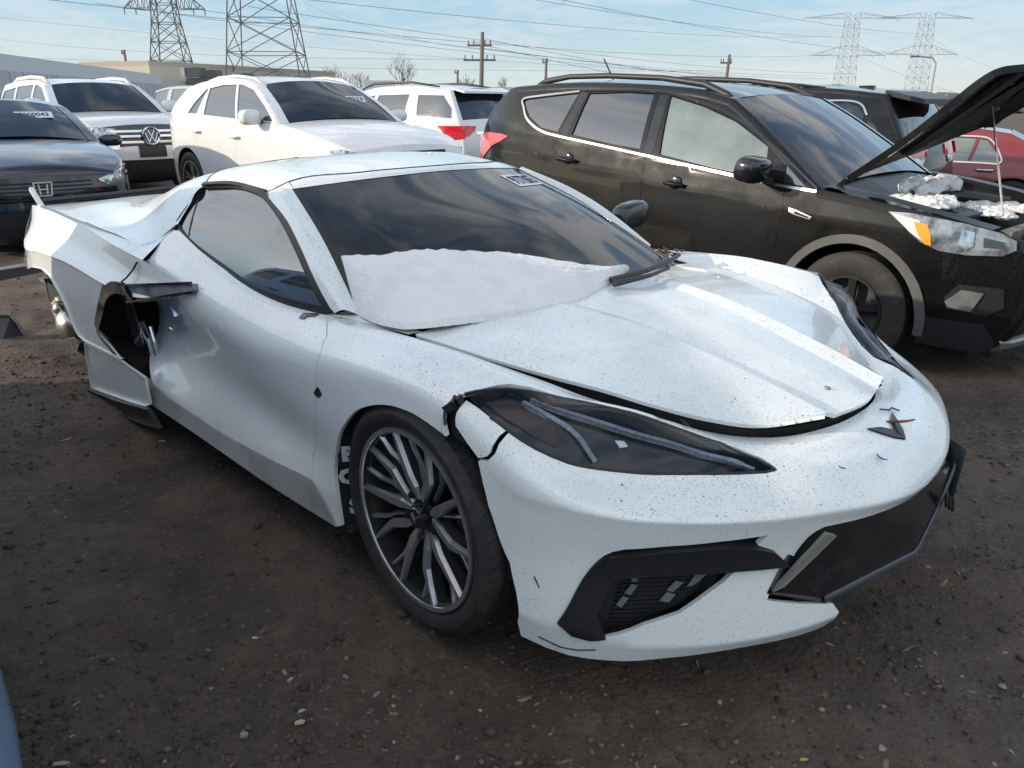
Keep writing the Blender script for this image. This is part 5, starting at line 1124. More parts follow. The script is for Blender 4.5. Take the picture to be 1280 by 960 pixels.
# ---------------------------------------------------------------- the other vehicles of the yard
R_ = math.radians
def paint(name, col, rough=.2, coat=.8, **k): return dirty_paint(name, col, rough, coat=coat, **k)
P_BLK = paint('black_paint', (.004, .0042, .005), .4, spec=.1, coat=1.0, specks=.12, film=.02, filmcol=(.08, .078, .072))
P_BLK.node_tree.nodes['Principled BSDF'].inputs['Coat IOR'].default_value = 1.36
P_NAVY = paint('navy_paint', (.006, .010, .026), .18, specks=.1, film=.2, filmcol=(.08, .08, .09))
P_WARM = paint('cream_white_paint', (.80, .80, .79), .28, specks=.15, film=.12)
P_ATL = paint('pearl_white_paint', (.78, .78, .78), .28, specks=.15, film=.15)
P_RED = paint('dark_red_paint', (.21, .012, .016), .2, specks=.1, film=.2, filmcol=(.2, .1, .08))
P_BLUE = paint('pale_blue_paint', (.20, .33, .52), .3, specks=.1, film=.2, filmcol=(.25, .25, .25))
P_SILV = paint('silver_grey_paint', (.34, .34, .33), .35, specks=.1, film=.3)
M_TRIMG = mat('grey_cladding', (.085, .085, .082), .65, var=(6, (.12, .118, .11), .4, .7))
M_REDL = mat('red_lamp', (.62, .012, .02), .12, coat=.8)
M_REDD = mat('dark_red_lamp', (.14, .006, .010), .12, coat=.8)
M_HLAMP = mat('lamp_chrome', (.62, .64, .66), .16, .8, var=(14, (.20, .21, .23), .45, .6))
M_AMBER = mat('amber_lamp', (.85, .34, .02), .25)
M_RAIL = mat('roof_rail', (.022, .022, .023), .5)
G_WARM = mat('side_glass', (.010, .011, .011), .04, spec=1., ior=1.9)
G_GRN = mat('green_glass', (.16, .20, .17), .05, spec=1., ior=1.75, var=(3, (.10, .13, .11), .4, .65))
G_DK = mat('dark_screen', (.012, .014, .016), .04, spec=.7, ior=1.55)

def emboss(bm, c, M=None): return bm

# --- black SUV with its hood up ------------------------------------------------
S = Side(.875, [(-3.6, 1.185), (-2.8, 1.17), (-2.4, 1.12), (-1.55, 1.053), (-.3, .98), (.9, .93)], .36, (.15, .85, .22), (-2.9, -3.5, .18), 1.6, .33)
segs = [('front_bumper', 'paint', [(.62, .22), (.79, .30), (.85, .45), (.86, .60), (.84, .74), (.80, .84)], (.05, .07)),
        ('engine_bay', M_DARK, [(.80, .84), (.40, .92), (0, .965), (-.28, .985)], -.10),
        ('windscreen', 'glass', [(-.28, .985), (-.55, 1.16), (-.83, 1.33), (-1.07, 1.455)], (.07, .035)),
        ('roof', 'paint', [(-1.07, 1.455), (-1.35, 1.50), (-1.8, 1.522), (-2.4, 1.518), (-3.0, 1.475), (-3.12, 1.46)], .03),
        ('rear_window', 'glass', [(-3.12, 1.46), (-3.30, 1.28), (-3.44, 1.10)], .05),
        ('tailgate', 'paint', [(-3.44, 1.10), (-3.55, .92), (-3.58, .6), (-3.5, .32)], .06)]
w1 = [(-2.90, 1.375), (-2.74, 1.40), (-2.36, 1.447), (-2.44, 1.165), (-2.63, 1.185), (-2.79, 1.26), (-2.87, 1.33)]
w2 = [(-2.26, 1.443), (-1.95, 1.462), (-1.69, 1.462), (-1.64, 1.105), (-1.9, 1.118), (-2.29, 1.155)]
w3 = [(-1.545, 1.453), (-1.25, 1.398), (-.98, 1.322), (-.70, 1.195), (-.645, 1.01), (-1.0, 1.035), (-1.46, 1.085)]
w4 = [(-.555, 1.145), (-.515, 1.005), (-.315, .99)]
dF = [(-.575, 1.155), (-.51, .99), (-.475, .836), (-.495, .58), (-.52, .42), (-1.50, .42), (-1.545, .70), (-1.57, 1.05), (-1.62, 1.26), (-1.64, 1.466), (-1.40, 1.452), (-1.10, 1.385), (-.80, 1.265)]
dR = [(-1.645, 1.464), (-1.625, 1.26), (-1.575, 1.05), (-1.55, .70), (-1.51, .42), (-2.05, .42), (-2.25, .55), (-2.40, .72), (-2.56, .86), (-2.40, 1.15), (-2.31, 1.455), (-2.0, 1.468)]
spec = dict(side=S, segs=segs, paint=P_BLK, sill=.27, arches=[(0, .335, .405), (-2.56, .335, .405)], windows=[w1, w2, w3, w4], doors=[dF, dR], glass=G_WARM, ws_glass=G_DK, res=.06, r=.045, pillar=.80,
            wheels=[(0, -.745, .335, .20, .22, 'dark'), (0, .745, .335, .20, .22, 'dark'), (-2.56, -.76, .335, .20, .22, 'dark'), (-2.56, .76, .335, .20, .22, 'dark')])
ESC, S, sh, bv = vehicle('black_suv', 'black SUV with its hood propped open and snow in the engine bay', 'SUV', (2.565, 4.97, -.12), R_(-47.7), spec, pitch=R_(2.4))
for ch in ESC.children:
    if ch.name.startswith('side_window') and ch.location.length == 0 and min(v.co.x for v in ch.data.vertices) > -1.6 and max(v.co.x for v in ch.data.vertices) < -.6: ch.data.materials[0] = G_GRN
M_BRT = mat('chrome_trim', (.42, .42, .41), .28, 1.)
side_line('window_trim', S, [(-2.36, 1.455), (-2.74, 1.408), (-2.905, 1.378), (-2.87, 1.32), (-2.79, 1.235), (-2.63, 1.165), (-2.44, 1.135), (-2.0, 1.10), (-1.57, 1.065), (-1.0, 1.018), (-.55, .985), (-.30, .976)], .016, M_BRT, ESC, .006, .012)
side_line('door_frame', S, [(-2.36, 1.462), (-1.95, 1.478), (-1.62, 1.476), (-1.25, 1.415), (-.98, 1.34), (-.68, 1.205), (-.30, .99)], .014, M_GLOSSB, ESC, .006, .01)
side_line('pillar_trim', S, [(-1.60, 1.455), (-1.555, 1.08)], .075, M_GLOSSB, ESC, .001, .004, sm=False)
side_line('pillar_trim', S, [(-2.31, 1.45), (-2.37, 1.145)], .07, M_GLOSSB, ESC, .001, .004, sm=False)
side_line('crease', S, [(-2.55, .975), (-1.6, .925), (-.6, .862)], .02, P_BLK, ESC, .004, .008)
# cladding round the arches and along the sills
for ax in (0, -2.56):
    a = [(ax+.405*math.cos(t), .335+.405*math.sin(t)) for t in np.linspace(-.1, math.pi+.1, 26)]
    side_line('arch_trim', S, [(ax+.415*math.cos(t), .335+.415*math.sin(t)) for t in np.linspace(-.12, math.pi+.12, 26)], .05, M_TRIMG, ESC, .012, .03, sm=False)
side_line('sill_trim', S, [(-.42, .33), (-2.15, .33)], .12, M_TRIMG, ESC, .012, .03, sm=False)
for x0, x1, z in ((-2.39, -2.18, .977), (-1.37, -1.20, .912)):
    hb = MB(); y = -float(S.y(np.array((x0+x1)/2), np.array(z)))
    hb.tube([(x0, y-.012, z+.004), (x0+.04, y-.045, z+.002), (x1-.04, y-.045, z-.004), (x1, y-.012, z-.006)], [.012, .016, .016, .012], 8); h_ = hb.build('door_handle', P_BLK, ESC, smooth=True)
    cp = MB(); cp.ball(((x0+x1)/2, y-.002, z+.006), (.055, .012, .045), 14, 8); cp.build('handle_cup', M_GLOSSB, h_, smooth=True)
# mirror
mm = MB(); mm.ball((-.64, -1.0, 1.075), (.085, .115, .075), 22, 14, pw=.62); mm.V = [(x+.02*(z-1.07)/.08, y, z-.012*(x+.64)/.08) for x, y, z in mm.V]; mr = mm.build('door_mirror', M_GLOSSB, ESC, smooth=True)
ma = MB(); ma.bar((-.60, -.85, 1.0), (-.63, -.96, 1.03), .06, .04); ma.build('mirror_foot', M_BLACK, mr)
# roof rails
for sd in (-1, 1):
    rl = MB(); y = sd*.555
    rl.tube([(-1.02, y*1.03, 1.40), (-1.16, y*1.02, 1.475), (-1.35, y, 1.535), (-1.7, y, 1.565), (-2.2, y, 1.57), (-2.6, y, 1.555), (-2.86, y, 1.515), (-2.98, y, 1.47)], [.012, .024, .024, .02, .02, .02, .024, .012], 8); rl.build('roof_rail', M_RAIL, ESC, smooth=True)
an = MB(); an.tube([(-2.62, 0, 1.51), (-2.62, 0, 1.535)], .03, 8); an.tube([(-2.62, 0, 1.53), (-2.75, 0, 1.70)], .006, 6); an.build('aerial', M_BLACK, ESC)
# tail lamp, head lamp, fog lamp, vent, grille
side_panel('tail_lamp', S, [(-3.56, 1.06), (-3.30, 1.105), (-3.06, 1.11), (-2.965, 1.095), (-3.05, 1.05), (-3.18, 1.003), (-3.40, .87), (-3.50, .83), (-3.54, .95)], mat('pink_lamp', (.62, .10, .10), .15, coat=.8), ESC, res=.05, off=.008, thick=.012)
side_panel('bumper_line', S, [(-2.60, 1.0), (-3.1, .985), (-3.18, .96), (-2.58, .975)], M_GLOSSB, ESC, res=.08, off=.004)
hl = [(.13, .922), (.24, .930), (.36, .922), (.52, .908), (.66, .88), (.735, .845), (.745, .80), (.70, .765), (.55, .752), (.43, .757), (.33, .79), (.24, .85)]
h_ = side_panel('headlight', S, hl, mat('headlight_glass', (.34, .36, .38), .1, .25, coat=1., var=(9, (.07, .075, .085), .42, .6)), ESC, res=.04, off=.010, thick=.02)
side_panel('lamp_reflector', S, [(.15, .918), (.30, .90), (.34, .84), (.35, .79), (.27, .83)], mat('lamp_white', (.62, .62, .60), .3), h_, res=.04, off=.013, thick=.006)
side_panel('turn_signal', S, [(.275, .89), (.345, .883), (.375, .83), (.39, .778), (.355, .782), (.305, .835)], M_AMBER, h_, res=.03, off=.016, thick=.008)
side_panel('projector', S, [(.50, .88), (.56, .87), (.57, .80), (.545, .775), (.505, .80)], mat('lamp_chrome'), h_, res=.03, off=.016, thick=.006)
side_panel('lamp_bezel', S, [(.60, .85), (.69, .835), (.70, .80), (.61, .80)], mat('lamp_bezel', (.05, .055, .06), .2, coat=.6), h_, res=.03, off=.016, thick=.006)
side_panel('fender_vent', S, [(-.445, .868), (-.40, .862), (-.285, .835), (-.30, .815), (-.40, .83), (-.44, .842)], M_BRT, ESC, res=.05, off=.006)
side_panel('vent_slot', S, [(-.405, .855), (-.305, .832), (-.31, .822), (-.40, .836)], M_DARK, ESC, res=.05, off=.008)
side_panel('lower_bumper', S, [(.40, .40), (.70, .40), (.76, .30), (.72, .24), (.40, .24)], M_BLACK, ESC, res=.06, off=.006)
side_panel('fog_recess', S, [(.50, .52), (.55, .60), (.74, .60), (.76, .50), (.70, .45), (.52, .46)], M_DARK, ESC, res=.05, off=.004)
f_ = side_panel('fog_lamp', S, [(.505, .50), (.57, .575), (.665, .568), (.63, .462), (.53, .47)], mat('fog_glass', (.34, .34, .33), .25, .5, var=(12, (.25, .25, .25), .4, .6)), ESC, res=.04, off=.012, thick=.02)
projected('grille', bv, [(-.55, .80), (.55, .80), (.48, .50), (-.48, .50)], 'x', M_DARK, ESC, .01, .02, .06)
projected('grille_frame', bv, [(-.60, .82), (-.54, .82), (-.46, .50), (-.52, .49)], 'x', mat('blue_chrome', (.35, .42, .6), .15, 1.), ESC, .014, .02, .05, mirror=True)
projected('grille_bar', bv, [(-.53, .70), (.53, .70), (.52, .66), (-.52, .66)], 'x', mat('blue_chrome'), ESC, .016, .02, .06)
projected('skid_lip', bv, [(-.7, .32), (.7, .32), (.62, .25), (-.62, .25)], 'x', mat('silver_plastic', (.35, .35, .35), .4), ESC, .02, .03, .06)
# the raised hood: outer skin, edge, underside
hinge = np.array([-.19, 0, 1.06]); HR = []
for t_, (x, z, hw) in enumerate([(-.20, 1.055, .70), (.05, 1.265, .71), (.25, 1.46, .71), (.37, 1.585, .70), (.45, 1.645, .67), (.54, 1.662, .60)]):
    HR.append([(x+.24*max(0, (y+.7)/1.3)*max(0, 1-t_/2.5), y, .25*max(0, (y+.7)/1.3)*max(0, 1-t_/2.5)+ z+.02*(1-(y/.72)**2)+.05*max(0, y)) for y in np.linspace(-hw, hw*.84, 9)])
HR = np.array(HR); Lh = Loft(np.linspace(0, 1, 9), np.linspace(0, 1, 6), HR, .9)
u, v = np.meshgrid(np.linspace(0, 1, 28), np.linspace(0, 1, 28)); P = Lh.ev(u.ravel(), v.ravel()); N = Lh.nrm(u.ravel(), v.ravel()); N *= -np.sign(N[:, :1]) if False else 1
if N[:, 0].mean() > 0: N = -N                                   # outer side looks back and up
f = [(j*28+i, j*28+i+1, (j+1)*28+i+1, (j+1)*28+i) for j in range(27) for i in range(27)]
hd2 = mesh('hood', P+N*.006, f, P_BLK, ESC, smooth=True)
inn = mesh('hood_underside', P-N*.016, f, mat('hood_liner', (.014, .013, .013), .6, bump=(5, .5, .06), var=(4, (.035, .03, .028), .45, .7)), hd2, smooth=True)
for a_, nm in ((0, 'right'), (27, 'left')):
    eb = MB(); col_ = [j*28+a_ for j in range(28)]; q = [P[i]+N[i]*.008 for i in col_]; r2 = [P[i]-N[i]*.028 for i in col_]; eb.add(q+r2, [(i, i+1, 28+i+1, 28+i) for i in range(27)])
    q3 = [P[i]-N[i]*.028+np.array([0, .03 if a_ == 0 else -.03, 0]) for i in col_]; eb.add(r2+q3, [(i, i+1, 28+i+1, 28+i) for i in range(27)]); eb.build('hood_edge', P_BLK, hd2)
rib = MB()
for y0, y1 in ((-.45, -.1), (.45, .1), (-.45, -.5), (.45, .5)):
    A = Lh.ev(.5+y0/1.4, .12)[0]-N.mean(0)*.03; B = Lh.ev(.5+y1/1.4, .85)[0]-N.mean(0)*.03; rib.bar(A, B, .10, .03)
rib.build('hood_rib', mat('hood_liner'), hd2)
lt = MB()
for uu, vv in ((.30, .35), (.30, .62), (.55, .35), (.75, .5)):
    lt.ball(Lh.ev(uu, vv)[0]-N.mean(0)*.03, (.03, .03, .012), 8, 6)
lt.build('hood_clip', M_TRIMG, hd2)
rod = MB(); rod.tube([(.30, -.20, 1.50), (.60, -.55, .94)], .006, 6); rod.build('prop_rod', M_ALU, ESC)
hg = MB(); hg.bar((-.20, -.69, 1.05), (-.28, -.69, .97), .03, .02); hg.build('hood_hinge', P_BLK, ESC)
# engine bay: beam, airbox, cover, battery; crushed rail; lumps of snow
eb = MB(); eb.box((.15, .15, .86), (.40, .55, .12)); eb.box((.30, -.40, .85), (.26, .26, .12)); eb.build('engine_cover', M_BLACK, ESC)
ab = MB(); ab.box((-.10, -.40, .90), (.20, .34, .10)); ab.tube([(.0, -.2, .92), (.2, 0, .95), (.4, .2, .92)], .035, 8); ab.build('air_duct', M_BLACK, ESC)
fr = MB(); fr.box((.66, 0, .85), (.06, 1.30, .05)); fr.box((.72, .1, .80), (.04, 1.1, .10)); fr.build('radiator_support', mat('dusty_metal', (.24, .22, .19), .6, .3, var=(8, (.12, .10, .08), .4, .6)), ESC)
for sd in (-1, 1):
    fr2 = MB(); fr2.add([(x, sd*(float(S.y(np.array(x), np.array(z)))-.035), z+dz) for x, z in ((.62, .885), (.3, .945), (0, .985), (-.28, 1.005)) for dz in (0,)]+[(x, sd*(float(S.y(np.array(x), np.array(z)))-.17), z+.012) for x, z in ((.62, .875), (.3, .935), (0, .975), (-.28, 1.0))], [(i, i+1, 5+i, 4+i) for i in range(3)]); fr2.build('fender_top', M_BLACK, ESC)
cw = MB(); cw.add([(-.27, y, z) for y, z in ((-.68, .99), (-.3, 1.03), (.3, 1.03), (.68, .99))]+[(-.08, y, z) for y, z in ((-.70, .93), (-.3, .95), (.3, .95), (.70, .93))], [(i, i+1, 5+i, 4+i) for i in range(3)]); cw.build('cowl', M_BLACK, ESC)
wp = MB(); wp.tube([(-.30, -.35, 1.06), (-.34, .1, 1.09), (-.36, .45, 1.07)], .014, 6); wp.build('wiper', M_BLACK, ESC)
def snow_lump(c, r, seed, root=None, lab='lump of snow lying on the engine of the black SUV'):
    q = random.Random(seed); b = MB()
    for k in range(7):
        b2 = MB().ball((q.uniform(-.7, .7)*r[0], q.uniform(-.7, .7)*r[1], q.uniform(0, .35)*r[2]), (r[0]*q.uniform(.35, .6), r[1]*q.uniform(.35, .6), r[2]*q.uniform(.5, .8)), 10, 7, seed*9+k, .22); b.add(b2.V, b2.F)
    o = b.build('snow_lump', M_SNOW, None, smooth=True); md = o.modifiers.new('r', 'REMESH'); md.mode = 'VOXEL'; md.voxel_size = min(r)*.13; md.use_smooth_shade = True; tx = bpy.data.textures.get('snow_noise') or bpy.data.textures.new('snow_noise', 'CLOUDS'); tx.noise_scale = .05; tx.noise_depth = 4; d_ = o.modifiers.new('d', 'DISPLACE'); d_.texture = tx; d_.strength = .06; d_.mid_level = .5
    return o
def esc_world(p): return Matrix.LocRotScale(Vector((2.565, 4.97, -.12)), Euler((0, R_(2.4), R_(-47.7))), None) @ Vector(p)
for i, (p, r, lab) in enumerate([((.02, .0, .98), (.10, .34, .07), 'long strip of snow slumped below the windscreen of the black SUV'), ((.14, -.42, .93), (.16, .17, .06), 'heap of snow on the engine beside the amber lamp of the black SUV'), ((.44, -.06, .90), (.19, .30, .035), 'flat snow on the engine cover by the prop rod of the black SUV'),
        ((.60, .02, .89), (.10, .16, .05), 'snow on the radiator support at the front of the black SUV'), ((.66, .34, .90), (.08, .20, .05), 'snow patch at the right end of the crushed front rail of the black SUV')]):
    o = snow_lump(p, r, i+3); o.location = esc_world(p); o.rotation_euler = (0, R_(2.4), R_(-47.7)); tag(o, lab, 'snow')

# --- generic helper for the far ones ------------------------------------------
def roof_rails(root, pts, y, r=.018, m=None):
    for sd in (-1, 1):
        b = MB(); b.tube([(x, sd*y, z) for x, z in pts], [r*.6]+[r]*(len(pts)-2)+[r*.6], 6); b.build('roof_rail', m or M_RAIL, root, smooth=True)
def handles(root, S, L, m, sd=-1):
    for x0, x1, z in L:
        y = sd*(float(S.y(np.array((x0+x1)/2), np.array(z)))); b = MB(); b.tube([(x0, y+sd*.008, z), (x0+.03, y+sd*.04, z), (x1-.03, y+sd*.04, z), (x1, y+sd*.008, z)], .014, 6); b.build('door_handle', m, root, smooth=True)
def mirror(root, c, m, sd=-1, r=(.075, .11, .07)):
    b = MB(); b.ball((c[0], sd*c[1], c[2]), r, 18, 12, pw=.65); o = b.build('door_mirror', m, root, smooth=True); a = MB(); a.bar((c[0]+.04, sd*(c[1]-.16), c[2]-.06), (c[0], sd*(c[1]-.04), c[2]-.03), .06, .03); a.build('mirror_foot', M_BLACK, o)
def wheels4(x0, x1, y, R, r, st): return [(x0, -y, R, r, .22, st), (x0, y, R, r, .22, st), (x1, -y, R, r, .22, st), (x1, y, R, r, .22, st)]

# --- cream white crossover --------------------------------------------------------
S = Side(.905, [(-3.7, 1.19), (-2.66, 1.17), (-1.33, 1.12), (-.38, 1.075), (.9, .95)], .33, (.1, .9, .24), (-2.9, -3.6, .2), 1.6, .33)
segs = [('front_bumper', 'paint', [(.60, .22), (.82, .30), (.88, .5), (.87, .72), (.80, .86)], (.06, .06)), ('hood', 'paint', [(.80, .86), (.5, .96), (0, 1.05), (-.40, 1.10)], (.05, .05)),
        ('windscreen', 'glass', [(-.40, 1.10), (-.72, 1.31), (-1.12, 1.51)], .07), ('roof', 'paint', [(-1.12, 1.51), (-1.5, 1.58), (-2.0, 1.60), (-2.5, 1.57), (-2.85, 1.51)], .035),
        ('rear_window', 'glass', [(-2.85, 1.51), (-3.2, 1.27), (-3.38, 1.10)], .05), ('tailgate', 'paint', [(-3.38, 1.10), (-3.55, .85), (-3.56, .5), (-3.45, .28)], .07)]
w1 = [(-2.66, 1.20), (-2.55, 1.31), (-2.30, 1.49), (-2.27, 1.485), (-2.28, 1.19)]; w2 = [(-2.215, 1.185), (-2.225, 1.49), (-1.9, 1.525), (-1.58, 1.525), (-1.385, 1.15)]; w3 = [(-1.335, 1.148), (-1.525, 1.525), (-1.3, 1.515), (-1.08, 1.485), (-.76, 1.33), (-.48, 1.13)]
dF = [(-.42, 1.10), (-.45, .7), (-.5, .42), (-1.45, .42), (-1.40, .8), (-1.345, 1.12), (-1.55, 1.54), (-1.2, 1.515), (-.8, 1.36)]; dR = [(-1.355, 1.12), (-1.41, .8), (-1.46, .42), (-2.15, .42), (-2.3, .7), (-2.46, .9), (-2.43, 1.16), (-2.26, 1.50), (-1.9, 1.545), (-1.56, 1.54)]
spec = dict(side=S, segs=segs, paint=P_WARM, sill=.27, arches=[(0, .36, .42), (-2.74, .36, .42)], windows=[w1, w2, w3], doors=[dF, dR], glass=G_WARM, ws_glass=G_DK, res=.1, wheels=wheels4(0, -2.74, .79, .36, .25, 'twin'))
AUD, S, sh, bv = vehicle('white_crossover', 'cream white crossover in full sun behind the sports car roof', 'SUV', (-1.648, 9.184, .03), R_(-44.84), spec)
roof_rails(AUD, [(-1.05, 1.50), (-1.3, 1.59), (-1.7, 1.625), (-2.2, 1.615), (-2.6, 1.555), (-2.75, 1.51)], .60, m=mat('white_rail', (.75, .74, .70), .3))
handles(AUD, S, [(-2.47, -2.28, .985), (-1.46, -1.26, .945)], P_WARM); mirror(AUD, (-.80, .98, 1.17), P_WARM, -1, (.09, .12, .085)); mirror(AUD, (-.66, .97, 1.17), P_WARM, 1)
side_line('window_trim', S, [(-2.66, 1.19), (-2.2, 1.172), (-1.36, 1.135), (-.46, 1.115)], .012, M_BRT, AUD, .004, .008)
side_panel('headlight', S, [(.50, .90), (.80, .86), (.84, .80), (.70, .79), (.56, .83)], M_HLAMP, AUD, res=.06, off=.008); side_panel('headlight', S, [(.50, .90), (.80, .86), (.84, .80), (.70, .79), (.56, .83)], M_HLAMP, AUD, res=.06, off=.008, sd=1)
projected('grille', bv, [(-.42, .84), (.42, .84), (.34, .45), (-.34, .45)], 'x', M_DARK, AUD, .01, .02, .08)
c_ = sh.section(sh.segs[2][4]+8, .07, [.50])[0]; sticker_on(AUD, (-.72, .38, 1.365), (0, 1, 0), (-.7, 0, .6), .26, .10, '8213')
iv = MB(); iv.tube([(-.50, -.45, 1.18), (-.56, 0, 1.22), (-.58, .5, 1.20)], .012, 6); iv.build('wiper', M_BLACK, AUD)

# --- white SUV with a wide chrome grille --------------------------------------------
S = Side(.945, [(-3.8, 1.22), (-2.0, 1.20), (-.4, 1.16), (.8, 1.06)], .26, (.2, .92, .22), (-3.0, -3.8, .16), 1.7, .36)
segs = [('lower_bumper', M_BLACK, [(.62, .24), (.84, .30), (.90, .55)], .07), ('front_bumper', 'paint', [(.90, .55), (.91, .68), (.89, .72)], .07), ('grille_area', M_GLOSSB, [(.89, .72), (.89, .85), (.85, 1.0)], .07), ('hood', 'paint', [(.85, 1.0), (.6, 1.10), (.1, 1.16), (-.38, 1.19)], (.05, .04)),
        ('windscreen', 'glass', [(-.38, 1.19), (-.75, 1.42), (-1.1, 1.62)], .06), ('roof', 'paint', [(-1.1, 1.62), (-1.6, 1.70), (-2.4, 1.71), (-3.3, 1.66)], .03), ('rear_window', 'glass', [(-3.3, 1.66), (-3.7, 1.25)], .04), ('tailgate', 'paint', [(-3.7, 1.25), (-3.82, .8), (-3.7, .3)], .05)]
w1 = [(-3.35, 1.25), (-3.2, 1.55), (-2.55, 1.60), (-2.5, 1.24)]; w2 = [(-2.42, 1.24), (-2.45, 1.61), (-1.62, 1.63), (-1.55, 1.22)]; w3 = [(-1.47, 1.22), (-1.53, 1.63), (-1.2, 1.60), (-.85, 1.42), (-.52, 1.20)]
dF = [(-.45, 1.17), (-.48, .42), (-1.5, .42), (-1.5, 1.15), (-1.57, 1.65), (-1.15, 1.62), (-.8, 1.43)]; dR = [(-1.51, 1.15), (-1.51, .42), (-2.2, .42), (-2.4, .8), (-2.46, 1.2), (-2.49, 1.63), (-1.58, 1.65)]
spec = dict(side=S, segs=segs, paint=P_ATL, sill=.28, arches=[(0, .37, .43), (-2.83, .37, .43)], windows=[w1, w2, w3], doors=[dF, dR], glass=G_WARM, ws_glass=G_DK, res=.12, wheels=wheels4(0, -2.83, .82, .37, .25, 'five'))
ATL, S, sh, bv = vehicle('white_suv', 'white SUV with chrome grille bars and a round badge in the far left row', 'SUV', (-6.17, 12.97, .0), R_(-44.54), spec)
roof_rails(ATL, [(-1.15, 1.64), (-1.4, 1.73), (-2.0, 1.76), (-2.8, 1.74), (-3.1, 1.68)], .64, .03, mat('white_rail'))
mirror(ATL, (-.70, 1.05, 1.32), P_ATL, -1, (.09, .13, .10)); mirror(ATL, (-.62, 1.02, 1.30), P_ATL, 1, (.09, .13, .10)); handles(ATL, S, [(-2.4, -2.2, 1.02), (-1.45, -1.25, 1.0)], P_ATL)
for z in (.80, .88, .95): projected('grille_bar', bv, [(-.55, z+.016), (.55, z+.016), (.55, z-.016), (-.55, z-.016)], 'x', M_CHROME, ATL, .018, .02, .08)
projected('headlight', bv, [(-.86, 1.02), (-.48, .985), (-.48, .86), (-.84, .88)], 'x', M_HLAMP, ATL, .015, .02, .06, mirror=True)
projected('fog_lamp', bv, [(-.84, .82), (-.46, .80), (-.46, .70), (-.82, .70)], 'x', M_CHROME, ATL, .014, .02, .08, mirror=True)
for z in (.785, .745): projected('lamp_slot', bv, [(-.80, z+.01), (-.48, z+.01), (-.48, z-.012), (-.80, z-.012)], 'x', M_DARK, ATL, .02, .01, .08, mirror=True)
projected('plate_holder', bv, [(-.20, .74), (.20, .74), (.20, .58), (-.20, .58)], 'x', M_BLACK, ATL, .02, .02, .08)
bx = max(v.co.x for o in ATL.children if o.name.startswith('grille_area') for v in o.data.vertices)+.03
bd = MB(); bd.lathe([(.105, 0), (.125, .012), (.14, 0)], 28, 'x', (bx, 0, .88)); bd.lathe([(0, 0), (.108, 0)], 28, 'x', (bx-.004, 0, .88)); em = bd.build('round_badge', mat('badge_blue', (.05, .10, .22), .2, coat=.6), ATL)
bl_ = MB(); bl_.lathe([(.105, 0), (.125, .014), (.14, 0)], 28, 'x', (bx+.002, 0, .88)); zc = .88
for P0, P1 in (((-.045, .085), (-.012, .012)), ((.045, .085), (.012, .012)), ((-.012, .012), (.012, .012)), ((-.09, .05), (-.045, -.085)), ((-.045, -.085), (0, .0)), ((0, .0), (.045, -.085)), ((.045, -.085), (.09, .05))): bl_.bar((bx+.008, P0[0], zc+P0[1]), (bx+.008, P1[0], zc+P1[1]), .018, .012)
bl_.build('badge_letters', M_CHROME, em)
sticker_on(ATL, (-.80, .28, 1.475), (0, 1, 0), (-.7, 0, .6), .40, .12, '90316')

# --- dark blue sedan nose at the left edge -------------------------------------------
S = Side(.88, [(-3.8, .98), (-.4, .95), (.8, .78)], .34, (.2, .98, .26), (-2.9, -3.8, .16), 1.35, .3)
segs = [('front_bumper', 'paint', [(.55, .16), (.85, .22), (.95, .36), (.95, .50)], (.12, .12)), ('grille_area', M_GLOSSB, [(.95, .50), (.95, .58), (.92, .70)], (.12, .11)), ('hood', 'paint', [(.92, .70), (.88, .745), (.5, .85), (0, .93), (-.35, .965)], (.10, .05)),
        ('windscreen', 'glass', [(-.35, .965), (-.8, 1.17), (-1.22, 1.32)], .08), ('roof', 'paint', [(-1.22, 1.32), (-1.7, 1.375), (-2.2, 1.36), (-2.6, 1.28)], .03), ('rear_window', 'glass', [(-2.6, 1.28), (-3.2, 1.03)], .05), ('boot', 'paint', [(-3.2, 1.03), (-3.6, 1.0), (-3.75, .75), (-3.65, .28)], .05)]
wn = [(-2.9, 1.02), (-2.5, 1.22), (-1.8, 1.29), (-1.3, 1.25), (-.75, 1.04), (-.6, .98)]
spec = dict(side=S, segs=segs, paint=P_NAVY, sill=.2, arches=[(0, .33, .38), (-2.69, .33, .38)], windows=[wn], glass=M_GLASS_D, ws_glass=G_DK, res=.1, wheels=wheels4(0, -2.69, .77, .33, .235, 'dark'))
HON, S, sh, bv = vehicle('blue_sedan', 'dark blue sedan facing us behind the sports car tail', 'car', (-5.02+.06, 8.11, -.01), R_(-51.84), spec)
projected('headlight', bv, [(.50, .655), (.62, .70), (.80, .76), (.87, .765), (.855, .70), (.75, .655), (.56, .62)], 'x', mat('lamp_green_white', (.60, .66, .60), .15, .5, var=(9, (.08, .10, .10), .46, .54)), HON, .012, .02, .04, mirror=True)
projected('lamp_brow', bv, [(.48, .675), (.62, .715), (.80, .775), (.88, .78), (.88, .768), (.80, .762), (.62, .702), (.49, .655)], 'x', M_BRT, HON, .016, .02, .05, mirror=True)
projected('bumper_corner', bv, [(.78, .62), (.86, .66), (.875, .50), (.80, .46)], 'x', mat('grey_plastic'), HON, .01, .02, .06, mirror=True)
bx = bv.ray_cast(Vector((9, 0, .615)), Vector((-1, 0, 0)))[0].x+.012; eb = MB()
for (y0, z0), (y1, z1) in (((-.035, .045), (-.028, -.045)), ((.035, .045), (.028, -.045)), ((-.033, 0), (.033, 0)), ((-.075, .06), (.075, .06)), ((-.075, .06), (-.06, -.058)), ((.075, .06), (.06, -.058)), ((-.06, -.058), (.06, -.058))): eb.bar((bx, y0, .615+z0), (bx, y1, .615+z1), .012, .01)
eb.build('letter_badge', mat('badge_silver', (.62, .63, .65), .3), HON)
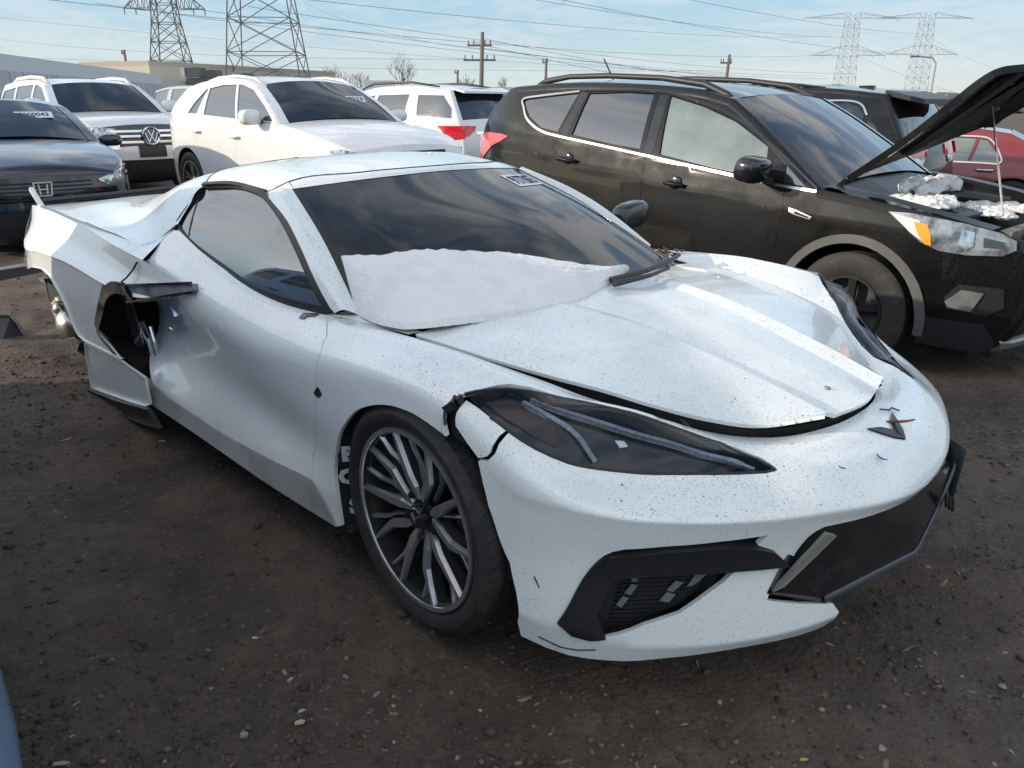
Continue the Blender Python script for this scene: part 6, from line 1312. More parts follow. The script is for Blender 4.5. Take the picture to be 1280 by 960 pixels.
for s_ in (-1, 1): mirror(HON, (-.52, .96, .97), P_NAVY, s_, (.08, .12, .065))
sticker_on(HON, (-.80, .30, 1.24), (0, 1, 0), (-.75, 0, .4), .36, .13, '9200043')
for k in range(5): projected('grille_slat', bv, [(-.42, .675-.035*k), (.42, .675-.035*k), (.42, .662-.035*k), (-.42, .662-.035*k)], 'x', M_DARK, HON, .006, .01, .08)

# --- white SUV seen from behind ---------------------------------------------------------
S = Side(.90, [(-3.8, 1.12), (-.5, 1.05), (.8, .95)], .24, (.2, .9, .2), (-2.9, -3.6, .12), 1.65, .34)
segs = [('front_bumper', 'paint', [(.6, .25), (.85, .4), (.84, .9)], .06), ('hood', 'paint', [(.84, .9), (.3, 1.03), (-.4, 1.09)], .05), ('windscreen', 'glass', [(-.4, 1.09), (-1.15, 1.54)], .06), ('roof', 'paint', [(-1.15, 1.54), (-1.7, 1.63), (-2.6, 1.63), (-3.3, 1.56)], .03),
        ('rear_window', 'glass', [(-3.3, 1.56), (-3.44, 1.35), (-3.56, 1.13)], .05), ('tailgate', 'paint', [(-3.56, 1.13), (-3.64, .9), (-3.66, .6), (-3.55, .3)], .05)]
q1 = [(-2.70, 1.19), (-2.65, 1.50), (-3.2, 1.49), (-3.40, 1.30), (-3.42, 1.16)]; q2 = [(-1.62, 1.16), (-1.72, 1.50), (-2.45, 1.51), (-2.42, 1.18)]; q3 = [(-.6, 1.10), (-1.15, 1.45), (-1.64, 1.50), (-1.54, 1.15)]
spec = dict(side=S, segs=segs, paint=P_WARM, sill=.28, arches=[(0, .36, .42), (-2.75, .36, .42)], windows=[q1, q2, q3], glass=G_WARM, ws_glass=M_GLASS_D, res=.14, near=1, pillar=.86, wheels=wheels4(0, -2.75, .78, .36, .25, 'five'))
ACA, S, sh, bv = vehicle('white_suv', 'white SUV seen from behind with a red tail lamp and black rear window', 'SUV', (-3.077, 15.234, -.03), R_(140.9), spec)
for sd in (1, -1): side_panel('tail_lamp', S, [(-3.30, 1.04), (-3.62, 1.05), (-3.66, .87), (-3.46, .85), (-3.34, .92)], M_REDL, ACA, res=.06, off=.012, sd=sd)
projected('tail_lamp', bv, [(.86, 1.05), (.48, 1.04), (.52, .98), (.66, .90), (.85, .88)], '-x', M_REDL, ACA, .014, .02, .06, mirror=True)
projected('chrome_bar', bv, [(.50, .96), (-.50, .96), (-.50, .92), (.50, .92)], '-x', M_CHROME, ACA, .012, .02, .08)
roof_rails(ACA, [(-1.2, 1.60), (-1.5, 1.68), (-2.4, 1.69), (-3.0, 1.62)], .60, .02)
sp_ = MB(); sp_.prism([(-3.25, -.62, 1.58), (-3.25, .62, 1.58), (-3.50, .58, 1.52), (-3.50, -.58, 1.52)], (0, 0, .03)); sp_.build('spoiler', P_WARM, ACA)

# --- black SUV behind the open hood -------------------------------------------------------
spec = dict(spec); S = Side(.90, [(-3.8, 1.12), (-.5, 1.05), (.8, .95)], .26, (.2, .9, .2), (-2.9, -3.6, .14), 1.65, .34)
q1 = [(-2.62, 1.18), (-2.56, 1.475), (-2.90, 1.475), (-3.06, 1.44), (-3.14, 1.34), (-3.12, 1.18)]; q4 = [(-3.18, 1.31), (-3.26, 1.27), (-3.40, 1.08), (-3.22, 1.10)]
spec.update(side=S, paint=P_BLK, windows=[q1, q2, q3, q4], glass=M_GLASS_D)
spec['segs'] = [(a, b, c, d) for a, b, c, d in segs]
BLK, S, sh, bv = vehicle('black_suv', 'black SUV seen from behind with a rear spoiler and red lamps', 'SUV', (2.10, 11.5, -.12), R_(134.6), spec)
side_line('window_trim', S, [(-1.6, 1.52), (-2.56, 1.495), (-2.92, 1.493), (-3.08, 1.455), (-3.17, 1.35)], .018, M_CHROME, BLK, .006, .01, sd=1)
for sd in (1, -1): side_panel('tail_lamp', S, [(-3.36, 1.06), (-3.62, 1.06), (-3.66, .93), (-3.50, .93)], M_REDL, BLK, res=.06, off=.012, sd=sd)
projected('tail_lamp', bv, [(.74, 1.07), (.28, 1.04), (.28, .93), (.60, .92), (.74, .92)], '-x', M_REDL, BLK, .014, .02, .06, mirror=True)
projected('lamp_lower', bv, [(.72, .912), (.34, .922), (.40, .84), (.66, .84)], '-x', M_HLAMP, BLK, .012, .02, .06, mirror=True)
sp_ = MB(); sp_.prism([(-3.26, -.60, 1.55), (-3.26, .60, 1.55), (-3.52, .58, 1.49), (-3.60, .40, 1.46), (-3.60, -.40, 1.46), (-3.52, -.58, 1.49)], (0, 0, .05)); sp_.build('spoiler', M_BLACK, BLK)
roof_rails(BLK, [(-1.2, 1.60), (-1.5, 1.66), (-2.2, 1.67), (-2.6, 1.63)], .60, .02, M_BLACK); ra = MB(); ra.box((-2.9, .2, 1.63), (.16, .06, .05)); ra.build('aerial_fin', P_BLK, BLK)

# --- silver SUV far left --------------------------------------------------------------------
spec = dict(spec); S = Side(.92, [(-3.8, 1.12), (-.5, 1.10), (.8, 1.0)], .20, (.2, .9, .2), (-3.0, -3.6, .10), 1.7, .34)
q1 = [(-2.62, 1.16), (-2.60, 1.58), (-3.36, 1.56), (-3.44, 1.18)]; q2 = [(-1.62, 1.16), (-1.64, 1.58), (-2.42, 1.58), (-2.42, 1.16)]; q3 = [(-.6, 1.14), (-1.1, 1.50), (-1.50, 1.57), (-1.50, 1.15)]
spec.update(side=S, paint=P_SILV, windows=[q1, q2, q3], glass=mat('hazy_glass', (.05, .052, .055), .12, spec=1., ior=1.8), near=-1)
SIL, S, sh, bv = vehicle('silver_suv', 'old silver grey SUV between the two white ones', 'SUV', (-5.0, 16.6, .02), R_(-44), spec)
SIL.scale = (1.02,)*3

# --- dark red sedan at the right edge ----------------------------------------------------------
S = Side(.90, [(-3.9, .84), (-.5, .845), (.9, .78)], .42, (.3, 1.1, .2), (-3.2, -4.0, .16), 1.35, .34, shoulder=.05)
segs = [('front_bumper', 'paint', [(.8, .25), (1.0, .35), (1.0, .68)], .06), ('hood', 'paint', [(1.0, .68), (.4, .80), (-.5, .88)], .05), ('windscreen', 'glass', [(-.5, .88), (-1.25, 1.25)], .06), ('roof', 'paint', [(-1.25, 1.25), (-1.7, 1.31), (-2.2, 1.30), (-2.62, 1.24)], .03),
        ('rear_window', 'glass', [(-2.62, 1.24), (-3.25, .92)], .05), ('boot', 'paint', [(-3.25, .92), (-3.9, .86), (-4.0, .6), (-3.9, .3)], .05)]
w1 = [(-2.52, .875), (-2.50, .98), (-2.36, 1.15), (-2.26, 1.17), (-2.20, .88)]; w2 = [(-2.16, .88), (-2.22, 1.175), (-1.66, 1.19), (-1.62, .88)]; w3 = [(-1.54, .88), (-1.58, 1.19), (-1.2, 1.14), (-.7, .90)]
dR = [(-1.58, .84), (-1.58, .28), (-2.15, .28), (-2.35, .5), (-2.62, .66), (-2.60, .86), (-2.50, 1.05), (-2.36, 1.19), (-1.62, 1.22)]; dF = [(-.55, .84), (-.55, .28), (-1.57, .28), (-1.57, .84), (-1.61, 1.22), (-1.2, 1.16)]
spec = dict(side=S, segs=segs, paint=P_RED, sill=.2, arches=[(0, .32, .36), (-2.74, .32, .36)], windows=[w1, w2, w3], doors=[dF, dR], glass=G_GRN, ws_glass=G_DK, res=.12, near=1, wheels=wheels4(0, -2.74, .77, .32, .21, 'dark'))
RED, S, sh, bv = vehicle('red_sedan', 'dark red sedan with chrome window frames beyond the open hood', 'car', (4.83, 12.87, -.28), R_(150), spec)
side_line('window_trim', S, [(-2.0, 1.20), (-2.30, 1.19), (-2.42, 1.13), (-2.52, .99), (-2.54, .862), (-2.2, .862), (-.7, .875)], .02, M_CHROME, RED, .006, .012, sd=1)
side_line('rub_strip', S, [(-2.28, .52), (-1.0, .53)], .02, M_CHROME, RED, .006, .012, sd=1); handles(RED, S, [(-2.50, -2.28, .77), (-1.5, -1.28, .77)], M_CHROME, 1)

# --- pale blue SUV whose nose just enters the frame at the lower left: it shades the sports car --------
S = Side(.90, [(-3.8, 1.12), (-.5, 1.05), (.8, .95)], .26, (.25, .95, .26), (-2.9, -3.6, .14), 1.65, .34)
segs = [('front_bumper', 'paint', [(.55, .22), (.83, .32), (.88, .55), (.86, .72)], .09), ('grille_area', M_GLOSSB, [(.86, .72), (.85, .80), (.82, .90)], .09), ('hood', 'paint', [(.82, .90), (.5, 1.0), (0, 1.06), (-.40, 1.09)], .05), ('windscreen', 'glass', [(-.40, 1.09), (-.8, 1.34), (-1.15, 1.54)], .06), ('roof', 'paint', [(-1.15, 1.54), (-1.7, 1.66), (-2.4, 1.67), (-3.0, 1.60)], .03),
        ('rear_window', 'glass', [(-3.0, 1.60), (-3.3, 1.38), (-3.45, 1.13)], .05), ('tailgate', 'paint', [(-3.45, 1.13), (-3.55, .9), (-3.56, .6), (-3.45, .3)], .05)]
q1 = [(-2.55, 1.18), (-2.50, 1.49), (-2.9, 1.47), (-3.12, 1.30), (-3.15, 1.18)]; q2 = [(-1.62, 1.16), (-1.72, 1.51), (-2.35, 1.51), (-2.38, 1.18)]; q3 = [(-.6, 1.11), (-1.15, 1.44), (-1.64, 1.50), (-1.54, 1.15)]
dF = [(-.5, 1.08), (-.5, .42), (-1.55, .42), (-1.56, 1.1), (-1.67, 1.53), (-1.15, 1.48)]; dR = [(-1.57, 1.1), (-1.56, .42), (-2.2, .42), (-2.4, .75), (-2.45, 1.15), (-2.42, 1.53), (-1.68, 1.53)]
spec = dict(side=S, segs=segs, paint=P_BLUE, sill=.28, arches=[(0, .36, .42), (-2.75, .36, .42)], windows=[q1, q2, q3], doors=[dF, dR], glass=M_GLASS_D, ws_glass=G_DK, res=.12, near=1, wheels=wheels4(0, -2.75, .78, .36, .25, 'five'))
BLU_AT = (-1.674, 0.587)
NB, S, sh, bv = vehicle('blue_suv', 'pale blue SUV at the lower left edge, only its front corner in view', 'SUV', (BLU_AT[0], BLU_AT[1], 0), R_(-45.35), spec)
projected('headlight', bv, [(.50, .88), (.82, .90), (.84, .80), (.55, .78)], 'x', M_HLAMP, NB, .012, .02, .06, mirror=True); handles(NB, S, [(-2.4, -2.2, .98), (-1.5, -1.3, .96)], P_BLUE, 1); mirror(NB, (-.62, 1.0, 1.16), P_BLUE, 1); mirror(NB, (-.62, 1.0, 1.16), P_BLUE, -1)
NB.scale = (1, 1, 1.0)

# ---------------------------------------------------------------- background: pylons, wires, poles, building, trees, far roofs
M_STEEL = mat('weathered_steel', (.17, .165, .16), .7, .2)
M_STEEL_F = mat('hazed_steel', (.36, .37, .38), .7, .0)  # distance haze put into the colour of the far steel
M_WIRE = mat('wire_metal', (.20, .22, .25), .7, .0)
M_WOODP = mat('pole_wood', (.20, .17, .15), .8)
def at(u, v, Y):
    """world point on the ray through a place in the 1280x960 picture at depth Y (worked out once for the layout)"""
    f = 965.4; c, s = math.cos(R_(20)), math.sin(R_(20)); X, Z = (u-640)/f, (v-480)/f; d = Vector((X, c-Z*s, -s-Z*c)); return Vector((0, 0, 1.351))+d*(Y/d.y)
def pylon(name, label, base, h, w0, w1, arms, m, th, group, yaw=0., peak=True, waist=.62):
    root = empty(name, label, 'pylon', base, (0, 0, yaw), group); b = MB(); n = 9
    lv = [h*k/n for k in range(n+1)]
    def wd(z): 
        t = z/h; return w0+(w1-w0)*min(1, t/waist) if t < waist else w1
    C = [[Vector((a*wd(z)/2, e*wd(z)/2, z)) for a, e in ((-1, -1), (1, -1), (1, 1), (-1, 1))] for z in lv]
    for i in range(n):
        for k in range(4):
            b.bar(C[i][k], C[i+1][k], th*1.5)
    b.build('tower_leg', m, root)
    b = MB()
    for i in range(n):
        for k in range(4):
            k2 = (k+1) % 4; b.bar(C[i][k], C[i+1][k2], th); b.bar(C[i][k2], C[i+1][k], th)
            if i: b.bar(C[i][k], C[i][k2], th)
    b.build('lattice', m, root)
    for z, L, dz in arms:
        a = MB()
        for s_ in (-1, 1):
            tip = Vector((s_*L, 0, z)); 
            for e in (-1, 1):
                p0 = Vector((s_*wd(z)/2, e*wd(z)/2, z)); p1 = Vector((s_*wd(z)/2, e*wd(z)/2, z+dz)); a.bar(p0, tip, th*1.2); a.bar(p1, tip, th*1.2)
                for q in (.25, .5, .75): a.bar(p0.lerp(tip, q), p1.lerp(tip, max(0, q-.15)), th*.8); a.bar(p0.lerp(tip, q), p1.lerp(tip, min(1, q+.1)), th*.8)
        a.build('cross_arm', m, root)
        for s_ in (-1, 1):
            for q in (1., .62):
                ins = MB(); x = s_*(wd(z)/2+(L-wd(z)/2)*q); ins.tube([(x, 0, z), (x, 0, z-h*.035)], th*.9, 6); ins.build('insulator', m, root)
    return root
GP = 'lattice power pylons'
p_ = at(218, 100, 95); pylon('power_pylon', 'dark lattice pylon with a wide pointed arm above the white SUV', (p_.x, p_.y, 0), 17.5, 5.2, 2.2, [(11.2, 4.3, 2.8)], M_STEEL, .07, GP, .12)
p_ = at(338, 100, 80); pylon('power_pylon', 'tall dark lattice pylon whose top is cut off by the picture edge', (p_.x, p_.y, 0), 26, 7.4, 2.4, [(16, 6, 2.2)], M_STEEL, .065, GP, .10, waist=.9)
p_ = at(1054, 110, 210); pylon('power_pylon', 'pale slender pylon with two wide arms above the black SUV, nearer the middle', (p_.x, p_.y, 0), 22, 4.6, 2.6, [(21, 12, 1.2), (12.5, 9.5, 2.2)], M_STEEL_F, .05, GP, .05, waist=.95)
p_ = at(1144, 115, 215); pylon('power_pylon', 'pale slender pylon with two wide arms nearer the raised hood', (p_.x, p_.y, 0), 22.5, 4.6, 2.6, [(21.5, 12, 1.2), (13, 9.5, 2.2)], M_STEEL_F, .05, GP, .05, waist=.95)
# utility poles
GQ = 'wooden utility poles'
def utility(u, v0, v1, Y, label, arms):
    a = at(u[0], v0, Y); bt = at(u[1], v1, Y); root = empty('utility_pole', label, 'utility pole', (bt.x, bt.y, 0), (0, 0, 0), GQ)
    b = MB(); H = a.z; b.tube([(0, 0, 0), (a.x-bt.x, 0, H)], [.20, .13], 8); b.build('pole', M_WOODP, root)
    for z, L in arms:
        c = MB(); c.bar((-L, 0, H-z), (L, 0, H-z), .16, .14); o = c.build('cross_arm', M_WOODP, root)
        for x in (-L*.9, -L*.45, L*.45, L*.9): i_ = MB(); i_.tube([(x, 0, H-z), (x, 0, H-z+.35)], .05, 6); i_.build('insulator', M_STEEL, o)
utility((603, 600), 40, 108, 62, 'dark utility pole with two cross arms between the white and black SUVs', [(.9, .9), (1.9, 1.2)])
utility((912, 905), 68, 106, 75, 'pale thin utility pole above the roof of the black SUV', [(.7, .5)])
utility((683, 681), 73, 100, 90, 'distant thin pole just left of the roof aerial', [(.4, .3)])
utility((572, 571), 88, 106, 110, 'short distant pole beyond the white SUV roof', [(.3, .3)])
utility((155, 157), 62, 84, 90, 'thin pole above the long grey building at the left', [(.4, .2)])
# street light
a = at(1171, 72, 60); lp = empty('street_lamp', 'street lamp with a bent arm between the far pylons and the raised hood', 'street lamp', (a.x, a.y, 0)); b = MB(); b.tube([(0, 0, 0), (0, 0, a.z-.4), (-.3, 0, a.z), (-1.4, 0, a.z+.1)], [.1, .07, .06, .05], 8); b.build('lamp_post', M_STEEL_F, lp)
b = MB(); b.box((-1.6, 0, a.z+.08), (.6, .22, .12)); b.build('lamp_head', M_STEEL, lp)
# wires: sagging lines between far points
def wire(p, q, sag, label, r=.035):
    p, q = Vector(p), Vector(q); n = 26; b = MB(); b.tube([p.lerp(q, t/n)-Vector((0, 0, sag*4*(t/n)*(1-t/n))) for t in range(n+1)], r, 4, cap=False)
    o = b.build('power_line', M_WIRE, None); tag(o, label, 'power line', 'overhead power lines')
WL = [((-60, -14), 60, (1040, 68), 208, 2.0), ((130, -30), 58, (1040, 45), 208, 1.5), ((330, -60), 56, (1062, 47), 208, 1.2), ((420, -60), 60, (1150, 68), 212, 1.4), ((600, -55), 60, (1150, 42), 212, 1.0),
      ((120, 4), 78, (1035, 98), 208, 1.6), ((250, 12), 92, (1026, 95), 208, 1.6), ((310, 8), 80, (1070, 92), 208, 1.5), ((0, 22), 130, (905, 92), 130, .8), ((-10, 48), 120, (600, 74), 62, .7), ((-10, 70), 120, (905, 88), 130, .7), ((604, 48), 62, (1300, 140), 62, .8), ((604, 56), 62, (1300, 165), 62, .8),
      ((380, 4), 80, (602, 62), 62, .6), ((600, 60), 62, (1180, 112), 150, .8), ((1072, 70), 208, (1300, 142), 190, 1.2), ((1160, 46), 212, (1310, 108), 190, 1.0)]
WLAB = ['power line from the top left corner to the left arm of the nearer pale pylon', 'power line crossing the tall dark pylon towards the nearer pale pylon', 'power line from above the tall dark pylon to the top of the nearer pale pylon', 'power line from the top edge to the lower left arm of the second pale pylon', 'steepest power line from the middle of the top edge to the second pale pylon', 'power line from the left top edge to the lower arm of the nearer pale pylon',
 'power line from the left dark pylon to the lower arm of the nearer pale pylon', 'power line from the left side of the tall dark pylon to the nearer pale pylon', 'power line passing behind both dark pylons to the pale utility pole', 'low power line from the left edge to the upper arm of the dark utility pole', 'lowest power line from the left edge to the pale utility pole', 'power line from the upper arm of the dark utility pole to the right edge', 'power line from the dark utility pole falling behind the raised hood',
 'short power line between the tall dark pylon and the dark utility pole', 'power line from the dark utility pole to the right, above the black SUV roof', 'power line from the nearer pale pylon falling towards the raised hood', 'power line from the second pale pylon down to the right edge']
for i, (a, da, b_, db, sg) in enumerate(WL):
    wire(at(*a, da), at(*b_, db), sg, WLAB[i], .009+.00006*max(da, db))
# long grey building on the left with a lighter parapet, rooftop units
M_WALL = mat('corrugated_wall', (.50, .52, .53), .7, var=(.4, (.42, .44, .45), .4, .6)); M_TAN = mat('tan_wall', (.50, .45, .37), .8)
bl_ = empty('warehouse', 'long low grey warehouse behind the cars at the far left', 'building')
A = at(-160, 66, 26); Bp = at(200, 89, 62); C = at(470, 112, 118)
def wall(name, p, q, z0, z1, th, m, root):
    b = MB(); p, q = Vector((p.x, p.y, 0)), Vector((q.x, q.y, 0)); n = (q-p).normalized().cross(Vector((0, 0, 1)))*-th
    V = [p+Vector((0, 0, z0)), q+Vector((0, 0, z0)), q+n+Vector((0, 0, z0)), p+n+Vector((0, 0, z0))]; b.prism(V, (0, 0, z1-z0)); return b.build(name, m, root)
hA = 3.0
wall('wall', A, Bp, -.1, 2.65, 4, M_WALL, bl_); wall('fascia', A, Bp, 2.65, 3.3, 4.2, mat('pale_fascia', (.62, .64, .66), .6), bl_)
wall('wall_far', Bp, C, -.1, 3.0, 6, mat('far_wall', (.55, .51, .45), .8), bl_)
seam = MB(); 
for k in range(26):
    p = A.lerp(Bp, k/26); n = (Bp-A).normalized().cross(Vector((0, 0, 1))); seam.box((p.x+n.x*.04, p.y+n.y*.04, 1.4), (.06, .06, 2.5))
o = seam.build('wall_rib', mat('pale_fascia'), bl_); o['kind'] = 'stuff'
tn = empty('office_block', 'low tan building with a flat roof behind the silver SUV', 'building'); p, q = at(186, 82, 70), at(420, 102, 95)
wall('wall', p, q, -.1, p.z, 8, M_TAN, tn); wall('parapet', p, q, p.z, p.z+.4, 8.1, mat('tan_cap', (.42, .37, .30), .8), tn)
GA = 'air conditioning units on the roof line'
for i, (u, v, Y, ws, lab) in enumerate([(244, 87, 66, 1.6, 'leftmost rooftop air unit left of the tall pylon'), (263, 90, 68, 1.9, 'second rooftop air unit from the left, darker'), (306, 94, 70, 1.5, 'rooftop air unit at the left foot of the tall pylon'), (347, 97, 72, 1.4, 'rooftop air unit behind the cream white crossover roof'), (370, 98, 72, 1.8, 'wide rooftop air unit at the right foot of the tall pylon'), (408, 101, 74, 1.5, 'last rooftop air unit to the right')]):
    c = at(u, v, Y); r_ = empty('air_unit', lab, 'air conditioner', (c.x, c.y, c.z-.55), group=GA); b = MB(); b.box((0, 0, .35), (ws*.8, 1.2, .65)); b.build('casing', mat('unit_dark', (.10, .105, .11), .6), r_)
    b = MB(); b.box((-ws*.4-.14, 0, .35), (.30, 1.25, .68)); b.build('end_panel', mat('unit_pale', (.5, .5, .48), .6), r_); b = MB(); b.lathe([(0, .66), (.35, .66), (.35, .72), (0, .72)], 14, 'z'); b.build('fan', M_STEEL, r_)
    b = MB(); b.box((0, 0, -.6), (ws*.8, 1.0, 1.1)); b.build('plinth', mat('unit_dark'), r_)
# bare trees beyond
def bare_tree(u, v, Y, h, seed, lab, foliage=False):
    c = at(u, v, Y); q = random.Random(seed); root = empty('bare_tree', lab, 'tree', (c.x, c.y, 0), group='bare trees on the horizon'); H = c.z+h*.5
    t = MB(); t.tube([(0, 0, 0), (q.uniform(-.2, .2), 0, H*.45)], [.22, .12], 6); t.build('trunk', mat('bark', (.14, .12, .11), .9), root); b = MB()
    def br(p, d, L, r, n):
        e = p+d*L; b.tube([p, p.lerp(e, .5)+Vector((q.uniform(-.1, .1), q.uniform(-.1, .1), 0))*L, e], [r, r*.8, r*.5], 4, cap=False)
        if n: 
            for k in range(3): br(p.lerp(e, q.uniform(.5, 1)), (d+Vector((q.uniform(-.8, .8), q.uniform(-.8, .8), q.uniform(-.1, .6)))).normalized(), L*.68, r*.55, n-1)
    for k in range(4): br(Vector((0, 0, H*(.28+.05*k))), Vector((q.uniform(-.6, .6), q.uniform(-.6, .6), 1)).normalized(), H*.3, .09, 4)
    b.build('crown', mat('twigs', (.20, .175, .165), .9), root)
for i, (u, v, Y, h, lab) in enumerate([(424, 92, 130, 2, 'leftmost bare tree right of the tall pylon'), (452, 98, 140, 2, 'small bare tree left of the distant white truck'), (499, 88, 120, 3, 'larger bare tree above the white SUV seen from behind'), (585, 102, 160, 1.5, 'low bare tree left of the dark utility pole'), (633, 105, 160, 1.5, 'low bare tree right of the dark utility pole')]): bare_tree(u, v, Y, h, i, lab)
# distant white truck and van roofs
M_FARW = mat('far_white', (.72, .72, .72), .5)
def far_truck(u, v, Y, L, H, lab, cab=True):
    c = at(u, v, Y); r_ = empty('box_truck', lab, 'truck', (c.x, c.y, 0), (0, 0, .1), 'distant white trucks'); top = c.z
    b = MB(); b.box((0, 0, (top+.9)/2), (L, 2.3, top-.9)); b.build('cargo_box', M_FARW, r_)
    b = MB(); b.prism([(-L/2-.1, -1, .6), (-L/2-1.9, -1, .6), (-L/2-1.9, -1, 1.4), (-L/2-1.2, -1, top*.8), (-L/2-.1, -1, top*.85)], (0, 2, 0)); b.build('cab', M_FARW, r_)
    b = MB(); b.box((0, 0, .7), (L+1.5, 2, .3)); b.build('chassis', M_DARK, r_)
    for x in (-L/2-1, L/2-.8):
        w_ = MB(); w_.lathe([(0, -1.1), (.45, -1.1), (.45, 1.1), (0, 1.1)], 14, 'y', (x, 0, .45)); w_.build('wheel', M_RUBBER, r_)
far_truck(475, 101, 62, 2.2, 2, 'small white box truck far behind, above the crossover'); far_truck(555, 106, 70, 5.5, 2, 'long white truck roof left of the dark utility pole'); far_truck(603, 109, 66, 4.5, 2, 'white truck roof at the foot of the dark utility pole'); far_truck(655, 112, 75, 3, 2, 'small white van roof right of the dark utility pole')
# trees far right beyond the red sedan: a far-off wood
q = random.Random(5); b = MB()
for k in range(220):
    c = at(q.uniform(1195, 1420), q.uniform(136, 150), q.uniform(110, 150)); h = c.z
    b.ball((c.x, c.y, max(.3, h*.6)), (q.uniform(.7, 1.8), q.uniform(.7, 1.8), max(.5, h*.5)*q.uniform(.6, 1.2)), 7, 5, k, .45)
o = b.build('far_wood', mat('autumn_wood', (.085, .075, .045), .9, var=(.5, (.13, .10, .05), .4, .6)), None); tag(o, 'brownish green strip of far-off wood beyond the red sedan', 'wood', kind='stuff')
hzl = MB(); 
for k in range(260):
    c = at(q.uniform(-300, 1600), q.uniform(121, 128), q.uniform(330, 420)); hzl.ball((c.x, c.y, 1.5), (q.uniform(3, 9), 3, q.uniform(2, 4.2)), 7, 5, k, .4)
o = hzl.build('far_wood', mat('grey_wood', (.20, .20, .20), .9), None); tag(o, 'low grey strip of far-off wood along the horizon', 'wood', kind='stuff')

# ---------------------------------------------------------------- snow on the windscreen, leaves, loose stones, debris
def car_m(): return Matrix.LocRotScale(Vector((.4037, 2.4312, .001)), Euler((R_(.417), R_(-1.147), R_(-45.351))), None)
CM = car_m()
tp = [WS.ev(*a)[0]*[1, -1, 1] for a in UV['snow_top']]+[WS.ev(*a)[0]*[1, 1, 1] for a in UV['snow_top2'] if a]
tp = tp+[np.array((-.20, .22, .80))]
tq = smooth_line(tp, 8); s_ = np.concatenate([[0], np.cumsum(np.linalg.norm(np.diff(tq, axis=0), axis=1))]); NU = 150; NV = 46
top = np.stack([np.interp(np.linspace(0, s_[-1], NU), s_, tq[:, k]) for k in range(3)], 1)
bp_ = [(-.475, -.735, .778), (-.40, -.74, .772), (-.33, -.735, .768), (-.25, -.715, .768), (-.185, -.66, .775), (-.16, -.58, .772), (-.10, -.40, .768), (-.07, -.20, .768), (-.095, -.05, .775), (-.14, .10, .785), (-.19, .235, .795)]
bq = smooth_line(bp_, 8); s_ = np.concatenate([[0], np.cumsum(np.linalg.norm(np.diff(bq, axis=0), axis=1))]); bot = np.stack([np.interp(np.linspace(0, s_[-1], NU), s_, bq[:, k]) for k in range(3)], 1)
V = []; F = []
U_, W_ = np.meshgrid(np.linspace(0, 1, NU), np.linspace(0, 1, NV)); 
nz = _noise2(U_.ravel()*9, W_.ravel()*5, 71, [(1, .5), (2.3, .3), (5, .25), (11, .12)]).reshape(NV, NU); ez = _noise2(np.linspace(0, 40, NU), np.zeros(NU), 99, [(.4, .6), (1.1, .5), (2.6, .35)])
for j in range(NV):
    w_ = j/(NV-1)
    for i in range(NU):
        t0 = max(0, min(1, w_+.075*ez[i]*(1-w_)**2+.03*ez[(i*7) % NU]*w_**3)); p = top[i]*(1-t0)+bot[i]*t0
        edge = min(1, w_/.07)*min(1, (1-w_)/.12)*min(1, (i/(NU-1))/.025)*min(1, (1-i/(NU-1))/.05); edge = max(0, edge)**.5
        h = .002+edge*(.006+.020*math.sin(math.pi*min(1, w_*1.05))+.012*nz[j, i])-(.012 if edge == 0 else 0)
        if j in (0, NV-1) or i in (0, NU-1): h = -.015
        bump_ = .05*math.sin(math.pi*w_)*(1 if w_ > .5 else .7)
        V.append((p[0]+.42*h, p[1], p[2]+.9*h-(bump_*.35 if False else 0)))
    
F = [(j*NU+i, j*NU+i+1, (j+1)*NU+i+1, (j+1)*NU+i) for j in range(NV-1) for i in range(NU-1)]
o = mesh('snow_sheet', V, [f[::-1] for f in F], M_SNOW, None, smooth=True); o.matrix_world = CM; tag(o, 'melting sheet of snow on the windscreen and cowl of the sports car', 'snow')
def thin_snow(name, pts, lab):
    o = MB()
    return o
# leaves and twigs on the car
def leaf(c, L, wd_, yaw, lab, m=None, curl=.25, pitch=0.):
    V = []; n = 7
    for k in range(n):
        t = k/(n-1); x = (t-.5)*L; w2 = wd_*math.sin(math.pi*min(1, .08+t*.92))**.8/2; z = curl*L*((t-.5)**2*1.6)
        V += [(x, -w2, z+w2*.5), (x, 0, z), (x, w2, z+w2*.6)]
    F = [(k*3+a, (k+1)*3+a, (k+1)*3+a+1, k*3+a+1) for k in range(n-1) for a in (0, 1)]
    o = mesh('dead_leaf', V, F, m or M_LEAF, None, smooth=True); md = o.modifiers.new('s', 'SOLIDIFY'); md.thickness = .0012; o.matrix_world = CM @ Matrix.Translation(c) @ Matrix.Rotation(yaw, 4, 'Z') @ Matrix.Rotation(pitch, 4, 'Y'); tag(o, lab, 'leaf')
def on_body(x, y, dz=.004): P = nose(x, y, dz); return Vector(P)
leaf(on_body(.845, .035, .012), .075, .016, R_(205), 'long curled brown leaf lying across the dark nose emblem', pitch=.15)
q_ = UV['specks']; a0 = [Vector(BODY.ev(*p)[0]*[1, -1, 1]) for p in q_]; a0 = [a+Vector((0, 0, .004)) for a in a0]
leaf(Vector((.831, -.272, .522)), .022, .010, R_(60), 'small reddish leaf on the nose below the headlight tip', pitch=.3)
leaf(on_body(.90, -.155, .006), .028, .006, R_(20), 'dark curled leaf on the nose above the grille', mat('dark_leaf', (.03, .022, .018), .8), .6, pitch=.4)
leaf(Vector(BODY.ev(.51, .45)[0]*[1, -1, 1])+Vector((0, 0, .006)), .05, .009, R_(-28), 'brown twig-like leaf beside the hood gap', mat('dark_leaf'), .1)
leaf(Vector((.585, .42, .617)), .028, .014, R_(110), 'brown leaf scrap caught at the far headlight corner')
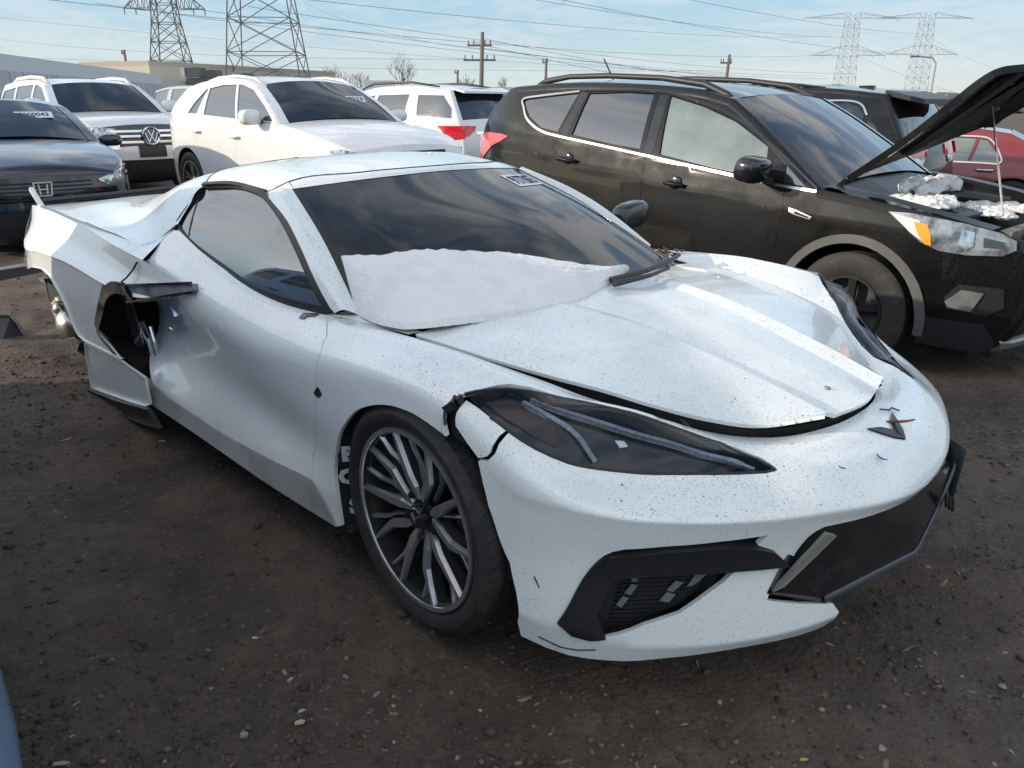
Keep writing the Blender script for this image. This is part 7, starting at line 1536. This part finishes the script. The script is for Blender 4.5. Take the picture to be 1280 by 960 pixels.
for i in range(9):
    leaf(Vector((-.235+rnd.uniform(-.05, .05), .56+rnd.uniform(-.06, .08), .782+.004*i)), rnd.uniform(.03, .055), rnd.uniform(.014, .024), rnd.uniform(0, 6), 'one of the brown leaves gathered in the far corner of the windscreen', None, .4, rnd.uniform(-.15, .15)); 
for o in bpy.data.objects:
    if o.get('label', '').startswith('one of the brown leaves'): o['group'] = 'leaves in the windscreen corner'
tw = MB(); tw.tube([on_body(.78, .06, .004), on_body(.80, .075, .008), on_body(.795, .10, .005), on_body(.815, .11, .006)], .0022, 5); o = tw.build('twig', mat('dark_leaf'), None); o.matrix_world = CM; tag(o, 'small black twig on the nose between hood and emblem', 'twig')
# single stones and litter that stand out on the ground
def ground_at(u, v): 
    f = 965.4; c, s = math.cos(R_(20)), math.sin(R_(20)); X, Z = (u-640)/f, (v-480)/f; d = Vector((X, c-Z*s, -s-Z*c)); return Vector((0, 0, 1.351))+d*(-1.351/d.z)
def stone(u, v, s, lab, col=(.26, .24, .22), flat=.55, seed=0):
    p = ground_at(u, v); q = random.Random(seed); b = MB().ball((0, 0, 0), (s, s*q.uniform(.6, .85), s*flat), 9, 6, seed, .22); o = b.build('stone', mat('stone_%d' % int(col[0]*100), col, .8, bump=(90, .4, .004), var=(40, tuple(c*.6 for c in col), .4, .7)), None, smooth=False)
    o.location = (p.x, p.y, float(gheight(p.x, p.y))+s*flat*.45); o.rotation_euler = (q.uniform(-.2, .2), q.uniform(-.2, .2), q.uniform(0, 6)); tag(o, lab, 'stone')
for i, (u, v, s, lab, col, fl) in enumerate([(304, 914, .011, 'pale angular stone at the bottom left of the ground', (.30, .29, .27), .7), (377, 885, .009, 'flat pale chip of stone right of the angular one', (.42, .38, .33), .25), (470, 857, .011, 'grey flat stone chip below the front wheel', (.22, .22, .20), .25), (431, 840, .008, 'round grey pebble left of the grey stone chip', (.24, .21, .19), .7), (432, 812, .007, 'small pebble straight below the wheel arch marks', (.22, .19, .17), .7), (126, 944, .007, 'orange brown pebble in the lower left corner', (.34, .22, .11), .7), (571, 938, .008, 'brownish pebble near the bottom edge left of centre', (.25, .18, .13), .6), (853, 760, .010, 'pale stone just under the lip of the front bumper', (.28, .27, .25), .7), (900, 873, .008, 'pale pebble on the ground below the front corner intake', (.34, .32, .29), .7), (1105, 872, .010, 'flat pinkish stone at the lower right', (.30, .23, .20), .3), (1103, 935, .012, 'flat tan stone near the bottom right edge', (.32, .26, .21), .3), (1255, 852, .010, 'pale stone among the gravel at the right edge', (.33, .31, .27), .6)]): stone(u, v, s, lab, col, fl, i+2)
def chip(u, v, L, wd_, yaw, lab, col):
    p = ground_at(u, v); b = MB().prism([(-L/2, -wd_/2, 0), (L*.3, -wd_*.6, 0), (L/2, 0, 0), (L*.1, wd_/2, 0), (-L*.45, wd_*.3, 0)], (0, 0, .003)); o = b.build('wood_chip', mat('chip_%d' % int(col[0]*100), col, .8), None); o.location = (p.x, p.y, float(gheight(p.x, p.y))+.006); o.rotation_euler = (.08, .05, yaw); tag(o, lab, 'wood chip')
chip(375, 903, .025, .012, .4, 'pale wood chip lying left of the bottom centre', (.40, .34, .26)); chip(75, 946, .035, .010, .2, 'pale sliver of wood in the lower left corner', (.36, .30, .24)); chip(1005, 948, .02, .006, .1, 'yellow wood sliver at the bottom right of centre', (.45, .30, .12)); chip(362, 842, .018, .006, .8, 'thin pale sliver between the stones left of the wheel', (.40, .36, .30)); chip(318, 792, .015, .006, -.1, 'small white sliver on the dark mud', (.5, .48, .45)); chip(203, 551, .03, .012, .1, 'pale scrap on the mud beside the side skirt', (.4, .38, .36))
# broken bumper pieces at the far left
p = ground_at(14, 432); db = empty('bumper_fragment', 'broken black bumper piece lying on the dirt at the left edge', 'car part', (p.x-.30, p.y+.05, 0), (0, 0, R_(15))); b = MB()
b.add([(-.55, -.10, .01), (.22, -.10, .01), (.30, .02, .03), (-.5, .12, .15), (.24, .08, .13)], [(0, 1, 2, 4, 3)]); o = b.build('skin', M_BLACK, db); o.modifiers.new('s', 'SOLIDIFY').thickness = .012
b = MB(); b.tube([(-.5, .12, .155), (0, .11, .16), (.24, .08, .135), (.30, .03, .06)], [.010, .014, .012, .008], 6); b.build('edge_trim', mat('worn_trim', (.16, .14, .11), .6), db)
b = MB(); b.prism([(-.6, -.05, .02), (-.45, -.12, .02), (-.38, -.02, .10), (-.55, .06, .12)], (.02, .05, .01)); b.build('bracket', mat('brown_bracket', (.12, .09, .06), .8), db)
p = ground_at(28, 375); o = MB().prism([(-.25, 0, .30), (.15, 0, .36), (.18, .05, .30), (-.2, .08, .22)], (0, .02, .02)).build('plastic_scrap', mat('grey_plastic'), None); o.location = (p.x, p.y, -.1); tag(o, 'grey plastic scrap behind the broken rear corner of the sports car', 'car part')
p = ground_at(104, 447); b = MB()
b.tube([(-.04, 0, .22), (-.01, .02, .15), (.03, -.01, .10), (0, .02, .05), (.05, 0, .0)], [.02, .035, .03, .04, .02], 6)
o = b.build('plastic_scrap', M_BLACK, None); o.location = (p.x, p.y, 0); tag(o, 'torn black plastic hanging below the rear wheel opening', 'car part')

split_parts({'duct_pipe', 'crack', 'cracked_edge', 'header_corner', 'lug_nut', 'grille_slot', 'hood_rib', 'hood_clip', 'cross_arm', 'tower_leg', 'windscreen_header', 'spoke_face', 'spoke_back', 'mesh_slat', 'emblem', 'cap_emblem', 'blade_edge', 'wiper', 'torn_foil', 'bumper_remains', 'air_duct', 'engine_cover', 'lamp_post', 'fan', 'rear_corner'})
